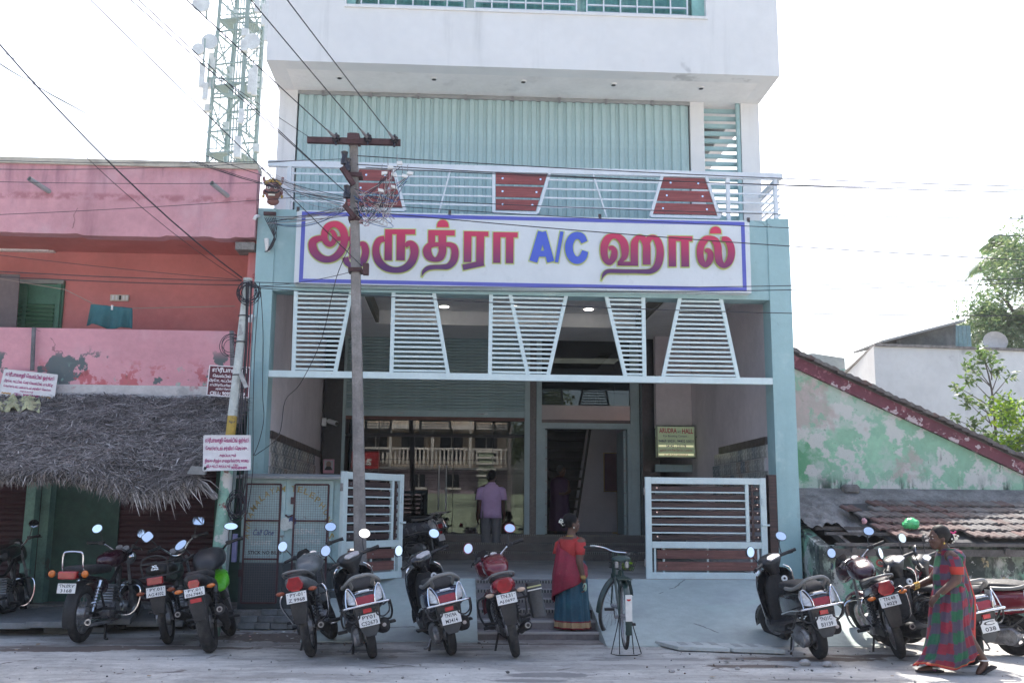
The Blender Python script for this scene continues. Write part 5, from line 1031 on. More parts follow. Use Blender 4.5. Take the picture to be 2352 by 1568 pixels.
lat.part('lattice', M_tw, tw_)
for dx in (-.35, -.2, 0, .12, .3): MB().bar((tcx+dx, YT, 0), (tcx+dx+.3, YT, 46), .07).part('ladder_rail', M_tw, tw_)
for z in (27.2, 31.6, 22.8):
    for k in (0, 2): a, b2, c2 = corner(k, z), corner(k+1, z), corner((k+3) % 4, z); MB().add([a, b2, (a+b2+c2)/3, c2, a+Vector((0, 0, .08)), b2+Vector((0, 0, .08)), (a+b2+c2)/3+Vector((0, 0, .08)), c2+Vector((0, 0, .08))], [(0, 1, 2, 3), (7, 6, 5, 4), (0, 4, 5, 1), (1, 5, 6, 2), (2, 6, 7, 3), (3, 7, 4, 0)]).part('platform', M_tw, tw_)
for u0, v0, v1 in ((462, 145, 202), (583, 150, 220), (590, 0, 30), (612, 0, 95), (470, 190, 230), (605, 10, 60), (553, 250, 285), (574, 158, 215)):
    p0, p1 = P(u0, v1, 58.6), P(u0, v0, 58.6); an = MB().box(p0.x-.16, p0.x+.16, 58.5, 58.7, p0.z, p1.z).part('panel_antenna', M_ant, tw_, bevel=.04); MB().bar((p0.x+.3, 58.9, p0.z-.5), (p0.x+.3, 58.9, p1.z+.4), .09).part('mount_pipe', M_tw, an); MB().bar((p0.x+.3, 58.9, (p0.z+p1.z)/2), (tcx, YT-1, (p0.z+p1.z)/2), .08).part('mount_arm', M_tw, an)
for u0, v0, r_ in ((462, 8, .55), (481, 95, .5), (578, 95, .52), (455, 112, .36)):
    p0 = P(u0, v0, 58.4 if r_ > .38 else 57.6); di = MB().cyl(p0, p0+Vector((0, .35, 0)), r_, r_*.8, 20).part('microwave_dish', M_ant, tw_, smooth=True); MB().bar(p0+Vector((.3, .3, -.9)), p0+Vector((.3, .3, .8)), .09).part('mount_pipe', M_tw, di)
random.seed(17)
for i in range(16):
    z = rnd(22, 34); k = random.randrange(4); p0 = corner(k, z); MB().box(p0.x-.25, p0.x+.15, p0.y-.3, p0.y+.1, z, z+rnd(.4, .8)).part('radio_unit', M_ant, tw_)
# ================================================================== telephone kiosk
YK = 13.12
ko = thing('wire_fronted_kiosk', 'pale blue metal telephone kiosk with wire mesh doors and faded lettering', 'kiosk', (X(662, 1395, YK), YK, .235))
kx0, kx1, kz0, kz1 = X(552, 1250, YK), X(778, 1250, YK), .237, Z(660, 1094, YK)
M_kio = mat('kiosk_blue', (.40, .56, .57), .6, var=.1, vscale=2.5, layers=[dict(c=(.5, .6, .58), s=3, lo=.55, hi=.7, a=.6), dict(c=(.18, .12, .09), s=9, lo=.63, hi=.7, a=.8), dict(c=(.045, .055, .06), s=40, lo=.0, hi=.1, m=[('z', .83, .80)], a=.96)])
M_rust = mat('rusty_frame', (.085, .04, .045), .8, var=.25, vscale=6)
MB().box(kx0, kx1, YK, YK+.7, kz0, kz1).part('cabinet', M_kio, ko)
MB().add([(kx0-.1, YK-.14, kz1-.03), (kx1+.06, YK-.14, kz1-.03), (kx1+.06, YK+.75, kz1+.03), (kx0-.1, YK+.75, kz1+.03), (kx0-.1, YK-.14, kz1+.0), (kx1+.06, YK-.14, kz1+.0), (kx1+.06, YK+.75, kz1+.06), (kx0-.1, YK+.75, kz1+.06)], [(3, 2, 1, 0), (4, 5, 6, 7), (0, 1, 5, 4), (1, 2, 6, 5), (2, 3, 7, 6), (3, 0, 4, 7)]).part('canopy', mat('grey_tin', (.26, .27, .27), .6, var=.15), ko)
xm = X(662, 1250, YK)
M_mesh = mat('wire_mesh', (.17, .13, .15), .6, var=.2)
for x0, x1 in ((X(556, 1250, YK), X(650, 1250, YK)), (X(668, 1250, YK), X(760, 1250, YK))):
    dr = MB().box(x0, x1+.01, YK-.03, YK-.002, kz0+.02, kz1-.05).part('door', M_kio, ko)
    a, b, z0, z1 = x0+.03, x1-.05, kz0+.08, kz1-.1
    for r_ in (((a, z0), (b, z0)), ((b, z0), (b, z1)), ((b, z1), (a, z1)), ((a, z1), (a, z0)), ((a, kz0+.62), (b, kz0+.62)), ((a, kz0+1.1), (b, kz0+1.1))): MB().bar((r_[0][0], YK-.042, r_[0][1]), (r_[1][0], YK-.042, r_[1][1]), .022, .022, up=(0, 1, 0)).part('mesh_frame', M_rust, dr)
    mb = MB(); k = a
    while k < b: mb.bar((k, YK-.045, z0), (k, YK-.045, z1), .0028, .0028); k += .03
    k = z0
    while k < z1: mb.bar((a, YK-.046, k), (b, YK-.046, k), .0028, .0028); k += .03
    mb.part('wire_mesh', M_mesh, dr)
    for z in (kz0+.4, kz1-.35): MB().box(x0-.02, x0+.02, YK-.045, YK-.03, z, z+.09).part('hinge', M_rust, dr)
MB().tube(smooth_path([(xm-.04, YK-.06, kz0+1.17), (xm, YK-.075, kz0+1.15), (xm+.05, YK-.06, kz0+1.17)]), .012, 6).part('chain', M_rust, ko)
yk = YK-.0325; M_kt = mat('faded_white_letters', (.62, .68, .66), .7, var=.2, vscale=9); M_ky = mat('faded_ochre_letters', (.42, .34, .13), .8, var=.25, vscale=9); M_kb = mat('faded_blue_letters', (.08, .12, .30), .7, var=.2)
def kt(body, u, v, w_, h_, m_, b_=.02, r_=(1, 0, 0), up_=(0, 0, 1), sh_=0.): text(body, (X(u, v, yk), yk, Z(u, v, yk)), r_, up_, w_, h_, m_, ko, b_, shear=sh_)
arc = 'ARUNACHALAM'; arc = 'MALAYAM'; 
for i, ch in enumerate('ANNAMALAYAM'):
    t = i/10; ang = rad(88-75*t); u = 652-86*cos(pi/2*t) ; v = 1230-108*sin(pi/2*t); kt(ch, u if i < 10 else 650, v, .062, .075, M_ky, .02, (cos(rad(70*(1-t))), 0, sin(rad(70*(1-t)))), (-sin(rad(70*(1-t))), 0, cos(rad(70*(1-t)))))
for i, ch in enumerate('TELEPHONES'):
    t = i/9; u = 675+85*sin(pi/2*t); v = 1230-108*cos(pi/2*t); kt(ch, u, v, .062, .075, M_ky, .02, (cos(rad(70*t)), 0, -sin(rad(70*t))), (sin(rad(70*t)), 0, cos(rad(70*t))))
kt('Call One', 605, 1222, .26, .075, M_kb, .015, sh_=.3); kt('LIGHT', 600, 1246, .26, .06, M_kt, .03); kt('BSNL', 703, 1220, .3, .07, M_kt, .03); kt('RELIANCE', 706, 1243, .32, .06, M_kt, .03); kt('STICK NO BILLS', 608, 1268, .42, .045, M_ink, .02)
for (u, v, r_, m_) in ((655, 1203, .085, M_kt), (672, 1196, .06, M_kb), (668, 1205, .05, M_kt)): MB().prxz([(X(u, v, yk)+r_*.8*cos(2*pi*i/20), Z(u, v, yk)+r_*sin(2*pi*i/20)) for i in range(20)], yk-.004-.002*(m_ is M_kb)-.004*(r_ == .05), yk+.002).part('logo_disc', m_, ko)

# ================================================================== poles
M_pc = mat('pole_concrete', (.24, .225, .215), .95, var=.2, vscale=5, bump=1., bscale=35, layers=[dict(c=(.13, .12, .12), s=5, lo=.5, hi=.7, st=(1, 1, .25), a=.7)])
YPL = 12.2
p0 = P(832, 1420, YPL); p0.z = 0; p1 = P(812, 308, YPL)
ep = thing('electric_pole', 'leaning square concrete electric pole with rusty crossarm before the name board', 'utility pole', p0)
mb = MB(); rings = []
for i in range(25):
    t = i/24; c0 = p0.lerp(p1, t); h_ = .074-.024*t; rings.append([c0+Vector((a*h_, b*h_, 0)) for a, b in ((-1, -.8), (-.8, -1), (.8, -1), (1, -.8), (1, .8), (.8, 1), (-.8, 1), (-1, .8))])
mb.loft(rings); mb.part('shaft', M_pc, ep)
M_rustd = mat('rusty_iron', (.075, .035, .038), .8, var=.25, vscale=8); M_porc = mat('brown_porcelain', (.03, .026, .035), .2, var=.1)
aL, aR = P(706, 322, YPL-.12), P(920, 328, YPL-.12)
arm = MB().bar(aL, aR, .06, .075).part('crossarm', M_rustd, ep)
cl_ = P(814, 325, YPL); MB().box(cl_.x-.075, cl_.x+.075, YPL-.16, YPL+.08, cl_.z-.04, cl_.z+.05).part('clamp', M_rustd, ep)
INS = []
for u in (772, 845, 906):
    c0 = P(u, 318 if u < 900 else 322, YPL-.17); INS.append(c0); i_ = MB()
    for k, (r_, z) in enumerate(((.045, .03), (.055, 0), (.045, -.03))): i_.torus(c0+Vector((0, 0, z)), r_*.6, .016, r_*.45, 14, 8, 'Z')
    i_.cyl(c0+Vector((0, 0, -.09)), c0+Vector((0, 0, .07)), .014); i_.part('insulator', M_porc, ep, smooth=True)
for u, v in ((791, 362), (798, 378), (797, 440)):
    c0 = P(u, v, YPL-.12); MB().tube([c0+Vector((0, 0, z)) for z in (-.09, -.085, -.03, 0, .05, .07, .085)], [.03, .045, .048, .034, .04, .046, .02], 12).part('pin_insulator', M_porc, ep, smooth=True); MB().cyl(c0-Vector((0, 0, .2)), c0-Vector((0, 0, .08)), .012).part('pin', M_rustd, ep)
b0, b1 = P(785, 384, YPL-.16), P(812, 425, YPL-.1); MB().bar(b0, b1, .05, .06).part('bracket', M_rustd, ep); b0, b1 = P(790, 470, YPL-.14), P(815, 500, YPL-.1); MB().bar(b0, b1, .05, .05).part('bracket', M_rustd, ep)
for v in (405, 505, 622): c0 = P(817, v, YPL); MB().box(c0.x-.085, c0.x+.085, YPL-.09, YPL+.09, c0.z-.025, c0.z+.025).part('clamp', M_rustd, ep)
c0 = P(834, 618, YPL-.1); MB().box(c0.x-.0, c0.x+.07, YPL-.14, YPL-.05, c0.z-.07, c0.z+.07).part('stay_hook', M_rustd, ep)
# leaning steel pole
YP2 = 12.35
q1, q0 = P(569, 642, YP2), P(524, 1075, YP2); q2 = P(492, 1395, YP2); g0 = q1+(q2-q1)*1.0; d_ = (q2-q1); g0 = q1+d_*((q1.z-.0)/(q1.z-q2.z))
sp = thing('leaning_steel_pole', 'leaning white steel pole with a yellow painted band, carrying cable coils', 'utility pole', g0)
M_sp = mat('flaking_white_paint', (.46, .50, .48), .6, var=.15, vscale=5, layers=[dict(c=(.2, .2, .2), s=7, lo=.58, hi=.66, a=.7)]); M_gp = mat('green_lower_paint', (.22, .40, .32), .6, var=.15, vscale=4, layers=[dict(c=(.55, .55, .53), s=4, lo=.52, hi=.57, det=8), dict(c=(.22, .08, .08), s=5, lo=.58, hi=.63)])
ya, yb_ = P(534, 955, YP2), P(529, 1000, YP2)
MB().tube([ya, q1], [.058, .048], 14).part('upper_tube', M_sp, sp, smooth=True); MB().tube([yb_, ya], .0585, 14).part('yellow_band', mat('yellow_paint', (.46, .32, .06), .6, var=.15, layers=[dict(c=(.12, .1, .07), s=9, lo=.6, hi=.66)]), sp, smooth=True); MB().tube([g0-Vector((0, 0, .1)), yb_], [.1, .066], 14).part('lower_tube', M_gp, sp, smooth=True)
MB().cyl(q1-Vector((0, 0, .01)), q1+Vector((0, 0, .015)), .056, n=14).part('cap', M_sp, sp)
M_cab = M_wire
def coil(c0, R_, n_, seed, par, name='cable_coil', sq=1.):
    random.seed(seed); mb = MB()
    for i in range(n_):
        o_ = Vector((rnd(-.03, .03), rnd(-.03, .03), rnd(-.05, .05))); r_ = R_*rnd(.82, 1.08)
        mb.tube([c0+o_+Vector((r_*cos(2*pi*k/22)*sq, .02*sin(4*pi*k/22+i), r_*sin(2*pi*k/22)*rnd(.98, 1.02))) for k in range(22)], .0045, 5, loop=True)
    return mb.part(name, M_cab, par)
coil(P(571, 672, YP2-.1), .125, 9, 1, sp); coil(P(530, 790, YP2+.2), .14, 4, 2, sp); coil(P(530, 1160, YP2-.05)+Vector((.05, 0, 0)), .14, 9, 3, sp, sq=.7); coil(P(541, 778, YP2+.1), .06, 2, 6, sp)
mb = MB(); random.seed(8)
for i in range(9): o_ = rnd(-.02, .16); mb.tube(smooth_path([q1+Vector((o_, -.05, -.05)), P(566, 800, YP2)+Vector((o_*.7, -.04, 0)), P(552, 950, YP2)+Vector((o_, -.03, 0)), P(548, 1080, YP2)+Vector((o_+rnd(0, .05), 0, 0)), P(540, 1180, YP2)+Vector((o_*.8, rnd(0, .1), 0))], 4), .005, 5)
mb.part('hanging_cable', M_cab, sp)
MB().bar(P(553, 858, YP2-.08), P(566, 890, YP2-.08), .02, .05).part('angle_bracket', M_steel, sp)
for v in (792, 870, 730): c0 = q1.lerp(q2, (v-642)/(1395-642)); MB().torus(c0, .062, .008, .008, 14, 6, 'Z').part('wire_tie', M_cab, sp)
MB().cyl(P(512, 1395, YP2+.4), P(545, 1000, YP2+.4), .03).part('conduit', mat('conduit_grey', (.2, .24, .23), .6), sp)
tag(MB().box(X(533, 1260, 13.0), X(543, 1260, 13.0), 12.98, 13.06, Z(538, 1290, 13.0), Z(538, 1225, 13.0)).part('meter_board', mat('lilac_board', (.2, .2, .36), .6), bevel=.005), 'narrow lilac meter board between the leaning pole and the kiosk', 'board')
br = thing('cable_bracket', 'small rusty wire bracket with cables on the cyan pillar', 'bracket', tuple(P(620, 575, YF-.05)))
MB().box(X(606, 490, YF-.03), X(634, 490, YF-.03), YF-.06, YF-.01, Z(620, 496, YF), Z(620, 489, YF)).part('plate', M_rustd, br); mb = MB(); random.seed(19)
for i in range(7): mb.tube(smooth_path([P(608+4*i, 500, YF-.06), P(618+3*i, 520, YF-.1), P(628+rnd(-3, 5), 550, YF-.08), P(622-i, 572, YF-.06), P(608+i, 578, YF-.04)], 4), .006, 5)
mb.part('cable_loop', M_cab, br)
tag(MB().tube(smooth_path([P(612, 548, YF-.06), P(613, 560, YF-.05), P(615, 578, YF-.01)], 3), .035, 10).part('pvc_pipe_end', mat('pvc_white', (.7, .7, .7), .4), smooth=True), 'short white plastic pipe end below the cable bracket', 'pipe')
tag(MB().tube(smooth_path([P(581, 727, YF-.03), P(575, 727, YF-.1), P(573, 740, YF-.1)], 4), .03, 10).part('pvc_spout', mat('pvc_white', (.7, .7, .7), .4), smooth=True), 'white plastic spout bent down from the cyan pillar', 'pipe')

# ================================================================== wires
def sag(a, b, s_, n_=14):
    return [a.lerp(b, i/n_)-Vector((0, 0, s_*4*(i/n_)*(1-i/n_))) for i in range(n_+1)]
def wire(a, b, r_=.006, s_=.05, label='thin dark overhead wire', group='overhead wires', m_=M_wire, name='overhead_wire'):
    return tag(MB().tube(sag(Vector(a), Vector(b), s_), r_*.9, 5).part(name, m_), label, 'wire', group)
M_aw = mat('aluminium_wire', (.25, .24, .25), .5, .3, var=.1)
def extend(a, far, k=2.6): return a+(far-a)*k
for i, (u, v, c0) in enumerate(((663, 0, INS[2]), (580, 0, INS[1]), (434, 0, INS[0]))):
    b = P(u, v, 8.6); wire(c0, extend(c0, b, 2.0), .007, .02, 'bare power conductor running from the pole crossarm over the street', 'power conductors on the crossarm')
    MB().tube([c0.lerp(b, t) for t in (0, .03, .06, .09)], [.016, .02, .016, .008], 6).part('conductor_tie', M_aw, ep)
c0 = P(713, 317, YPL-.15); b = P(300, 0, 9); wire(c0, extend(c0, b, 2), .004, .12, 'slim slack wire tied to the end of the pole crossarm')
for u0, u1, v1 in ((300, 792, 440), (318, 800, 448)):
    a = P(u1, v1, YPL-.2); b = P(u0, 0, 8.8); wire(a, extend(a, b, 2), .006, .0, 'taut blue-black cable dropping to the pole tangle', 'drop cables to the pole tangle')
a = P(832, 612, YPL-.12); b = P(207, 0, 8.6); wire(a, extend(a, b, 2), .006, 0, 'long black stay cable ending at the hook on the concrete pole')
a = P(556, 638, YP2-.06); b = P(0, 22, 9.2); wire(a, extend(a, b, 1.6), .009, .35, 'thick black cable running up from the steel pole top'); b = P(0, 60, 9.6); wire(a+Vector((0, 0, -.04)), extend(a, b, 1.6), .004, .42, 'thin wire beside the thick black cable')
for k, (v0, v1, sg_) in enumerate(((22, 452, .5), (38, 462, .55), (55, 468, .5), (30, 458, .62))):     # telephone wires with spacers
    a = P(790, v1, YPL-.1); b = P(0, v0, 10.4); wire(a, extend(a, b, 1.5), .0045, sg_, 'slack telephone wire with spacers over the pink house', 'telephone wires with spacers')
for v0, u1, v1 in ((414, 640, 420), (489, 700, 452), (579, 555, 643), (618, 555, 645), (630, 558, 655)):
    a = P(-200, v0-(v1-v0)*.3, 12.6); b = P(u1, v1, 12.3); wire(a, b, .0045 if v0 < 600 else .007, .03, 'level wire crossing in front of the pink house', 'wires across the pink house')
for u0, v0, v1, r_ in ((820, 358, 428, .006), (820, 378, 441, .006), (840, 385, 434, .005), (850, 455, 500, .005), (850, 470, 542, .0045), (880, 490, 601, .006), (575, 648, 627, .005), (575, 657, 637, .005), (575, 660, 714, .005)):
    a = P(u0, v0, YPL-.1 if u0 > 600 else YP2-.05); b = P(2600, v1+(v1-v0)*.06+(6 if v1 > 700 else 2), 11.6); wire(a, b, r_*1.25, .06 if v0 < 600 else .12, 'level wire running along the street past the hall', 'wires along the street')
for v0, v1, u1 in ((357, 365, 798), (378, 368, 700), (636, 618, 830)): wire(P(-60 if v0 < 600 else 570, v0+10 if v0 < 600 else 658, 12.5), P(u1, v1, YPL-.1), .005, .05, 'level wire between the two poles and beyond', 'wires between the poles')
# service wires from pole to pillar bracket
random.seed(77)
for i in range(13):
    a = P(612+rnd(0, 18), 500+rnd(-4, 14), YF-.08); b = P(800+rnd(-8, 4), 478+rnd(-20, 22), YPL-.1); m_ = random.choice((M_wire, M_aw, mat('blue_cable', (.03, .12, .3), .5), mat('pale_cable', (.42, .38, .36), .5)))
    wire(a, b, .004, rnd(.0, .14), 'thin service wire from the pole to the cyan pillar bracket', 'service wires to the pillar', m_)
for i in range(8):
    a = P(597+rnd(-3, 6), 392+rnd(-14, 20), YF-.2); b = P(800+rnd(-8, 4), 470+rnd(-16, 16), YPL-.1); wire(a, b, .0038, rnd(.02, .14), 'thin service wire from the pole past the mask', 'service wires past the mask', random.choice((M_aw, mat('pale_cable', (.42, .38, .36), .5))))
tgl = thing('cable_tangle', 'messy tangle of coloured cables with white connector blocks on the concrete pole', 'cables', tuple(P(860, 520, YPL-.15)))
cm = [M_wire, mat('blue_cable', (.03, .12, .3), .5), mat('pale_cable', (.42, .38, .36), .5), mat('pale_cable', (.42, .38, .36), .5), M_wire, mat('pink_cable', (.45, .25, .28), .5)]
conn = [(918, 340+35), (883, 398), (905, 402), (930, 405), (942, 398), (897, 385), (905, 430), (875, 438)]
for i in range(36):
    a = P(815+rnd(-4, 12), 450+rnd(-20, 60), YPL-.1); e_ = random.choice(conn); b = P(e_[0]+rnd(-6, 6), e_[1]+rnd(0, 12), YPL-.25+rnd(-.1, .1)); mids = [P(rnd(825, 915), rnd(430, 520), YPL-rnd(.05, .4)) for _ in range(random.choice((1, 2, 3)))]
    MB().tube(smooth_path([a]+mids+[b], 6), rnd(.003, .0045), 4).part('cable', random.choice(cm), tgl)
for u, v in conn: p_ = P(u, v, YPL-.25); MB().obox(p_, (.035, 0, rnd(-.01, .01)), (0, .02, 0), (rnd(-.01, .01), 0, .02)).part('connector_block', M_plate, tgl, bevel=.004); MB().tube([p_+Vector((-.03, 0, 0)), p_+Vector((-.035, 0, .1)), P(u-4, v-20, YPL-.15)], .004, 4).part('cable', M_aw, tgl)
for a, b in (((816, 505), (690, 800)), ((690, 800), (610, 1065)), ((770, 640), (735, 900))):
    pass
tag(MB().tube(smooth_path([P(806, 560, YPL-.05), P(772, 640, 12.8), P(738, 780, 13.5), P(690, 880, 13.8), P(655, 920, 13.9), P(640, 1000, 13.9), P(585, 1046, 13.0)], 5), .005, 5).part('drop_cable', M_wire), 'black drop cable hanging from the pole across the grille to the low board', 'cable')
tag(MB().tube(smooth_path([P(598, 660, YP2+.2), P(604, 760, YF-.1), P(603, 900, YF-.1), P(606, 960, YF-.1), P(596, 1010, YF-.2), P(583, 1045, 13)], 5), .005, 5).part('drop_cable', M_wire), 'black drop cable hanging down the cyan pillar', 'cable')
# ================================================================== two-wheelers (local: +Y forward, origin under the rear axle)
def xf(mb, M): mb.v = [tuple(M @ Vector(p)) for p in mb.v]; return mb
def sring(c, hw, hh, n=16, e=.75, ax='y', top=1., bot=1.):
    out = []
    for j in range(n):
        q = 2*pi*j/n; a = math.copysign(abs(cos(q))**e, cos(q)); b = math.copysign(abs(sin(q))**e, sin(q)); b *= top if b > 0 else bot
        out.append((c[0]+hw*a, c[1], c[2]+hh*b) if ax == 'y' else (c[0]+hw*a, c[1]+hh*b, c[2]))
    return out
def shell(secs, n=18, e=.75): return MB().loft([sring((0, y, z), hw, hh, n, e) for y, z, hw, hh in secs])
def arcband(cy, cz, R_, hw, a0, a1, th=.008, n=14, drop=.25):
    """mudguard: curved band following the wheel, angles in degrees from +Y upwards"""
    mb = MB(); rings = []
    for i in range(n+1):
        t = rad(a0+(a1-a0)*i/n); ring = []
        for k, (x, r_) in enumerate(((-1, -drop), (-.75, .6*0+.0), (0, .12), (.75, 0.), (1, -drop))): rr = R_+r_*hw; ring.append((x*hw, cy+rr*cos(t), cz+rr*sin(t)))
        for k, (x, r_) in enumerate(((1, -drop), (.75, 0.), (0, .12), (-.75, 0.), (-1, -drop))): rr = R_+r_*hw-th; ring.append((x*hw*.94, cy+rr*cos(t), cz+rr*sin(t)))
        rings.append(ring)
    return mb.loft(rings)
def wheel(root, y, R_, hw, M=None, spokes=18, rimm=None, drum=.07):
    I = Matrix.Identity(4) if M is None else M; c = (0, y, R_)
    th = hw*1.15
    w = xf(MB().torus(c, R_-th, hw, th, 34, 12, 'X', e=.8), I).part('wheel', M_rubber, root, smooth=60)
    rm = rimm or M_steel
    xf(MB().torus(c, R_-th*1.9, hw*.62, .018, 30, 8, 'X', e=.6), I).part('rim', rm, w, smooth=50)
    hb_ = MB().cyl((-.055, y, R_), (.055, y, R_), drum, n=18); hb_.cyl((-.075, y, R_), (.075, y, R_), .018); xf(hb_, I).part('hub', M_alu, w, smooth=40)
    sp_ = MB()
    if spokes <= 8:
        for k in range(spokes):
            t = 2*pi*k/spokes; sp_.bar((0, y+drum*cos(t), R_+drum*sin(t)), (0, y+(R_-th*1.8)*cos(t+.15), R_+(R_-th*1.8)*sin(t+.15)), .03, .022, up=(1, 0, 0))
    else:
        for k in range(spokes):
            t = 2*pi*k/spokes; s_ = -1 if k % 2 else 1; sp_.tube([(s_*.035, y+drum*.6*cos(t+s_*.5), R_+drum*.6*sin(t+s_*.5)), (0, y+(R_-th*1.8)*cos(t), R_+(R_-th*1.8)*sin(t))], .0022, 4)
    o = xf(sp_, I).part('spoke_set', rm if spokes <= 8 else M_steel, w); o['kind'] = 'stuff'
    return w
def spring(a, b, r_, n_=7):
    a, b = Vector(a), Vector(b); mb = MB(); mb.cyl(a, b, r_*.45, n=10); ax = (b-a).normalized(); s_ = ax.cross(Vector((1, 0, 0))).normalized(); u_ = ax.cross(s_); pts = [a.lerp(b, .12+.7*k/(n_*8))+(s_*cos(2*pi*k/8)+u_*sin(2*pi*k/8))*r_ for k in range(n_*8+1)]
    mb.tube(pts, r_*.2, 5); mb.cyl(a.lerp(b, .8), b, r_*1.1, n=10); return mb
def mirror(root, base, tip, shape, M, back=(0, -1, .12), cm=None, size=(.055, .04), roll=0.):
    cm = cm or M_black; base, tip = Vector(base), Vector(tip)
    mid = base.lerp(tip, .45)+Vector((0, .02, .02)); m = xf(MB().tube(smooth_path([base, mid, tip], 4), .0065, 6), M).part('mirror', M_black, root, smooth=True)
    n_ = Vector(back).normalized(); r_ = n_.cross(Vector((0, 0, 1))).normalized(); u_ = r_.cross(n_)
    r_, u_ = r_*cos(roll)+u_*sin(roll), u_*cos(roll)-r_*sin(roll)
    def outline(k, d):
        out = []
        for j in range(20):
            q = 2*pi*j/20; e = .55 if shape == 'rect' else 1.; a = math.copysign(abs(cos(q))**e, cos(q)); b = math.copysign(abs(sin(q))**e, sin(q)); out.append(tip+r_*size[0]*a*k+u_*size[1]*b*k+n_*d)
        return out
    xf(MB().loft([outline(.55, -.035), outline(.92, -.02), outline(1.05, 0.), outline(1.05, .006)]), M).part('mirror_shell', cm, m, smooth=50)
    xf(MB().loft([outline(.93, .0065), outline(.93, .009)]), M).part('mirror_glass', M_mirror, m)
    return m
def plate(root, c, w_, h_, tilt, lines, M=None, yellow=False):
    """number plate facing -Y tilted back by tilt"""
    c = Vector(c); u_ = Vector((0, sin(tilt), cos(tilt))); r_ = Vector((1, 0, 0)); n_ = Vector((0, -cos(tilt), sin(tilt)))
    p = MB().obox(c, r_*w_/2, u_*h_/2, n_*.002).part('number_plate', M_plate, root, bevel=.004)
    for i, t in enumerate(lines):
        k = .24-.48*i if len(lines) == 2 else 0; q = c+u_*h_*k+n_*.004; text(t, q, r_, u_, w_*(.62 if len(t) < 6 else .8), h_*.33, M_ink, p, .012)
    for s_ in (-1, 1): q = c+r_*s_*w_*.42+u_*h_*.32+n_*.003; MB().cyl(q, q+n_*.003, .005, n=8).part('screw', M_steel, p)
    return p
def place(root, u, v, yaw, lean, z=0, pitch=0): 
    g = G(u, v, z); root.matrix_world = Matrix.Translation((g.x, g.y, z+.004)) @ Matrix.Rotation(rad(yaw), 4, 'Z') @ Matrix.Rotation(rad(-lean), 4, 'Y')
    return root
def steerM(wb, ang, zp=.85, rake=.42):
    piv = Vector((0, wb-rake*(zp-.28)+.0, zp)); ax = Vector((0, -rake, 1)).normalized(); return Matrix.Translation(piv) @ Matrix.Rotation(rad(ang), 4, ax) @ Matrix.Translation(-piv)

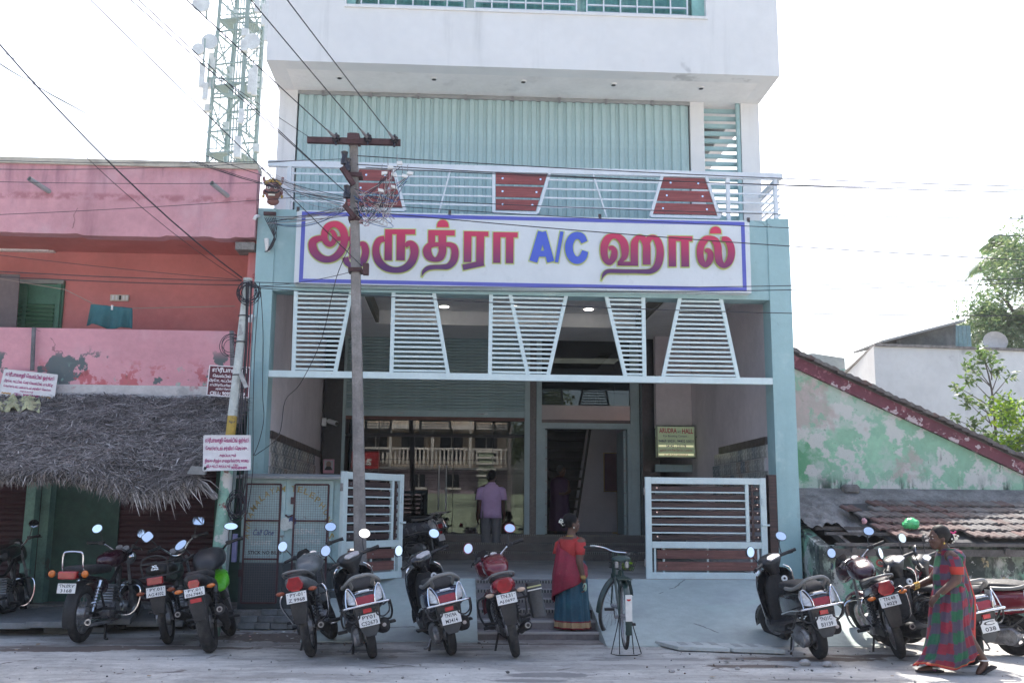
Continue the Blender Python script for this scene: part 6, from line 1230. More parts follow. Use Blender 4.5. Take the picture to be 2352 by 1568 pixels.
GRP = 'motorcycles and scooters parked before the shops'
def moto(label, u, v, yaw, lean, body, plate_lines, style='commuter', steer=30, tail=None, mirrors='round', indm=None, spokes=18, guard='chrome', box=False, barm=None, green=None, mirm=None, stand='side', R_=.295, tw=.045, extras=()):
    r = thing('motorcycle', label, 'motorcycle', (0, 0, 0), GRP, world=False); indm = indm or M_amber; tail = tail or body; wb = 1.25; barm = barm or M_chrome
    S_ = steerM(wb, steer); I = Matrix.Identity(4)
    wheel(r, 0, R_, tw, None, spokes); wheel(r, wb, .29, .04, S_, spokes, drum=.06)
    thin = style == 'moped'
    # rear guard, flap, plate
    arcband(0, R_, R_+.045, .066, 35, 165).part('rear_mudguard', M_matt, r, smooth=50)
    yb = -R_-.085
    MB().prism([(-.072, .62), (.072, .62), (.078, .5), (.055, .37), (-.055, .37), (-.078, .5)], lambda a, b, d: (a, d-.10*(b-.5), b), yb+.0, yb+.018).part('mud_flap', M_black, r, bevel=.003) if style != 'retro' else arcband(0, R_, R_+.045, .066, 165, 200).part('mud_flap', M_matt, r, smooth=50)
    pz = {'retro': .62, 'sport': .66, 'moped': .60}.get(style, .635); plate(r, (0, yb-.035, pz), .2, .105 if style != 'sport' else .085, rad(12), plate_lines)
    # frame and swing arm
    f = MB(); f.tube(smooth_path([(0, wb-.22, .86), (0, .75, .62), (0, .45, .66), (0, .1, .70), (0, -.25, .74)], 4), .022, 8); f.tube(smooth_path([(0, wb-.24, .78), (0, .95, .42), (0, .75, .24), (0, .4, .26)], 4), .02, 8)
    for s_ in (-1, 1): f.tube([(s_*.075, 0, R_), (s_*.07, .48, .34)], .018, 8); f.tube([(s_*.06, .45, .34), (s_*.1, .12, .68)], .014, 6)
    f.part('frame', M_matt, r, smooth=True)
    for s_ in (-1, 1): spring((s_*.105, .03, .33), (s_*.11, .16, .66), .034 if not thin else .026).part('shock_absorber', M_chrome if style == 'retro' else M_black, r, smooth=40)
    # engine
    e = MB(); e.box(-.1, .1, .48, .78, .2, .38); e.cyl((-.13, .62, .3), (.13, .62, .3), .095, n=18); e.cyl((-.125, .5, .28), (.12, .5, .28), .07, n=16)
    e.part('engine', M_alu, r, smooth=35, bevel=.006)
    cy = MB()
    for k in range(7): a = Vector((0, .70+.012*k, .38+.03*k)); cy.obox(a, (.075-.003*k, 0, 0), (0, .075, -.02), (0, .003, .008))
    cy.part('cylinder_fins', M_alu if not green else M_matt, r)
    # exhaust
    ex = MB(); ex.tube(smooth_path([(.05, .85, .48), (.07, .95, .35), (.11, .8, .19), (.13, .45, .18)], 5), .018, 8); xo = r
    if style == 'sport': ex.tube([(.13, .45, .18), (.16, .2, .28), (.17, .08, .34), (.185, -.2, .42), (.187, -.235, .43)], [.03, .04, .062, .066, .055], 12)
    else: ex.tube([(.13, .45, .18), (.15, .3, .24 if style != 'retro' else .22), (.165, -.18, .31 if style != 'retro' else .24), (.167, -.22, .315 if style != 'retro' else .245)], [.025, .046, .05, .035], 12)
    eo = ex.part('exhaust', M_chrome if style == 'retro' else M_matt, r, smooth=40)
    tip = Vector((.187, -.24, .431)) if style == 'sport' else Vector((.168, -.222, .316 if style != 'retro' else .246)); MB().cyl(tip+Vector((0, .02, 0)), tip-Vector((0, .006, 0)), .03, n=12).part('exhaust_tip', M_steel, eo); MB().cyl(tip-Vector((0, .0065, 0)), tip-Vector((0, .009, 0)), .017, n=10).part('exhaust_hole', M_ink, eo)
    # seat, tail, tank
    if style == 'retro':
        MB().loft([sring((0, y, z), hw, hh, 16, .6) for y, z, hw, hh in ((-.3, .80, .09, .02), (-.28, .80, .115, .05), (.1, .79, .125, .055), (.45, .78, .115, .05), (.55, .79, .07, .03))]).part('seat', M_matt, r, smooth=60)
        shell([(.45, .86, .05, .03), (.5, .86, .1, .075), (.7, .88, .125, .1), (.9, .9, .115, .095), (1.0, .9, .06, .05)]).part('tank', body, r, smooth=60); shell([(.12, .62, .09, .05), (.2, .6, .105, .09), (.4, .58, .105, .09), (.48, .58, .08, .05)]).part('side_panel', body, r, smooth=60)
        MB().tube(smooth_path([(-.115, -.12, .74), (-.115, -.3, .80), (-.105, -.33, .97), (-.06, -.335, 1.0), (.06, -.335, 1.0), (.105, -.33, .97), (.115, -.3, .80), (.115, -.12, .74)], 4), .011, 8).part('grab_rail', M_chrome, r, smooth=True)
        MB().box(-.1, .1, yb-.06, yb+.03, .715, .80).part('tail_light', M_redlens, r, bevel=.012); MB().box(-.09, .09, yb+.03, -.2, .72, .78).part('tail_bracket', M_matt, r)
    elif thin:
        MB().loft([sring((0, y, z), hw, hh, 16, .6) for y, z, hw, hh in ((-.3, .82, .08, .02), (-.28, .83, .11, .05), (.1, .83, .115, .05), (.42, .8, .09, .04))]).part('seat', M_matt, r, smooth=60)
        shell([(.5, .72, .06, .05), (.58, .74, .09, .09), (.8, .76, .08, .09), (.92, .8, .05, .05)]).part('tank', body, r, smooth=60)
        rk = MB()
        for z, h_ in ((.76, .15), (.90, .13)): rk.tube(smooth_path([(-h_, .35, z), (-h_, -.3, z), (-h_+.03, -.36, z), (h_-.03, -.36, z), (h_, -.3, z), (h_, .35, z)], 4), .011, 7)
        rk.tube(smooth_path([(-.13, -.33, .76), (-.13, -.36, .93), (0, -.37, .98), (.13, -.36, .93), (.13, -.33, .76)], 4), .011, 7)
        for k in (-.08, 0, .08): rk.tube([(k, -.35, .77), (k, .2, .77)], .006, 5)
        rk.part('carrier', M_matt, r, smooth=True); MB().box(-.085, .085, yb-.045, yb+.03, .675, .755).part('tail_light', M_redlens, r, bevel=.01)
        text('XL', (0, -.335, .865), (1, 0, 0), (0, .15, 1), .07, .03, M_chrome, r, .02); text('SUPER', (0, -.337, .835), (1, 0, 0), (0, .15, 1), .08, .018, M_chrome, r, .02)
    else:
        sport = style == 'sport'
        MB().loft([sring((0, y, z), hw, hh, 16, .65) for y, z, hw, hh in ((-.34, .83, .05, .015), (-.3, .83, .085, .035), (0, .81, .115, .045), (.3, .77, .115, .045), (.5, .78, .09, .04), (.56, .79, .06, .03))]).part('seat', M_matt, r, smooth=60)
        shell([(.46, .84, .05, .04), (.54, .86, .12, .08), (.72, .9, .15, .105), (.9, .92, .14, .1), (1.02, .9, .08, .06)] if not sport else [(.46, .84, .07, .05), (.54, .88, .13, .09), (.74, .93, .17, .12), (.95, .94, .17, .12), (1.08, .9, .1, .08)]).part('tank', body, r, smooth=60)
        shell([(-.40, .795, .06, .03), (-.36, .785, .1, .055), (-.2, .75, .125, .07), (.1, .70, .13, .08), (.35, .66, .12, .09), (.46, .66, .08, .06)]).part('tail_fairing', tail, r, smooth=60)
        if not sport:
            MB().prism([(-.062, .705), (.062, .705), (.085, .755), (.05, .83), (-.05, .83), (-.085, .755)], lambda a, b, d: (a, d-.25*(b-.77), b), -.425, -.36).part('tail_light', M_redlens, r, bevel=.006)
            MB().box(-.042, .042, yb-.025, yb+.01, .695, .72).part('reflector', mat('red_reflector', (.5, .01, .02), .2, var=0, coat=.5), r)
            MB().tube(smooth_path([(-.12, .12, .80), (-.13, -.2, .84), (-.1, -.36, .88), (0, -.39, .89), (.1, -.36, .88), (.13, -.2, .84), (.12, .12, .80)], 4), .013, 8).part('grab_rail', barm if barm is not M_chrome else M_steel, r, smooth=True)
        else:
            MB().prism([(-.045, .70), (.045, .70), (.06, .74), (.045, .78), (-.045, .78), (-.06, .74)], lambda a, b, d: (a, d, b), -.42, -.36).part('tail_light', M_redlens, r, bevel=.006); MB().box(-.055, .055, yb-.02, yb+.01, .555, .595).part('reflector', mat('red_reflector', (.5, .01, .02), .2, var=0), r)
            if green: shell([(.8, .6, .14, .05), (.92, .66, .17, .1), (1.08, .7, .15, .1), (1.14, .72, .1, .05)]).part('side_cowl', green, r, smooth=60)
        MB().box(-.075, .075, yb-.0, -.2, .64, .70).part('tail_bracket', M_matt, r, bevel=.01)
    for s_ in (-1, 1):     # indicators
        zi, yi_ = ((.77, yb-.01) if style == 'retro' else (.60, yb-.03) if thin else (.69, yb+.02)); xi = .15 if style == 'retro' else .13
        st_ = MB().tube([(s_*.05, yi_+.03, zi), (s_*xi, yi_, zi)], .012, 8).part('indicator_stalk', M_black, r)
        (MB().ell((s_*(xi+.03), yi_-.005, zi), (.04, .035, .04) if style == 'retro' else (.045, .028, .022), 12, 8)).part('indicator', indm, st_, smooth=True)
    # front end, turned with the bars
    fk = MB()
    for s_ in (-1, 1): fk.tube([(s_*.085, wb, .29), (s_*.085, wb-.12, .56)], .024, 10); fk.tube([(s_*.085, wb-.12, .56), (s_*.085, wb-.26, .9)], .017, 10)
    xf(fk, S_).part('fork', M_alu, r, smooth=True)
    xf(arcband(wb, .29, .335, .055, 10, 150), S_).part('front_mudguard', body if style != 'retro' else M_chrome, r, smooth=50)
    hb0 = (wb-.3, 1.0); zh = 1.03 if style != 'moped' else 1.08
    hw = .34; bar = smooth_path([(-hw, wb-.46, zh), (-.22, wb-.38, zh+.005), (-.14, wb-.29, zh-.05), (-.05, wb-.26, .94), (.05, wb-.26, .94), (.14, wb-.29, zh-.05), (.22, wb-.38, zh+.005), (hw, wb-.46, zh)], 4)
    h_ = xf(MB().tube(bar, .012, 8), S_).part('handlebar', M_matt if style == 'sport' else M_chrome, r, smooth=True)
    for s_ in (-1, 1):
        d = Vector((s_*.12, -.08, -.005)).normalized(); a = Vector((s_*hw, wb-.46, zh))
        xf(MB().cyl(a-d*.11, a+d*.02, .018, n=10), S_).part('grip', M_matt, h_, smooth=True); xf(MB().obox(a-d*.15, d*.03, (0, .022, 0), (0, 0, .024)), S_).part('switch_gear', M_black, h_, bevel=.006)
        xf(MB().tube(smooth_path([a-d*.12+Vector((0, .035, 0)), a-d*.05+Vector((s_*.01, .07, -.01)), a+d*.04+Vector((0, .05, -.02))], 3), .006, 6), S_).part('brake_lever', M_matt if style != 'retro' else M_steel, h_)
        mb_ = Vector((s_*.22, wb-.37, zh+.01)); tip_ = Vector((s_*(.3 if mirrors != 'rect' else .31), wb-.38, zh+.17))
        mirror(r, mb_, tip_, 'rect' if mirrors == 'rect' else 'round', S_, back=(-s_*.15+rnd(-.12, .12), -1, rnd(.02, .4)), cm=mirm, size=(.072, .052) if mirrors == 'rect' else (.066, .052) if mirrors != 'wide' else (.08, .04), roll=rad(22)*s_)
    if style in ('retro', 'moped'):
        xf(MB().ell((0, wb-.08, .88), (.085, .09, .085), 16, 10), S_).part('headlamp', M_black if style == 'moped' else M_chrome, r, smooth=True)
    else:
        xf(shell([(wb-.2, .88, .07, .05), (wb-.12, .9, .115, .1), (wb-.02, .88, .12, .12), (wb+.06, .84, .08, .09)]), S_).part('headlamp_cowl', body, r, smooth=60)
        xf(MB().prism([(-.10, .96), (.10, .96), (.085, 1.03), (.05, 1.075), (-.05, 1.075), (-.085, 1.03)], lambda a, b, d: (a, d-.55*(b-.96), b), wb-.02, wb-.012), S_).part('visor', M_black, r)
    dl = xf(MB().obox((0, wb-.24, .975), (.09, 0, 0), (0, .035, .02), (0, -.008, .016)), S_).part('instrument_pod', M_black, r, bevel=.008)
    for s_ in ((-1, 1) if style != 'sport' else (0,)): xf(MB().cyl((s_*.045, wb-.25, .985), (s_*.045, wb-.265, 1.005), .04, n=16), S_).part('dial', M_clear, dl, smooth=40)
    if guard:
        gm = M_chrome if guard == 'chrome' else M_black; gmb = MB()
        for s_ in (-1, 1): gmb.tube(smooth_path([(s_*.03, .98, .55), (s_*.2, .98, .56), (s_*.27, .97, .5), (s_*.26, .95, .33), (s_*.18, .92, .22), (s_*.03, .88, .22)], 4), .0125, 8)
        gmb.part('crash_guard', gm, r, smooth=True)
        if style == 'commuter' and guard == 'chrome':
            g2 = MB(); g3 = MB(); g2.tube(smooth_path([(.12, .1, .66), (.2, -.02, .7), (.245, -.05, .64), (.235, -.02, .42), (.14, .12, .33)], 4), .011, 8); g3.tube(smooth_path([(-.12, .1, .66), (-.2, -.02, .66), (-.24, .02, .55), (-.16, .12, .35)], 4), .011, 8); g2.part('leg_guard', gm, r, smooth=True); g3.part('leg_guard', gm, r, smooth=True)
    if stand == 'side':
        k = math.tan(rad(lean)); MB().tube([(-.1, .52, .24), (-.215, .49, -.215*k+.012), (-.25, .47, -.25*k+.012)], [.013, .012, .012], 8).part('side_stand', M_matt, r)
    else:
        for s_ in (-1, 1): MB().tube([(s_*.09, .45, .24), (s_*.13, .36, .0), (s_*.17, .33, .0)], .014, 8).part('centre_stand_leg', M_matt, r)
    for s_ in (-1, 1): MB().cyl((s_*.1, .3, .34), (s_*.25, .3, .35), .016, n=8).part('foot_peg', M_matt, r); MB().cyl((s_*.1, .62, .27), (s_*.26, .62, .27), .018, n=8).part('foot_peg', M_matt, r)
    ch = MB().pryz([(-.05, .24), (.5, .22), (.55, .3), (.5, .37), (-.02, .36), (-.08, .3)], -.1, -.075).part('chain_case', M_matt if not thin else M_alu, r, bevel=.005)
    if box:
        bxm = mat('dusty_box', (.05, .055, .06), .5, var=.25, vscale=5); b_ = MB().loft([sring((.31, y, z), .075, .11, 16, .4, 'z') for y, z in ((-.05, .36), (-.05, .385), (-.05, .66), (-.05, .70), (-.05, .715))]).part('side_box', bxm, r, smooth=40)
        MB().box(.235, .385, -.163, -.16, .665, .68).part('box_stripe', mat('lime_tape', (.5, .5, .25), .5), b_); MB().box(.235, .385, -.163, -.16, .635, .645).part('box_stripe', M_plate, b_); MB().bar((.1, -.05, .58), (.3, -.05, .58), .02, .02).part('box_bracket', M_matt, b_)
    place(r, u, v, yaw, lean); return r

def scooter(label, u, v, yaw, lean, body, plate_lines, steer=28, badge=None, z=0, logo='round', rearc=None, carrier=False, lamp='clear', front=None):
    r = thing('scooter', label, 'scooter', (0, 0, 0), GRP, world=False); wb = 1.22; R_ = .225; front = front or body
    S_ = steerM(wb, steer, .8, .4)
    wheel(r, 0, R_, .047, None, 7, M_alu, .06); wheel(r, wb, R_, .045, S_, 7, M_alu, .06)
    # rear body shell
    shell([(-.34, .63, .10, .05), (-.30, .62, .165, .095), (-.15, .60, .195, .125), (.1, .57, .2, .14), (.35, .55, .185, .15), (.52, .52, .15, .16), (.6, .50, .12, .12)], 22, .62).part('rear_body', body, r, smooth=60)
    MB().loft([sring((0, y, z_), hw, hh, 18, .62) for y, z_, hw, hh in ((-.26, .735, .07, .015), (-.22, .745, .12, .035), (0, .755, .145, .045), (.25, .745, .15, .045), (.48, .735, .12, .04), (.58, .72, .07, .025))]).part('seat', M_matt, r, smooth=60)
    if badge: text(badge, (0, -.243, .752), (1, 0, 0), (0, .35, 1), .11, .018, M_plate, r, .02)
    gr = MB(); gm = mat('grab_rail_grey', (.22, .22, .21), .5, .2, var=.15)
    gr.tube(smooth_path([(-.175, .12, .74), (-.185, -.1, .75), (-.165, -.24, .785), (-.09, -.31, .845), (0, -.325, .855), (.09, -.31, .845), (.165, -.24, .785), (.185, -.1, .75), (.175, .12, .74)], 4), .019, 10); gr.part('grab_rail', gm, r, smooth=True)
    for s_ in (-1, 1): MB().tube([(s_*.12, -.285, .82), (s_*.1, -.22, .74)], [.016, .022], 8).part('grab_rail_foot', gm, r)
    # tail lamps
    MB().prism([(-.09, .585), (.09, .585), (.105, .65), (.075, .675), (-.075, .675), (-.105, .65)], lambda a, b, d: (a, d+.35*(b-.6)+.6*a*a, b), -.365, -.30).part('tail_light', M_redlens, r, bevel=.005)
    for s_ in (-1, 1):
        MB().prism([(s_*.1, .585), (s_*.172, .60), (s_*.178, .68), (s_*.155, .745), (s_*.105, .655)], lambda a, b, d: (a, d+.35*(b-.6)+1.6*(abs(a)-.1)*(abs(a)-.1)*4, b), -.362, -.28).part('tail_indicator', M_clear if lamp == 'clear' else M_amber, r, bevel=.005)
        MB().tube(smooth_path([(s_*.09, -.375, .575), (s_*.10, -.365, .66), (s_*.135, -.33, .74), (s_*.165, -.30, .745), (s_*.188, -.33, .66), (s_*.195, -.36, .58)], 4), .007, 7).part('lamp_guard', M_chrome, r, smooth=True)
    MB().tube(smooth_path([(-.09, -.325, .69), (0, -.345, .70), (.09, -.325, .69)], 4), .006, 6).part('lamp_guard', M_chrome, r)
    MB().box(-.055, .055, -.338, -.315, .69, .715).part('badge_plate', M_plate, r, bevel=.004)
    gb = MB(); gb.tube(smooth_path([(-.22, .25, .47), (-.245, -.1, .54), (-.235, -.34, .565), (-.17, -.405, .575), (0, -.425, .58), (.17, -.405, .575), (.235, -.34, .565), (.245, -.1, .54), (.22, .25, .47)], 4), .011, 8); gb.part('rear_guard', M_chrome, r, smooth=True)
    g2 = MB()
    for s_ in (-1, 1):
        g2.tube(smooth_path([(s_*.22, -.35, .565), (s_*.215, -.34, .47), (s_*.15, -.36, .43), (s_*.09, -.38, .46), (s_*.08, -.4, .52)], 4), .008, 7); g2.tube(smooth_path([(s_*.24, -.3, .56), (s_*.255, -.2, .45), (s_*.24, -.05, .36), (s_*.2, .2, .33)], 4), .011, 7)
    g2.part('side_guard', M_black, r, smooth=True)
    # lower rear: bumper, flap and plate
    MB().prism([(-.13, .56), (.13, .56), (.12, .42), (.075, .33), (-.075, .33), (-.12, .42)], lambda a, b, d: (a, d-.02*(b-.5), b), -.35, -.26).part('tail_apron', M_black, r, bevel=.012)
    MB().box(-.042, .042, -.372, -.352, .495, .535).part('reflector', mat('red_reflector', (.5, .01, .02), .2, var=0, coat=.5), r)
    plate(r, (0, -.385, .425), .2, .115, rad(14), plate_lines)
    MB().prism([(-.095, .40), (.095, .40), (.09, .33), (.05, .265), (-.05, .265), (-.09, .33)], lambda a, b, d: (a, d-.1*(b-.33), b), -.365, -.35).part('mud_flap', mat('grey_flap', (.055, .06, .065), .55, var=.2), r, bevel=.004)
    # engine, exhaust
    e = MB(); e.ell((-.11, .12, .24), (.065, .24, .11), 16, 10); e.box(-.09, .05, .0, .3, .2, .34); e.part('engine', M_alu, r, smooth=50); MB().cyl((-.16, .0, .225), (-.08, .0, .225), .085, n=18).part('gear_case', M_alu, r, smooth=40)
    ex = MB().loft([sring((.15, y, z_), hw, hh, 14, .8) for y, z_, hw, hh in ((.3, .26, .03, .03), (.2, .27, .06, .07), (-.1, .31, .066, .08), (-.22, .325, .06, .075), (-.25, .33, .04, .05))]); eo = ex.part('exhaust', M_matt, r, smooth=50)
    MB().loft([sring((.2, y, z_), .012, hh, 10, .8) for y, z_, hh in ((.18, .29, .04), (0, .31, .06), (-.16, .325, .055))]).part('heat_shield', M_steel if logo == 'square' else M_black, eo, smooth=50); MB().cyl((.15, -.25, .33), (.15, -.262, .332), .02, n=10).part('exhaust_tip', M_steel, eo)
    spring((-.1, -.02, .26), (-.09, .05, .56), .03).part('shock_absorber', M_black, r)
    # floor board and leg shield
    MB().loft([sring((0, y, z_), hw, hh, 16, .5) for y, z_, hw, hh in ((.5, .27, .14, .05), (.62, .25, .17, .05), (.85, .25, .18, .05), (.95, .29, .18, .06))]).part('floor_board', M_black, r, smooth=50)
    ls = MB(); rings = []
    for z_, y, hw in ((.28, .93, .17), (.4, .98, .185), (.55, 1.01, .205), (.7, 1.01, .215), (.82, .985, .2), (.885, .965, .14)):
        ring = []
        for k in range(9): a = -1+2*k/8; ring.append((hw*a, y-.09*abs(a)**2.2+.0, z_-(.02*a*a)))
        for k in range(9): a = 1-2*k/8; ring.append((hw*.97*a, y+.05-.09*abs(a)**2.2, z_-(.02*a*a)))
        rings.append(ring)
    ls.loft(rings); ls.part('leg_shield', front, r, smooth=60)
    MB().loft([sring((0, y, z_), hw, hh, 14, .6, 'z') for z_, y, hw, hh in ((.3, .93, .12, .05), (.5, .94, .13, .06), (.7, .945, .12, .06), (.8, .93, .07, .05))]).part('inner_box', M_matt, r, smooth=60)
    lg_ = MB().cyl((.1, .885, .745), (.1, .865, .75), .034, n=18).part('key_cover', M_plate, r, smooth=40); MB().cyl((.1, .8645, .75), (.1, .862, .751), .014, n=12).part('key_hole', M_ink, lg_)
    for s_ in (-1, 1): MB().tube(smooth_path([(s_*.19, .91, .36), (s_*.212, .92, .55), (s_*.222, .92, .7), (s_*.2, .9, .84), (s_*.14, .93, .895)], 4), .008, 6).part('shield_trim', M_chrome, r, smooth=True)
    # handlebar cowl
    cw = MB().loft([sring((0, y, z_), hw, hh, 18, .8, 'z') for z_, y, hw, hh in ((.80, .94, .055, .05), (.86, .945, .07, .06), (.92, .945, .13, .075), (.965, .95, .165, .085), (1.0, .965, .14, .08), (1.025, .985, .08, .05))])
    cwo = xf(cw, S_).part('handlebar_cowl', M_black if front is body else front, r, smooth=60)
    xf(MB().prism([(-.075, -.035), (.075, -.035), (.1, .01), (.06, .045), (-.06, .045), (-.1, .01)], lambda a, b, d: (a, .885+b*.85+d*-.55, .985+b*.5+d*.85), .0, .022), S_).part('speedometer', M_clear, cwo, bevel=.004)
    for s_ in (-1, 1):
        a, b = Vector((s_*.15, .935, .965)), Vector((s_*.335, .855, .965)); d = (b-a).normalized()
        g_ = xf(MB().cyl(a, b-d*.1, .02, n=10), S_).part('switch_gear', M_black, cwo, smooth=True); xf(MB().cyl(b-d*.12, b+d*.01, .019, n=10), S_).part('grip', M_matt, cwo, smooth=True)
        xf(MB().tube(smooth_path([a+d*.03+Vector((0, .04, -.01)), a+d*.1+Vector((0, .06, -.02)), b+Vector((0, .04, -.03))], 3), .006, 6), S_).part('brake_lever', M_steel if logo == 'square' else M_matt, cwo)
        mirror(r, (s_*.19, .93, .985), (s_*.265, .92, 1.155), 'round', S_, back=(-s_*.15+rnd(-.12, .12), -1, rnd(.02, .38)), size=(.07, .054), roll=rad(28)*s_)
    xf(shell([(1.0, .62, .06, .12), (1.08, .6, .1, .2), (1.14, .56, .08, .18), (1.18, .5, .04, .1)]), Matrix.Identity(4)).part('front_nose', front, r, smooth=60)
    xf(arcband(wb, R_, R_+.04, .06, 0, 165), S_).part('front_mudguard', front, r, smooth=50)
    fk = MB()
    for s_ in (-1, 1): fk.tube([(s_*.07, wb, R_), (s_*.055, wb-.2, .62)], .018, 8)
    xf(fk, S_).part('fork', M_matt, r)
    k = math.tan(rad(lean)); MB().tube([(-.12, .38, .2), (-.2, .33, -.2*k+.012), (-.235, .31, -.235*k+.012)], .013, 8).part('side_stand', M_matt, r); MB().tube(smooth_path([(-.13, .3, .2), (-.2, .2, .1), (-.24, .24, .09)], 3), .01, 6).part('kick_lever', M_steel, r)
    for s_ in (-1, 1): MB().obox((s_*.25, .12, .3), (.05, 0, 0), (0, .05, 0), (0, 0, .012)).part('foot_peg', M_matt, r, bevel=.004)
    if carrier:
        rk = MB(); rk.tube(smooth_path([(-.12, -.2, .84), (-.13, -.5, .86), (.13, -.5, .86), (.12, -.2, .84)], 3), .01, 6)
        for q in (-.06, 0, .06): rk.tube([(q, -.22, .85), (q, -.5, .86)], .006, 5)
        rk.part('carrier', M_chrome, r)
    place(r, u, v, yaw, lean, z); return r

P_wine = mat('wine_paint', (.045, .008, .018), .22, var=.1, coat=.5, layers=DUST); P_blk = mat('gloss_black_paint', (.014, .015, .018), .2, var=.1, coat=.5, layers=DUST); P_navy = mat('navy_paint', (.012, .022, .06), .2, var=.1, coat=.5, layers=DUST); P_grey = mat('dusty_grey_paint', (.12, .13, .135), .35, var=.2, coat=.2); P_red = mat('red_paint', (.30, .015, .03), .2, var=.1, coat=.6); P_dkred = mat('dark_red_paint', (.16, .012, .022), .2, var=.1, coat=.5); P_green = mat('lime_paint', (.12, .55, .02), .3, var=.05); P_silver = mat('silver_grey_paint', (.19, .20, .23), .25, .5, var=.08, coat=.5); P_matt = mat('satin_black_paint', (.018, .018, .021), .45, var=.2); P_moped = mat('dull_green_paint', (.035, .06, .05), .5, var=.2)
M_grayrail = mat('grey_rail', (.18, .18, .18), .5, .3)
moto('dark motorcycle half out of frame beside the pale green shop post', -62, 1452, -4, 6, P_blk, [], 'commuter', 20)
moto('wine coloured old motorcycle on its centre stand with plate TN.09.V 3168', 183, 1476, -4, 0, P_wine, ['TN.09.V', '3168'], 'retro', -12, mirrors='rect' if 0 else 'round', stand='centre', R_=.315, spokes=24)
moto('black moped with luggage rack and plate PY.01 AG.4102', 388, 1479, 4, 9, P_moped, ['PY.01', 'AG.4102'], 'moped', 25, mirrors='rect', R_=.27, tw=.04, indm=mat('rust_orange_lens', (.25, .06, .02), .4), guard=None, spokes=20)
moto('black sporty motorcycle with wide tyre and bright green side cowl', 485, 1498, 5, 12, P_matt, ['PY.01', 'EN.7445'], 'sport', 25, tail=P_matt, mirrors='wide', spokes=6, guard=None, green=P_green, R_=.31, tw=.068)
moto('dusty grey motorcycle with rust stained plate PY-01 Z 9968', 717, 1508, 0, 11, P_grey, ['PY-01', 'Z 9968'], 'commuter', 30, tail=P_grey, indm=mat('dull_orange_lens', (.30, .07, .03), .35), barm=M_grayrail)
scooter('black scooter with plate PY01 CS2673 before the concrete pole', 857, 1511, 10, 12, P_blk, ['PY01', 'CS2673'])
scooter('dark blue scooter with plate TN19A M3414 at the ramp foot', 1038, 1504, 11, 12, P_navy, ['TN19A', 'M3414'], badge='HONDA', logo='square', front=P_blk)
moto('red and black motorcycle with a side box and plate TN.31 AJ.0697', 1186, 1509, 1, 12, P_dkred, ['TN.31', 'AJ.0697'], 'commuter', 30, tail=P_red, mirm=P_red, box=True, indm=mat('peach_lens', (.55, .4, .3), .2), guard='black', barm=M_grayrail)
scooter('black scooter with plate TN31C B3139 beside the right-hand pillar', 1884, 1513, 2, 10, P_blk, ['TN31C', 'B3139'], badge='SUZUKI')
moto('wine motorcycle with a big visor and plate TN.48 14029', 2070, 1512, -12, 15, P_wine, ['TN.48', '14029'], 'commuter', 30, tail=P_wine, barm=M_grayrail)
scooter('black scooter partly hidden behind the woman in the checked saree', 2228, 1527, 12, 8, P_blk, ['C', '038'])
scooter('red scooter with a plate starting TN.3 at the green house wall', 2338, 1506, 38, 8, P_dkred, ['TN.3', 'CA.8'], steer=15)
scooter('silver grey scooter parked on the porch behind the open gate leaf', 975, 1288, 58, 6, P_silver, [], z=ZF, carrier=True)

# ================================================================== bicycle
bc = thing('bicycle', 'old green bicycle with front basket standing at the ramp foot', 'bicycle', (0, 0, 0), world=False)
M_bg = mat('bicycle_green', (.02, .045, .04), .4, var=.2, vscale=6, coat=.2); wb, R_ = 1.12, .345; zb = .035
S_ = steerM(wb, -38, .85, .3)
def bwheel(y, M):
    I = M or Matrix.Identity(4); w = xf(MB().torus((0, y, R_), R_-.018, .018, .019, 40, 8, 'X'), I).part('wheel', M_rubber, bc, smooth=60); xf(MB().torus((0, y, R_), R_-.045, .014, .01, 36, 6, 'X'), I).part('rim', M_steel, w, smooth=50); xf(MB().cyl((-.045, y, R_), (.045, y, R_), .022, n=12), I).part('hub', M_steel, w); sp_ = MB()
    for k in range(28): t = 2*pi*k/28; s_ = -1 if k % 2 else 1; sp_.tube([(s_*.025, y+.02*cos(t+s_), R_+.02*sin(t+s_)), (0, y+(R_-.05)*cos(t), R_+(R_-.05)*sin(t))], .0016, 4)
    o = xf(sp_, I).part('spoke_set', M_steel, w); o['kind'] = 'stuff'
bwheel(0, None); bwheel(wb, S_)
f = MB(); bb = (0, .46, .29); st_ = (0, .30, .82); hd = (0, wb-.2, .86); hl = (0, wb-.16, .7)
for a, b in ((bb, st_), (st_, hd), (bb, hl), (hd, hl)): f.tube([a, b], .016, 8)
for s_ in (-1, 1): f.tube([(s_*.05, 0, R_), bb], .01, 6); f.tube([(s_*.05, 0, R_), (s_*.02, .29, .8)], .009, 6)
f.part('frame', M_bg, bc, smooth=True)
arcband(0, R_, R_+.03, .032, 60, 205, .004, 18).part('rear_mudguard', M_bg, bc, smooth=50); xf(arcband(wb, R_, R_+.03, .032, 20, 190, .004, 18), S_).part('front_mudguard', M_bg, bc, smooth=50)
mb = MB().prism([(-.035, .33), (.035, .33), (.035, .6), (-.035, .6)], lambda a, b, d: (a, d-.35*(b-.45)*(0.4), b), -R_-.06, -R_-.052); wf = mb.part('white_flap', M_plate, bc, bevel=.002); MB().cyl((0, -R_-.066, .56), (0, -R_-.075, .56), .024, n=14).part('reflector', mat('red_reflector', (.5, .01, .02), .2, var=0), wf)
fk = MB()
for s_ in (-1, 1): fk.tube([(s_*.05, wb, R_), (s_*.045, wb-.06, .6), (s_*.03, wb-.14, .72)], .011, 8)
fk.tube([(0, wb-.15, .7), (0, wb-.24, .98)], .014, 8); xf(fk, S_).part('fork', M_bg, bc, smooth=True)
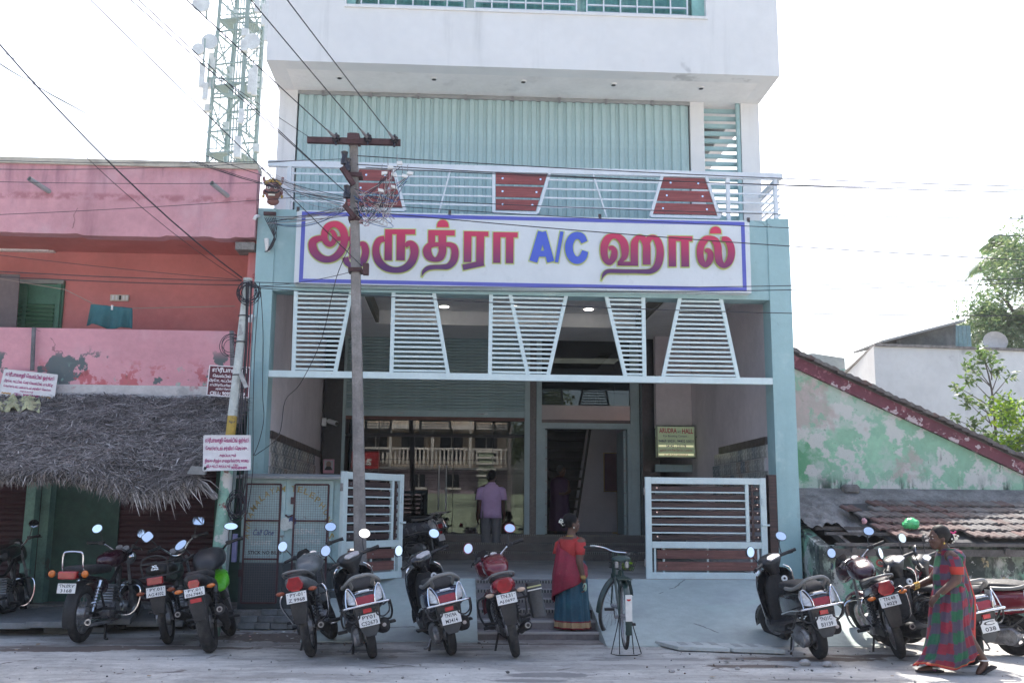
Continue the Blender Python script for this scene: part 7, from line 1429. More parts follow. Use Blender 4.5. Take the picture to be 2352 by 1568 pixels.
hb_ = xf(MB().tube(smooth_path([(-.27, wb-.42, .98), (-.25, wb-.3, 1.0), (-.16, wb-.2, 1.0), (0, wb-.22, .985), (.16, wb-.2, 1.0), (.25, wb-.3, 1.0), (.27, wb-.42, .98)], 4), .011, 8), S_).part('handlebar', M_chrome, bc, smooth=True)
for s_ in (-1, 1): xf(MB().cyl((s_*.272, wb-.44, .977), (s_*.265, wb-.34, .99), .016, n=10), S_).part('grip', M_matt, hb_)
MB().loft([sring((0, y, z), hw, hh, 14, .8) for y, z, hw, hh in ((.14, .93, .06, .02), (.17, .93, .1, .035), (.24, .93, .105, .04), (.33, .93, .06, .03), (.44, .925, .03, .02))]).part('saddle', M_bg, bc, smooth=60)
sg_ = MB(); sg_.tube([st_, (0, .27, .9)], .013, 8)
sg_.part('seat_post', M_steel, bc)
for s_ in (-1, 1): MB().tube([(s_*.055, .17, .84), (s_*.055, .17, .91)], .022, 8).part('saddle_spring', M_steel, bc)
bk_ = MB(); n_ = 14
for k, z in enumerate((.78, .84, .9, .96, 1.0)): h_ = .10+.035*k/4; bk_.tube([(-h_, wb-.1-.0, z), (h_, wb-.1, z), (h_, wb+.13+.02*k/4, z), (-h_, wb+.13+.02*k/4, z)], .0035 if k < 4 else .006, 5, loop=True)
for k in range(9):
    a = -1+2*k/8; bk_.tube([(.1*a, wb-.1, .78), (.135*a, wb-.1, 1.0)], .003, 4); bk_.tube([(.1*a, wb+.13, .78), (.135*a, wb+.15, 1.0)], .003, 4); bk_.tube([(.1*a, wb-.1, .78), (.1*a, wb+.13, .78)], .003, 4)
    for s_ in (-1, 1): bk_.tube([(s_*.1, wb+.015+.115*a, .78), (s_*.135, wb+.02+.125*a, 1.0)], .003, 4)
xf(bk_, S_).part('basket', M_matt, bc)
xf(leafmesh([(rnd(-.08, .1), wb+rnd(-.08, .1), .8+rnd(0, .12)) for _ in range(90)], LB, .07, 2), S_).part('greens', LB, bc)
pd = MB(); pd.torus(bb, .085, .004, .008, 22, 6, 'X'); pd.bar((.06, .46, .29), (.075, .56, .2), .015, .02); pd.bar((-.06, .46, .29), (-.075, .36, .38), .015, .02); pd.cyl((-.06, .46, .29), (.06, .46, .29), .02); pd.part('crank', M_steel, bc); MB().box(.075, .18, .53, .6, .185, .21).part('pedal', M_matt, bc); MB().box(-.18, -.075, .33, .4, .37, .395).part('pedal', M_matt, bc)
st_ = MB()
for s_ in (-1, 1): st_.tube([(s_*.06, 0, R_), (s_*.09, -.03, .22), (s_*.16, -.05, -zb), (s_*.1, -.17, -zb), (0, -.18, -zb)], .0055, 6); st_.tube([(s_*.06, 0, R_), (s_*.075, -.1, -zb)], .0055, 6)
st_.part('rear_stand', M_matt, bc)
cr = MB(); cr.box(-.07, .07, -.2, .26, .735, .742)
for s_ in (-1, 1): cr.tube([(s_*.055, 0, R_), (s_*.065, -.1, .735)], .006, 6)
cr.part('carrier', M_bg, bc)
g = G(1437, 1500); bc.matrix_world = Matrix.Translation((g.x, g.y, zb+.006)) @ Matrix.Rotation(rad(-3), 4, 'Z') @ Matrix.Rotation(rad(-1), 4, 'Y')
# ================================================================== people
def fuse(mb, name, m, parent, vox=.009, sm=6):
    """join overlapping volumes into one continuous skin"""
    o = mb.part('tmp', m, None); md = o.modifiers.new('r', 'REMESH'); md.mode = 'VOXEL'; md.voxel_size = vox; md.use_smooth_shade = True
    s_ = o.modifiers.new('s', 'SMOOTH'); s_.iterations = sm; s_.factor = .5
    bpy.context.view_layer.update(); dg = bpy.context.evaluated_depsgraph_get(); me = bpy.data.meshes.new_from_object(o.evaluated_get(dg)); bpy.data.objects.remove(o)
    me.name = name; me.materials.clear(); me.materials.append(m); me.polygons.foreach_set('use_smooth', [True]*len(me.polygons)); return link(name, me, parent)
def cap(mb, a, ra, b, rb, n=12):
    a, b = Vector(a), Vector(b); d = (b-a).normalized(); mb.tube([a-d*ra*.8, a-d*ra*.45, a, b, b+d*rb*.45, b+d*rb*.8], [ra*.5, ra*.87, ra, rb, rb*.87, rb*.5], n)
def chain(mb, pts):
    for (a, ra), (b, rb) in zip(pts[:-1], pts[1:]): cap(mb, a, ra, b, rb)
def hand(mb, wrist, d, palmn, k=1., curl=.5, thumb=1):
    """palm along d, palm normal palmn; five separate fingers, curled"""
    w_ = Vector(wrist); d = Vector(d).normalized(); n_ = (Vector(palmn)-d*Vector(palmn).dot(d)).normalized(); s_ = d.cross(n_)
    c0 = w_+d*.045*k; M = Matrix((s_, d, n_)).transposed(); mb.ell(c0, (.036*k, .05*k, .016*k), 12, 8, M)
    for i, (o_, L_) in enumerate(((-.027, .062), (-.009, .072), (.009, .068), (.026, .052))):
        a = w_+d*.082*k+s_*o_*k; b = a+(d*cos(curl*.7)+n_*sin(curl*.7))*L_*.5*k; c2 = b+(d*cos(curl*1.8)+n_*sin(curl*1.8))*L_*.5*k; cap(mb, a, .0085*k, b, .0078*k, 8); cap(mb, b, .0078*k, c2, .0065*k, 8)
    a = w_+d*.03*k-s_*thumb*.03*k; b = a+(d*.6-s_*thumb*.7+n_*.3).normalized()*.035*k; c2 = b+(d*.85-s_*thumb*.2+n_*.5).normalized()*.028*k; cap(mb, a, .012*k, b, .0095*k, 8); cap(mb, b, .0095*k, c2, .008*k, 8)
def head(mb, c0, f, k=1., tilt=0.):
    """skull, jaw, nose, lips and ears into mb; f = facing. returns local frame"""
    f = Vector(f).normalized(); u_ = Vector((0, 0, 1)); s_ = f.cross(u_).normalized(); u_ = s_.cross(f); M = Matrix((s_, f, u_)).transposed(); c0 = Vector(c0); q = lambda x, y, z: c0+M @ Vector((x*k, y*k, z*k))
    mb.ell(q(0, -.012, .03), (.073*k, .09*k, .085*k), 18, 12, M); mb.ell(q(0, .02, -.03), (.06*k, .065*k, .075*k), 16, 10, M); mb.ell(q(0, .045, -.08), (.036*k, .035*k, .026*k), 12, 8, M)
    cap(mb, q(0, .078, .015), .008*k, q(0, .098, -.022), .014*k, 8); mb.ell(q(0, .088, -.052), (.024*k, .011*k, .009*k), 10, 6, M); mb.ell(q(0, .085, -.064), (.021*k, .01*k, .008*k), 10, 6, M)
    for sd_ in (-1, 1):
        mb.ell(q(sd_*.074, -.012, -.012), (.012*k, .018*k, .031*k), 10, 8, M); mb.ell(q(sd_*.035, .062, -.02), (.026*k, .022*k, .022*k), 10, 8, M); mb.ell(q(sd_*.03, .078, .028), (.024*k, .012*k, .009*k), 10, 6, M)
    return q, M
def eyes(q, M, k, parent, dark=True):
    for sd_ in (-1, 1):
        e_ = MB().ell(q(sd_*.03, .077, .006), (.0125*k, .008*k, .0065*k), 10, 6, M).part('eye', mat('eye_white', (.55, .5, .46), .3, var=0), parent, smooth=True); MB().ell(q(sd_*.03, .084, .006), (.006*k, .0025*k, .006*k), 8, 5, M).part('iris', M_ink, e_)
        MB().tube([q(sd_*.012, .086, .026), q(sd_*.03, .088, .032), q(sd_*.05, .073, .026)], .0032*k, 5).part('eyebrow', M_ink, parent)
def cloth(rings, colfn, mats, name, parent, closed=True, thick=.006, smooth=170):
    mb = MB(); mb.loft(rings, caps=False, closed=closed); n_ = len(rings[0]) if closed else len(rings[0])-1; mb.mi = [colfn(f // n_, f % n_) for f in range(len(mb.f))]
    o = mb.part(name, mats, parent, smooth=smooth); md = o.modifiers.new('t', 'SOLIDIFY'); md.thickness = thick; md.offset = -1; return o
def ering(cx, cy, z, rx, ry, n, folds=0, amp=0., ph=0., dz=0.):
    out = []
    for j in range(n):
        t = 2*pi*j/n; k = 1+amp*(sin(folds*t+ph)+.5*sin(folds*2.3*t+ph*1.7)); out.append((cx+rx*k*cos(t), cy+ry*k*sin(t), z+dz*cos(t)))
    return out
SKIN = mat('brown_skin', (.115, .055, .036), .5, var=.12, vscale=8); SKIN2 = mat('dark_brown_skin', (.085, .038, .025), .5, var=.12, vscale=8)
HAIR = mat('black_hair', (.008, .007, .008), .6, var=.3, vscale=30, spec=.15); HAIRG = mat('greying_hair', (.014, .013, .013), .6, var=.4, vscale=30, spec=.2); GOLD = mat('gold_jewel', (.75, .5, .15), .25, .9, var=0); JAS = mat('jasmine_white', (.75, .74, .66), .7)
def flowers(c0, n_, r_, m_, parent, seed):
    random.seed(seed); mb = MB()
    for i in range(n_): mb.ell(Vector(c0)+Vector((random.gauss(0, r_), random.gauss(0, r_*.6), random.gauss(0, r_))), (.011, .011, .009), 6, 4)
    o = mb.part('flower_string', m_, parent, smooth=True); o['kind'] = 'stuff'; return o

# ---------------- woman in the red blouse and blue saree, back turned, looking right
g = G(1312, 1462); K = FPX/g.y/1.0; 
wa = thing('person', 'woman in red blouse and red and blue saree standing with her back turned', 'person', g); ox, oy = g.x, g.y
def A(x, y, z): return Vector((ox+x, oy+y, z))
mb = MB(); fa = Vector((.54, .84, 0))
q, M = head(mb, A(.015, .0, 1.335), fa, .98)
cap(mb, A(.0, .0, 1.16), .055, A(.005, 0, 1.26), .048); cap(mb, A(-.13, 0, 1.12), .06, A(.13, .03, 1.12), .06); mb.ell(A(0, .0, 1.02), (.155, .1, .2), 18, 12); mb.ell(A(0, 0, .80), (.165, .12, .14), 16, 10)
chain(mb, [(A(.155, -.03, 1.115), .055), (A(.185, -.10, .90), .044), (A(.225, -.09, .72), .033), (A(.238, -.08, .66), .026)]); hand(mb, A(.239, -.078, .655), (.1, .05, -1), (-.6, -.4, 0), 1., .9, 1)
chain(mb, [(A(-.15, .04, 1.11), .055), (A(-.17, .1, .9), .042), (A(-.08, .2, .8), .03)]); hand(mb, A(-.07, .21, .8), (1, .1, 0), (0, -1, 0), 1., .6, -1)
for x, y, fx in ((-.13, .0, -.2), (.07, -.06, .35)):
    chain(mb, [(A(x*.8, y, .6), .075), (A(x, y, .35), .055), (A(x, y, .09), .036), (A(x, y-.02, .045), .036)]); chain(mb, [(A(x, y-.02, .05), .034), (A(x+.09, y+.01, .038), .03), (A(x+.15, y+.03, .03), .022)])
body = fuse(mb, 'body', SKIN, wa)
eyes(q, M, .98, wa)
hm = MB(); hm.ell(q(0, -.03, .042), (.085, .092, .092), 18, 12, M); hm.ell(q(0, -.115, .0), (.05, .042, .052), 14, 10, M); hm.part('hair', HAIR, wa, smooth=True)
flowers(q(0.01, -.15, .02), 26, .018, JAS, wa, 4); MB().ell(q(.079, -.01, -.045), (.008, .01, .012), 8, 6).part('earring', JAS, wa); MB().ell(q(-.079, -.01, -.045), (.008, .01, .012), 8, 6).part('earring', JAS, wa)
MB().torus(A(.0, 0, 1.19), .062, .006, .004, 22, 6, 'Z').part('necklace', GOLD, wa)
for z in (.70, .715, .73): MB().torus(A(.23+(z-.7)*-.25, -.085, z), .036, .004, .004, 18, 6, 'Z').part('bangle', GOLD, wa)
M_blr = mat('red_blouse', (.40, .03, .028), .75, var=.1, vscale=6); M_pal = mat('crimson_saree', (.27, .015, .04), .6, var=.18, vscale=7, layers=[dict(c=(.42, .09, .07), s=22, lo=.66, hi=.7, a=.8)]); M_sbl = mat('deep_blue_saree', (.018, .085, .13), .6, var=.2, vscale=5, layers=[dict(c=(.02, .13, .1), s=3, lo=.55, hi=.7, a=.7)]); M_zari = mat('gold_zari', (.40, .28, .15), .5, .2, var=.15, vscale=10); M_rim = mat('crimson_rim', (.22, .012, .03), .6)
rings = [[A(*p_) for p_ in ering(0, 0, z, rx, ry, 40)] for z, rx, ry in ((.86, .162, .125), (.95, .155, .118), (1.04, .158, .115), (1.1, .16, .1), (1.15, .145, .085), (1.185, .088, .07))]
cloth([[(x, y-.012, z-(.035 if (y < oy and abs(x-ox) < .09 and i >= 4) else 0)) for x, y, z in r_] for i, r_ in enumerate(rings)], lambda i, j: 0, [M_blr], 'blouse', wa)
sl_ = [[Vector(c0)+Vector((r_*cos(2*pi*j/16), r_*.9*sin(2*pi*j/16), 0)) for j in range(16)] for c0, r_ in ((A(.085, 0, 1.165), .062), (A(.15, -.03, 1.11), .074), (A(.17, -.06, 1.02), .062), (A(.176, -.075, .975), .06))]
cloth(sl_, lambda i, j: 0, [M_blr], 'sleeve', wa); cloth([[Vector((2*ox-p_.x-.01, p_.y+.05, p_.z)) for p_ in r_] for r_ in sl_], lambda i, j: 0, [M_blr], 'sleeve', wa)
n_ = 120; zz = [.9, .8, .7, .55, .4, .27, .2, .185, .125, .11]; rr = [(.175, .14), (.19, .16), (.195, .17), (.2, .175), (.205, .18), (.215, .185), (.22, .19), (.222, .192), (.228, .195), (.23, .197)]
rings = [[A(*p_) for p_ in ering(.02*(1-z), 0, z, rx, ry, n_, 11, .018+.05*(.9-z), .6+z*1.5)] for z, (rx, ry) in zip(zz, rr)]
cloth(rings, lambda i, j: 0 if i < 6 else 2 if i in (6, 8) else 1, [M_sbl, M_zari, M_rim], 'saree_skirt', wa)
# pallu: wraps the back from the left shoulder down to the right hip and trails on the left
n_ = 60; rings = []
for k in range(30):
    t = k/29; row = []
    for j in range(n_+1):
        s_ = j/n_; th_ = rad(150+255*s_)            # from front-left round the back to the right side
        ztop = 1.135-.33*max(0, (s_-.18))**1.1*1.3; ztop = max(ztop, .78) if s_ > .3 else 1.15-.06*s_
        zbot = .36+.42*s_**1.15; z = ztop+(zbot-ztop)*t
        lo_ = max(0, min(1, (.98-z)/.25)); bx = .178+.036*lo_+.008*sin(9*s_*pi+t*2.5)+.025*(1-s_)*t+.008*sin(17*s_+3*t); by = .148+.048*lo_+.01*sin(11*s_*pi+t*3)
        if z > 1.04: q_ = (z-1.04)/.12; bx *= 1-.22*q_; by *= 1-.3*q_
        row.append(A(bx*cos(th_), by*sin(th_)-.012, z))
    rings.append(row)
cloth(rings, lambda i, j: 1 if (j < 4 and i > 3) else (2 if i >= 28 else 0), [M_pal, M_zari, M_rim], 'saree_pallu', wa, closed=False, thick=.005)
strip = []
for k in range(12): t = k/11; strip.append([A(-.16+.02*sin(k)+w_*.04, -.105-.03*sin(t*pi)+.02*w_, 1.16-.16*t) for w_ in (-1, -.3, .3, 1)])
MB().add([p_ for p_ in [A(.1, .02, 1.145), A(.155, -.05, 1.1), A(.185, -.045, .98), A(.19, .04, .9), A(.15, .08, 1.0)]], [(0, 1, 2, 3, 4)]) if 0 else None
for sx_, (fx, fy) in ((-1, (-.13, 0)), (1, (.07, -.06))): MB().prxy([(ox+fx-.06, oy+fy-.055), (ox+fx+.08, oy+fy-.05), (ox+fx+.19, oy+fy-.02), (ox+fx+.2, oy+fy+.04), (ox+fx+.08, oy+fy+.05), (ox+fx-.06, oy+fy+.02)], .012, .028).part('sandal', M_matt, wa, bevel=.006)
RA = rad(-40); wa.rotation_euler = (0, 0, RA); hx, hy = .255, -.09
tag(MB().ell((ox+hx*cos(RA)-hy*sin(RA), oy+hx*sin(RA)+hy*cos(RA), .6), (.025, .02, .05), 8, 6).part('folded_paper', mat('pale_green_paper', (.4, .55, .42), .6)), 'small folded pale green paper held by the woman in the red blouse', 'paper')

# ---------------- woman in the checked saree walking left
g = G(2190, 1546); wc = thing('person', 'woman in red and green checked saree walking past the parked bikes', 'person', g); ox2, oy2 = g.x, g.y
def Bp(u, v, dy=0): k = (oy2+dy); p_ = P(u, v, k); return p_
mb = MB(); fb = Vector((-1, -.08, -.06))
q, M = head(mb, Bp(2155, 1236), fb, .98)
cap(mb, Bp(2174, 1270), .058, Bp(2164, 1252), .05); cap(mb, Bp(2183, 1277, -.14), .06, Bp(2183, 1277, .14), .06); mb.ell(Bp(2182, 1310), (.115, .16, .2), 16, 12); mb.ell(Bp(2182, 1370), (.14, .17, .15), 16, 10)
chain(mb, [(Bp(2190, 1280, -.16), .056), (Bp(2198, 1330, -.2), .046), (Bp(2172, 1352, -.2), .036), (Bp(2154, 1366, -.16), .028)]); hand(mb, Bp(2153, 1367, -.16), (-.55, .3, -.75), (.7, .4, -.3), 1., .7, 1)
chain(mb, [(Bp(2176, 1282, .16), .055), (Bp(2140, 1330, .18), .043), (Bp(2112, 1342, .16), .032), (Bp(2098, 1346, .15), .026)]); hand(mb, Bp(2098, 1346, .15), (-1, -.05, -.05), (0, -.3, -1), 1., .55, -1)
chain(mb, [(Bp(2170, 1430, .06), .09), (Bp(2148, 1485, .05), .06), (Bp(2146, 1530, .03), .038)]); a = Bp(2148, 1541, .03); a.z = .05; chain(mb, [(a, .036), (a+Vector((-.1, -.01, -.012)), .032), (a+Vector((-.16, -.015, -.02)), .024)])
chain(mb, [(Bp(2195, 1430, -.06), .09), (Bp(2232, 1480, -.05), .06), (Bp(2258, 1513, -.04), .038), (Bp(2262, 1524, -.04), .036)]); chain(mb, [(Bp(2262, 1522, -.04), .036), (Bp(2252, 1537, -.05), .032), (Bp(2246, 1545, -.06), .024)])
fuse(mb, 'body', SKIN2, wc); eyes(q, M, .98, wc)
hm = MB(); hm.ell(q(0, -.03, .042), (.085, .094, .092), 18, 12, M); hm.ell(q(0, -.12, .0), (.048, .042, .055), 14, 10, M); hm.part('hair', HAIRG, wc, smooth=True)
flowers(q(0.0, -.135, .05), 22, .02, mat('pink_flowers', (.6, .03, .2), .7), wc, 2); flowers(q(-.02, -.15, -.01), 30, .018, JAS, wc, 3); MB().ell(q(-.079, -.01, -.045), (.01, .011, .013), 8, 6).part('earring', GOLD, wc); MB().torus(Bp(2172, 1268), .066, .006, .005, 22, 6, 'Z').part('necklace', GOLD, wc)
for k in range(4): c0 = Bp(2157+3*k, 1364-2*k, -.165); MB().torus(c0, .034, .004, .004, 16, 6, 'X').part('bangle', mat('green_bangle', (.05, .25, .15), .3), wc); c0 = Bp(2100+3*k, 1346-k, .15); MB().torus(c0, .033, .004, .004, 16, 6, 'X').part('bangle', GOLD, wc)
for c0 in (Bp(2146, 1532, .03), Bp(2260, 1515, -.04)): MB().torus(c0, .045, .008, .006, 18, 6, 'Z').part('anklet', M_plate, wc)
CHK = [mat('check_red', (.20, .006, .026), .7, var=.12, vscale=9), mat('check_green', (.006, .095, .042), .7, var=.12, vscale=9), mat('check_mauve', (.06, .042, .075), .7, var=.12, vscale=9), mat('border_red', (.42, .03, .02), .65, var=.12), mat('border_gold', (.38, .14, .05), .5, .1, var=.2, vscale=20)]
def chk(i, j, a=3, b=5): p_, q_ = int((i+j*.10)//a) % 2, int((j-i*.25)//b) % 2; return 0 if p_ == 0 and q_ == 0 else 1 if p_ == 1 and q_ == 1 else 2
# skirt rings follow the stride: rx along the walk, ry across
sk = [(1342, 2180, .128, .185), (1362, 2181, .15, .2), (1385, 2181, .165, .205), (1410, 2179, .17, .205), (1440, 2180, .18, .2), (1470, 2182, .21, .195), (1498, 2183, .255, .19), (1515, 2180, .285, .185), (1526, 2177, .305, .18)]
cv = []
for s0, s1 in zip(sk[:-1], sk[1:]):
    for k in range(6): cv.append([s0[i]+(s1[i]-s0[i])*k/6 for i in range(4)])
cv.append(list(sk[-1])); n_ = 150; rings = []
for i, (v, u, rx, ry) in enumerate(cv):
    c0 = Bp(u, v); t = i/(len(cv)-1); ring = []
    for j in range(n_):
        th_ = 2*pi*j/n_; am = .016+.05*t; k = 1+am*(sin(9*th_+.8+4*t)+.6*sin(17*th_+t*5)+.4*sin(29*th_-t*6)); x = rx*k*cos(th_); z = c0.z+(.085*t*t*max(0, cos(th_))*1.2)-.02*t*sin(th_*3)
        ring.append((c0.x+x, c0.y+ry*k*sin(th_), max(.03, z)))
    rings.append(ring)
cloth(rings, lambda i, j: 3 if i >= len(cv)-3 else 4 if i == len(cv)-4 else chk(i, j, 5, 14), CHK, 'saree_skirt', wc)
# upper drape over the near shoulder
tp = [(1258, 2176, .07, .09), (1264, 2180, .095, .17), (1276, 2183, .115, .205), (1300, 2180, .122, .195), (1318, 2178, .128, .19), (1332, 2178, .126, .186), (1345, 2180, .13, .188)]; cv2 = []
for s0, s1 in zip(tp[:-1], tp[1:]):
    for k in range(5): cv2.append([s0[i]+(s1[i]-s0[i])*k/5 for i in range(4)])
cv2.append(list(tp[-1])); rings = []
for i, (v, u, rx, ry) in enumerate(cv2):
    c0 = Bp(u, v); rings.append([(c0.x+rx*(1+.02*sin(8*t_+i*.4))*cos(t_), c0.y+ry*(1+.02*sin(7*t_+i*.3))*sin(t_), c0.z) for t_ in [2*pi*j/110 for j in range(110)]])
def upcol(i, j):
    return chk(i, j, 5, 14)
cloth(rings, upcol, CHK, 'saree_drape', wc)
mb = MB(); sl_ = [(Bp(2187, 1270, -.13), .062), (Bp(2192, 1283, -.175), .07), (Bp(2197, 1300, -.19), .066), (Bp(2199, 1318, -.195), .06)]
cloth([[c0+Vector((r_*cos(2*pi*j/30), r_*.85*sin(2*pi*j/30), 0)) for j in range(30)] for c0, r_ in sl_], lambda i, j: 3 if i == 2 else chk(i, j, 1, 8), CHK, 'sleeve', wc)
pl = []                                        # pallu hanging down her back
for k in range(40):
    t = k/39; v = 1268+232*t; u = 2196+30*min(1, t*2.2)-9*max(0, t-.55)*2+6*max(0, t-.8)*5; row = []
    for j in range(17): s_ = j/16; p_ = Bp(u+(-14-6*t)+(28+8*t)*s_, v, -.14+.24*s_*(1-.2*t)+.015*sin(s_*15+t*4)); row.append(p_+Vector((.012*sin(s_*11+t*3), 0, 0)))
    pl.append(row)
cloth(pl, lambda i, j: 4 if i > 36 else 3 if i > 29 or j == 15 else chk(i, j, 3, 8), CHK, 'saree_pallu', wc, closed=False)
c0 = Bp(2146, 1545, .03); MB().prxy([(c0.x+.08, c0.y-.045), (c0.x-.08, c0.y-.05), (c0.x-.18, c0.y-.03), (c0.x-.18, c0.y+.02), (c0.x-.08, c0.y+.04), (c0.x+.08, c0.y+.035)], .012, .03).part('sandal', M_matt, wc, bevel=.006)
a, b = Bp(2245, 1551, -.06), Bp(2284, 1529, -.04); MB().bar(a, b, .085, .018).part('sandal', M_matt, wc, bevel=.004); MB().tube(smooth_path([Bp(2150, 1540, -.02), Bp(2138, 1534, .02), Bp(2134, 1542, .08)], 4), .008, 6).part('sandal_strap', mat('purple_strap', (.12, .03, .1), .5), wc)

# ---------------- man at the glass
g = G(1127, 1282, ZF); g.z = ZF; wm = thing('person', 'man in a lilac shirt and grey trousers facing the shop glass', 'person', g)
def Mn(x, y, z): return Vector((g.x+x, g.y+y, ZF+z))
mb = MB(); q, M = head(mb, Mn(.015, .02, 1.545), (.35, .9, 0), 1.)
cap(mb, Mn(0, 0, 1.34), .06, Mn(.01, .01, 1.46), .055); cap(mb, Mn(-.15, 0, 1.33), .06, Mn(.15, 0, 1.33), .06); mb.ell(Mn(0, 0, 1.15), (.17, .11, .24), 16, 12); mb.ell(Mn(0, 0, .9), (.16, .11, .14), 16, 10)
for s_ in (-1, 1):
    chain(mb, [(Mn(s_*.18, 0, 1.32), .058), (Mn(s_*.225, .0, 1.05), .044), (Mn(s_*.25, .06, .84), .032), (Mn(s_*.255, .07, .79), .027)]); hand(mb, Mn(s_*.256, .075, .785), (.02*s_, .15, -1), (-s_, .2, 0), 1.05, .6, s_)
    chain(mb, [(Mn(s_*.09, 0, .85), .085), (Mn(s_*.1, .01, .48), .06), (Mn(s_*.1, 0, .08), .04)]); chain(mb, [(Mn(s_*.1, -.02, .045), .038), (Mn(s_*.11, .12, .035), .034), (Mn(s_*.115, .18, .03), .025)])
fuse(mb, 'body', SKIN2, wm, .011); eyes(q, M, 1., wm)
hm = MB(); hm.ell(q(0, -.024, .045), (.086, .098, .09), 18, 12, M); hm.ell(q(0, -.06, -.01), (.07, .05, .06), 14, 10, M); hm.part('hair', HAIR, wm, smooth=True)
M_shirt = mat('lilac_shirt', (.52, .36, .60), .75, var=.08, vscale=4); M_trs = mat('grey_trousers', (.14, .145, .16), .75, var=.12, vscale=4)
rings = [[Mn(*p_) for p_ in ering(0, 0, z, rx, ry, 60, 7, a_, z*5)] for z, rx, ry, a_ in ((.76, .205, .15, .03), (.85, .2, .145, .025), (.98, .195, .135, .02), (1.12, .2, .13, .012), (1.25, .205, .125, .008), (1.33, .195, .105, 0), (1.375, .14, .08, 0), (1.40, .085, .07, 0), (1.435, .07, .066, 0))]
cloth(rings, lambda i, j: 0, [M_shirt], 'shirt', wm)
for s_ in (-1, 1):
    sl_ = [(Mn(s_*.155, 0, 1.35), .06), (Mn(s_*.195, 0, 1.31), .078), (Mn(s_*.215, 0, 1.2), .078), (Mn(s_*.228, 0, 1.1), .08)]; cloth([[c0+Vector((r_*cos(2*pi*j/24), r_*sin(2*pi*j/24), 0)) for j in range(24)] for c0, r_ in sl_], lambda i, j: 0, [M_shirt], 'sleeve', wm)
    lg_ = [(Mn(s_*.085, 0, .9), .105), (Mn(s_*.095, 0, .72), .108), (Mn(s_*.1, .01, .48), .09), (Mn(s_*.1, 0, .25), .085), (Mn(s_*.1, 0, .05), .088)]; cloth([[c0+Vector((r_*(1+.03*sin(5*t_+k))*cos(t_), r_*1.05*sin(t_), 0)) for t_ in [2*pi*j/40 for j in range(40)]] for k, (c0, r_) in enumerate(lg_)], lambda i, j: 0, [M_trs], 'trouser_leg', wm)
    MB().prxy([(g.x+s_*.1-.05, g.y-.07), (g.x+s_*.1+.05, g.y-.07), (g.x+s_*.1+.055, g.y+.14), (g.x+s_*.11, g.y+.22), (g.x+s_*.1-.055, g.y+.14)], ZF+.004, ZF+.022).part('sandal', M_matt, wm)

# ---------------- veiled woman inside the doorway
c0 = P(1285, 1215, 21.0); g2 = Vector((c0.x, 21.0, ZI)); wd = thing('person', 'veiled woman in dark purple saree standing inside the doorway', 'person', g2)
mb = MB(); V_ = lambda x, y, z: g2+Vector((x, y, z)); q, M = head(mb, V_(.05, 0, 1.28), (.6, -.8, -.05), .98); cap(mb, V_(.02, 0, 1.1), .06, V_(.04, 0, 1.2), .05); mb.ell(V_(0, 0, .95), (.18, .13, .25)); chain(mb, [(V_(.17, 0, 1.05), .05), (V_(.2, -.08, .85), .04), (V_(.1, -.16, .8), .03)]); hand(mb, V_(.1, -.16, .8), (-1, -.1, 0), (0, 1, 0), 1., .6, 1)
for s_ in (-1, 1): chain(mb, [(V_(s_*.08, 0, .7), .08), (V_(s_*.09, 0, .35), .055), (V_(s_*.09, 0, .06), .036), (V_(s_*.09, -.1, .03), .03)])
fuse(mb, 'body', SKIN2, wd, .012); eyes(q, M, .98, wd)
M_pur = mat('purple_saree', (.05, .012, .06), .7, var=.15); rings = [[V_(*p_) for p_ in ering(0, 0, z, rx, ry, 60, 9, a_, z*3)] for z, rx, ry, a_ in ((.04, .23, .2, .06), (.4, .21, .18, .05), (.8, .19, .15, .03), (1.0, .2, .14, .02), (1.1, .17, .11, .01), (1.15, .1, .08, 0))]
cloth(rings, lambda i, j: 0, [M_pur], 'saree', wd); hm = MB(); hm.ell(q(0, -.03, .03), (.09, .1, .1), 16, 12, M); hm.ell(q(0, -.05, -.14), (.1, .085, .12), 14, 10, M); hm.part('veil', M_matt, wd, smooth=True)
# ================================================================== litter and stones
random.seed(55)
M_stone = [mat('pebble_%d' % i, c, .9, var=.2, vscale=20) for i, c in enumerate([(.22, .21, .2), (.13, .125, .12), (.33, .32, .31), (.2, .15, .12)])]
mb = MB()
for i in range(520):
    r_ = random.random(); u, v = (rnd(0, 2352), rnd(1440, 1568)) if r_ < .5 else (rnd(540, 1240), rnd(1445, 1490)) if r_ < .75 else (rnd(1880, 2060), rnd(1425, 1470)) if r_ < .9 else (rnd(1560, 2000), rnd(1495, 1540))
    g = G(u, v); s_ = random.choice((.004, .005, .006, .008, .014))*rnd(.7, 1.3)
    if g.y > 12.9 and -1.7 < g.x < 4.8: continue
    M = Matrix.Rotation(rnd(0, 3), 3, 'Z') @ Matrix.Rotation(rnd(0, 3), 3, 'X'); mb.cur = random.randrange(4); mb.ell((g.x, g.y, road_z(g.x, g.y)+s_*.5), (s_, s_*.8, s_*.55), 6, 4, M)
o = mb.part('loose_grit', M_stone); tag(o, 'loose grit and pebbles scattered over the street edge', 'grit', kind='stuff')
mb = MB(); LT = [mat('scrap_white', (.6, .6, .58), .8), mat('scrap_tan', (.32, .25, .18), .9), mat('scrap_pink', (.5, .25, .25), .7), mat('scrap_grey', (.25, .25, .25), .9)]
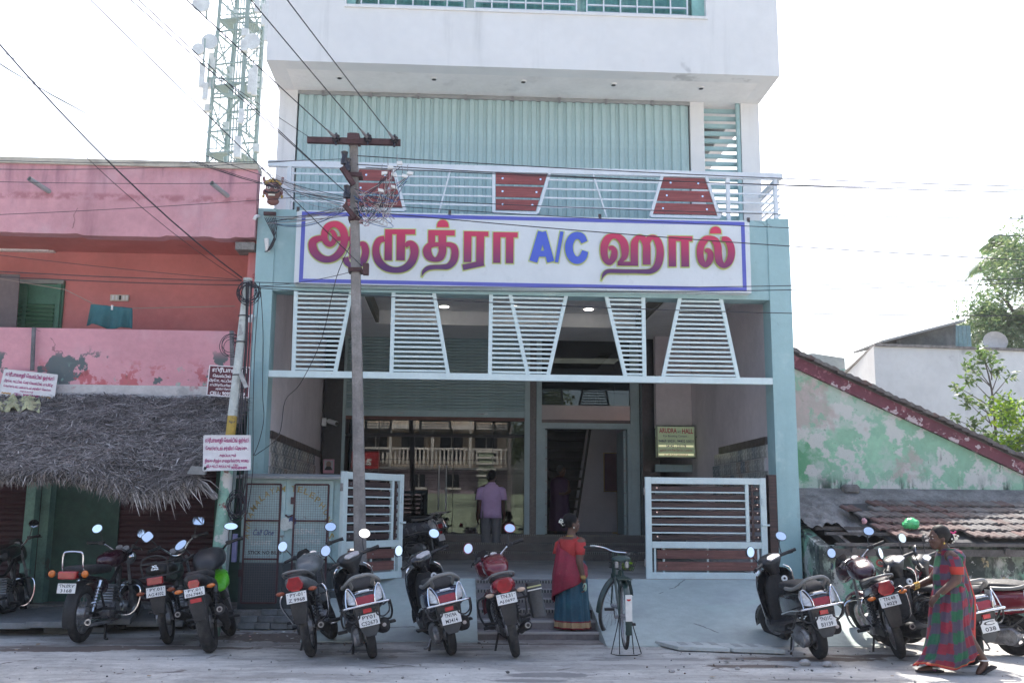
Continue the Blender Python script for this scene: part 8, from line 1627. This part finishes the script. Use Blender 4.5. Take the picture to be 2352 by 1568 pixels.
for i in range(190):
    u, v = (rnd(1880, 1990), rnd(1425, 1462)) if i < 120 else (rnd(540, 720), rnd(1448, 1475)) if i < 150 else (rnd(0, 2352), rnd(1450, 1560)); g = G(u, v); s_ = rnd(.01, .035)
    if g.y > 12.9 and -1.7 < g.x < 4.8: continue
    a = rnd(0, 6.3); d = Vector((cos(a), sin(a), rnd(-.2, .4)))*s_; e_ = Vector((-sin(a), cos(a), rnd(-.3, .3)))*s_*.6; c0 = Vector((g.x, g.y, road_z(g.x, g.y)+.014)); mb.cur = random.choices((0, 1, 2, 3), (3, 5, 1, 3))[0]; mb.quad(c0-d-e_, c0+d-e_, c0+d*.8+e_, c0-d+e_*.9)
tag(mb.part('paper_scrap_litter', LT), 'paper scraps and dry leaf litter along the wall foot', 'litter', kind='stuff')
for i, (u, v, s_, nm) in enumerate(((1543, 1544, .035, 'grey lump of stone lying before the cement drain covers'), (1694, 1538, .03, 'small grey stone lying between the bicycle and the black scooter'), (1850, 1528, .06, 'pair-sized broken concrete lump in the damp soil'), (1166, 1545, .022, 'small dark stone lying behind the red motorcycle'), (1900, 1530, .05, 'broken grey rubble lump near the black scooter tyre'))):
    g = G(u, v); mb = MB(); random.seed(200+i); rings = []
    for a in range(6):
        t = -1.4+2.8*a/5; rings.append([g+Vector((s_*cos(t)*cos(2*pi*j/9)*rnd(.75, 1.2), s_*.8*cos(t)*sin(2*pi*j/9)*rnd(.75, 1.2), s_*.5+s_*.6*sin(t))) for j in range(9)])
    mb.loft(rings); tag(mb.part('stone', M_stone[2 if i != 3 else 1], smooth=25), nm.replace('pair-sized ', ''), 'stone')
# chalk kolam on the ground by the steps
g = G(1215, 1442); mb = MB(); random.seed(1)
for i in range(6): mb.tube(smooth_path([(g.x+rnd(-.25, .3), g.y+rnd(-.12, .12), .032) for _ in range(4)], 5), .012, 4, flat=.15)
tag(mb.part('chalk_kolam', mat('chalk', (.7, .7, .68), .9, var=0)), 'white chalk pattern drawn on the ground at the front steps', 'chalk drawing')

# ================================================================== the other side of the street (mirrored in the glass)
YO = -7.5
def face(y): return y
def opp(name, label, cat, x0, x1, h_, m_, yb=YO, depth=7):
    t = thing(name, label, cat, ((x0+x1)/2, yb, 0)); MB().box(x0, x1, yb-depth, yb, 0, h_).part('wall', m_, t); return t
M_crm = mat('cream_wall', (.60, .52, .42), .8, var=.08, vscale=1); M_lil = mat('lilac_house_wall', (.45, .37, .42), .8, var=.08, vscale=1); M_gw = mat('pale_green_wall', (.38, .46, .33), .8, var=.2, vscale=1, layers=[dict(c=(.12, .13, .1), s=1.5, lo=.5, hi=.7, st=(1, 1, .3), a=.7)]); M_bal = mat('baluster_white', (.75, .72, .66), .7); M_pk2 = mat('salmon_wall', (.58, .30, .24), .8, var=.1)
def wins(t, xs, z0, z1, w_, yb=YO):
    for x in xs:
        o = MB().box(x-w_/2, x+w_/2, yb-.05, yb+.02, z0, z1).part('window', M_wdk, t); MB().box(x-w_/2-.08, x+w_/2+.08, yb, yb+.12, z0-.1, z0).part('sill', M_bal, o); MB().box(x-.03, x+.03, yb+.021, yb+.05, z0, z1).part('mullion', M_bal, o)
M_wdk = mat('dark_window', (.03, .04, .05), .15, var=.1)
t = opp('cream_house', 'cream house with white balustrade across the street, seen mirrored in the glass', 'house', -5.0, 2.4, 7.2, M_crm, YO-2.2)
MB().box(-5, 2.4, YO-2.2, YO-.9, 3.35, 3.6).part('balcony', M_crm, t); MB().box(-5, 2.4, YO-1.05, YO-.93, 4.28, 4.38).part('balcony_rail', M_bal, t)
for k in range(38): x = -4.9+.194*k; MB().tube([(x, YO-1, 3.6), (x, YO-1, 3.8), (x, YO-1, 4.05), (x, YO-1, 4.28)], [.045, .07, .04, .05], 6).part('baluster', M_bal, t)
MB().box(-5.2, 2.6, YO-2.3, YO-.7, 5.25, 5.45).part('sunshade', M_bal, t); wins(t, (-4, -2.2, -.3, 1.4), 3.8, 5.1, 1.1, YO-2.2)
for x in (-3.2, -1.2, .6): MB().tube([(x, YO-.85, 2.5), (x, YO-.85, 7.0)], .07, 8).part('drain_pipe', M_bal, t)
t = opp('lilac_house', 'low lilac house front across the street, mirrored low in the glass', 'house', -5.2, 2.6, 3.3, M_lil, YO-.6, .25); wins(t, (-4.4, -3.3, -1.8, -.2), 2.5, 3.1, .6, YO-.6)
MB().box(-5.4, 2.8, YO-.8, YO+.1, 3.3, 3.42).part('tin_awning', M_slab, t)
for k in range(9): wire((-14, YO+.9, 3.0+.1*k), (14, YO+.9+.1*k, 3.1+.09*k), .012, rnd(.1, .3), 'cable strung along the other side of the street, mirrored in the glass', 'cables across the street')
t = thing('street_wall', 'pale green compound wall across the street, mirrored in the glass', 'wall', (3, YO, 0)); MB().box(-1.6, 5.2, YO-.3, YO, 0, 2.2).part('wall', M_gw, t); MB().box(1.0, 1.7, YO-.4, YO+.12, 0, 4.2).part('gate_pier', M_gw, t)
for k in range(5): MB().box(.9, 1.8, YO-.5, YO+.2, 3.0+.28*k, 3.08+.28*k).part('pier_fin', M_bal, t)
t = opp('salmon_house', 'salmon house across the street, mirrored at the right of the glass', 'house', 5.4, 11, 6.5, M_pk2, YO-1.0); wins(t, (6.5, 8.5, 10), 3.6, 5.2, 1.0, YO-1.0); wins(t, (6.5, 8.5, 10), .8, 2.4, 1.0, YO-1.0); MB().box(5.2, 11.2, YO-1.1, YO-.3, 3.0, 3.2).part('sunshade', M_bal, t)
t = opp('grey_block', 'grey shop block across the street, mirrored at the left of the glass', 'building', -13, -5.3, 5.2, mat('grey_plaster', (.36, .35, .34), .85, var=.1), YO-.5); wins(t, (-12, -10, -8, -6.3), 3.2, 4.6, 1.0, YO-.5)
t = thing('phone_shop_sign', 'red shop sign reading airtel across the street, mirrored in the glass', 'sign', (-4.6, YO+.3, 3)); MB().box(-6.0, -3.6, YO+.2, YO+.4, 3.3, 4.1).part('panel', mat('sign_red', (.36, .02, .025), .5, var=.05), t); text('airtel', (-4.6, YO+.41, 3.68), (-1, 0, 0), (0, 0, 1), 1.3, .45, M_plate, t, .02); MB().box(-6.4, -3.2, YO-.5, YO+.45, 4.11, 4.2).part('canopy', M_matt, t)
t = opp('white_far_house', 'white house farther along the other side of the street', 'house', 12, 20, 7, M_ww, YO-2); wins(t, (13.5, 16, 18.5), 3.8, 5.4, 1.2, YO-2)
b = Vector((4.2, YO-5, 0)); random.seed(41); cs = [((b.x+rnd(-1.6, 1.6), b.y+rnd(-1.5, 1.5), rnd(4.2, 8.5)), rnd(.5, .9)) for i in range(26)]
tree('street_tree', 'leafy tree across the street, mirrored above the green wall', b, [([b, b+Vector((.1, 0, 3)), b+Vector((0, .1, 7))], .2)], cs, LF, 150, .3, 15)
p_ = Vector((2.4, YO+.6, 0)); t = thing('street_pole', 'concrete pole across the street, mirrored in the glass', 'utility pole', p_); MB().tube([p_, p_+Vector((0, 0, 7.5))], [.12, .08], 10).part('shaft', M_pc, t); MB().bar(p_+Vector((-.7, 0, 7.1)), p_+Vector((.7, 0, 7.1)), .08).part('crossarm', M_rustd, t)

# ================================================================== hazy air
hz = MB().box(-70, 70, -40, 110, -1.2, 49).part('haze', mat('haze_air', (.9, .9, .9), var=0)); tag(hz, 'pale hazy air over the street', 'haze', kind='stuff')
hm_ = MATS['haze_air']; N_ = hm_.node_tree.nodes; N_.remove(N_['Principled BSDF']); pv = N_.new('ShaderNodeVolumePrincipled'); pv.inputs['Density'].default_value = .0008; pv.inputs['Color'].default_value = (.93, .96, 1, 1); pv.inputs['Anisotropy'].default_value = .3
hm_.node_tree.links.new(pv.outputs[0], N_['Material Output'].inputs['Volume'])
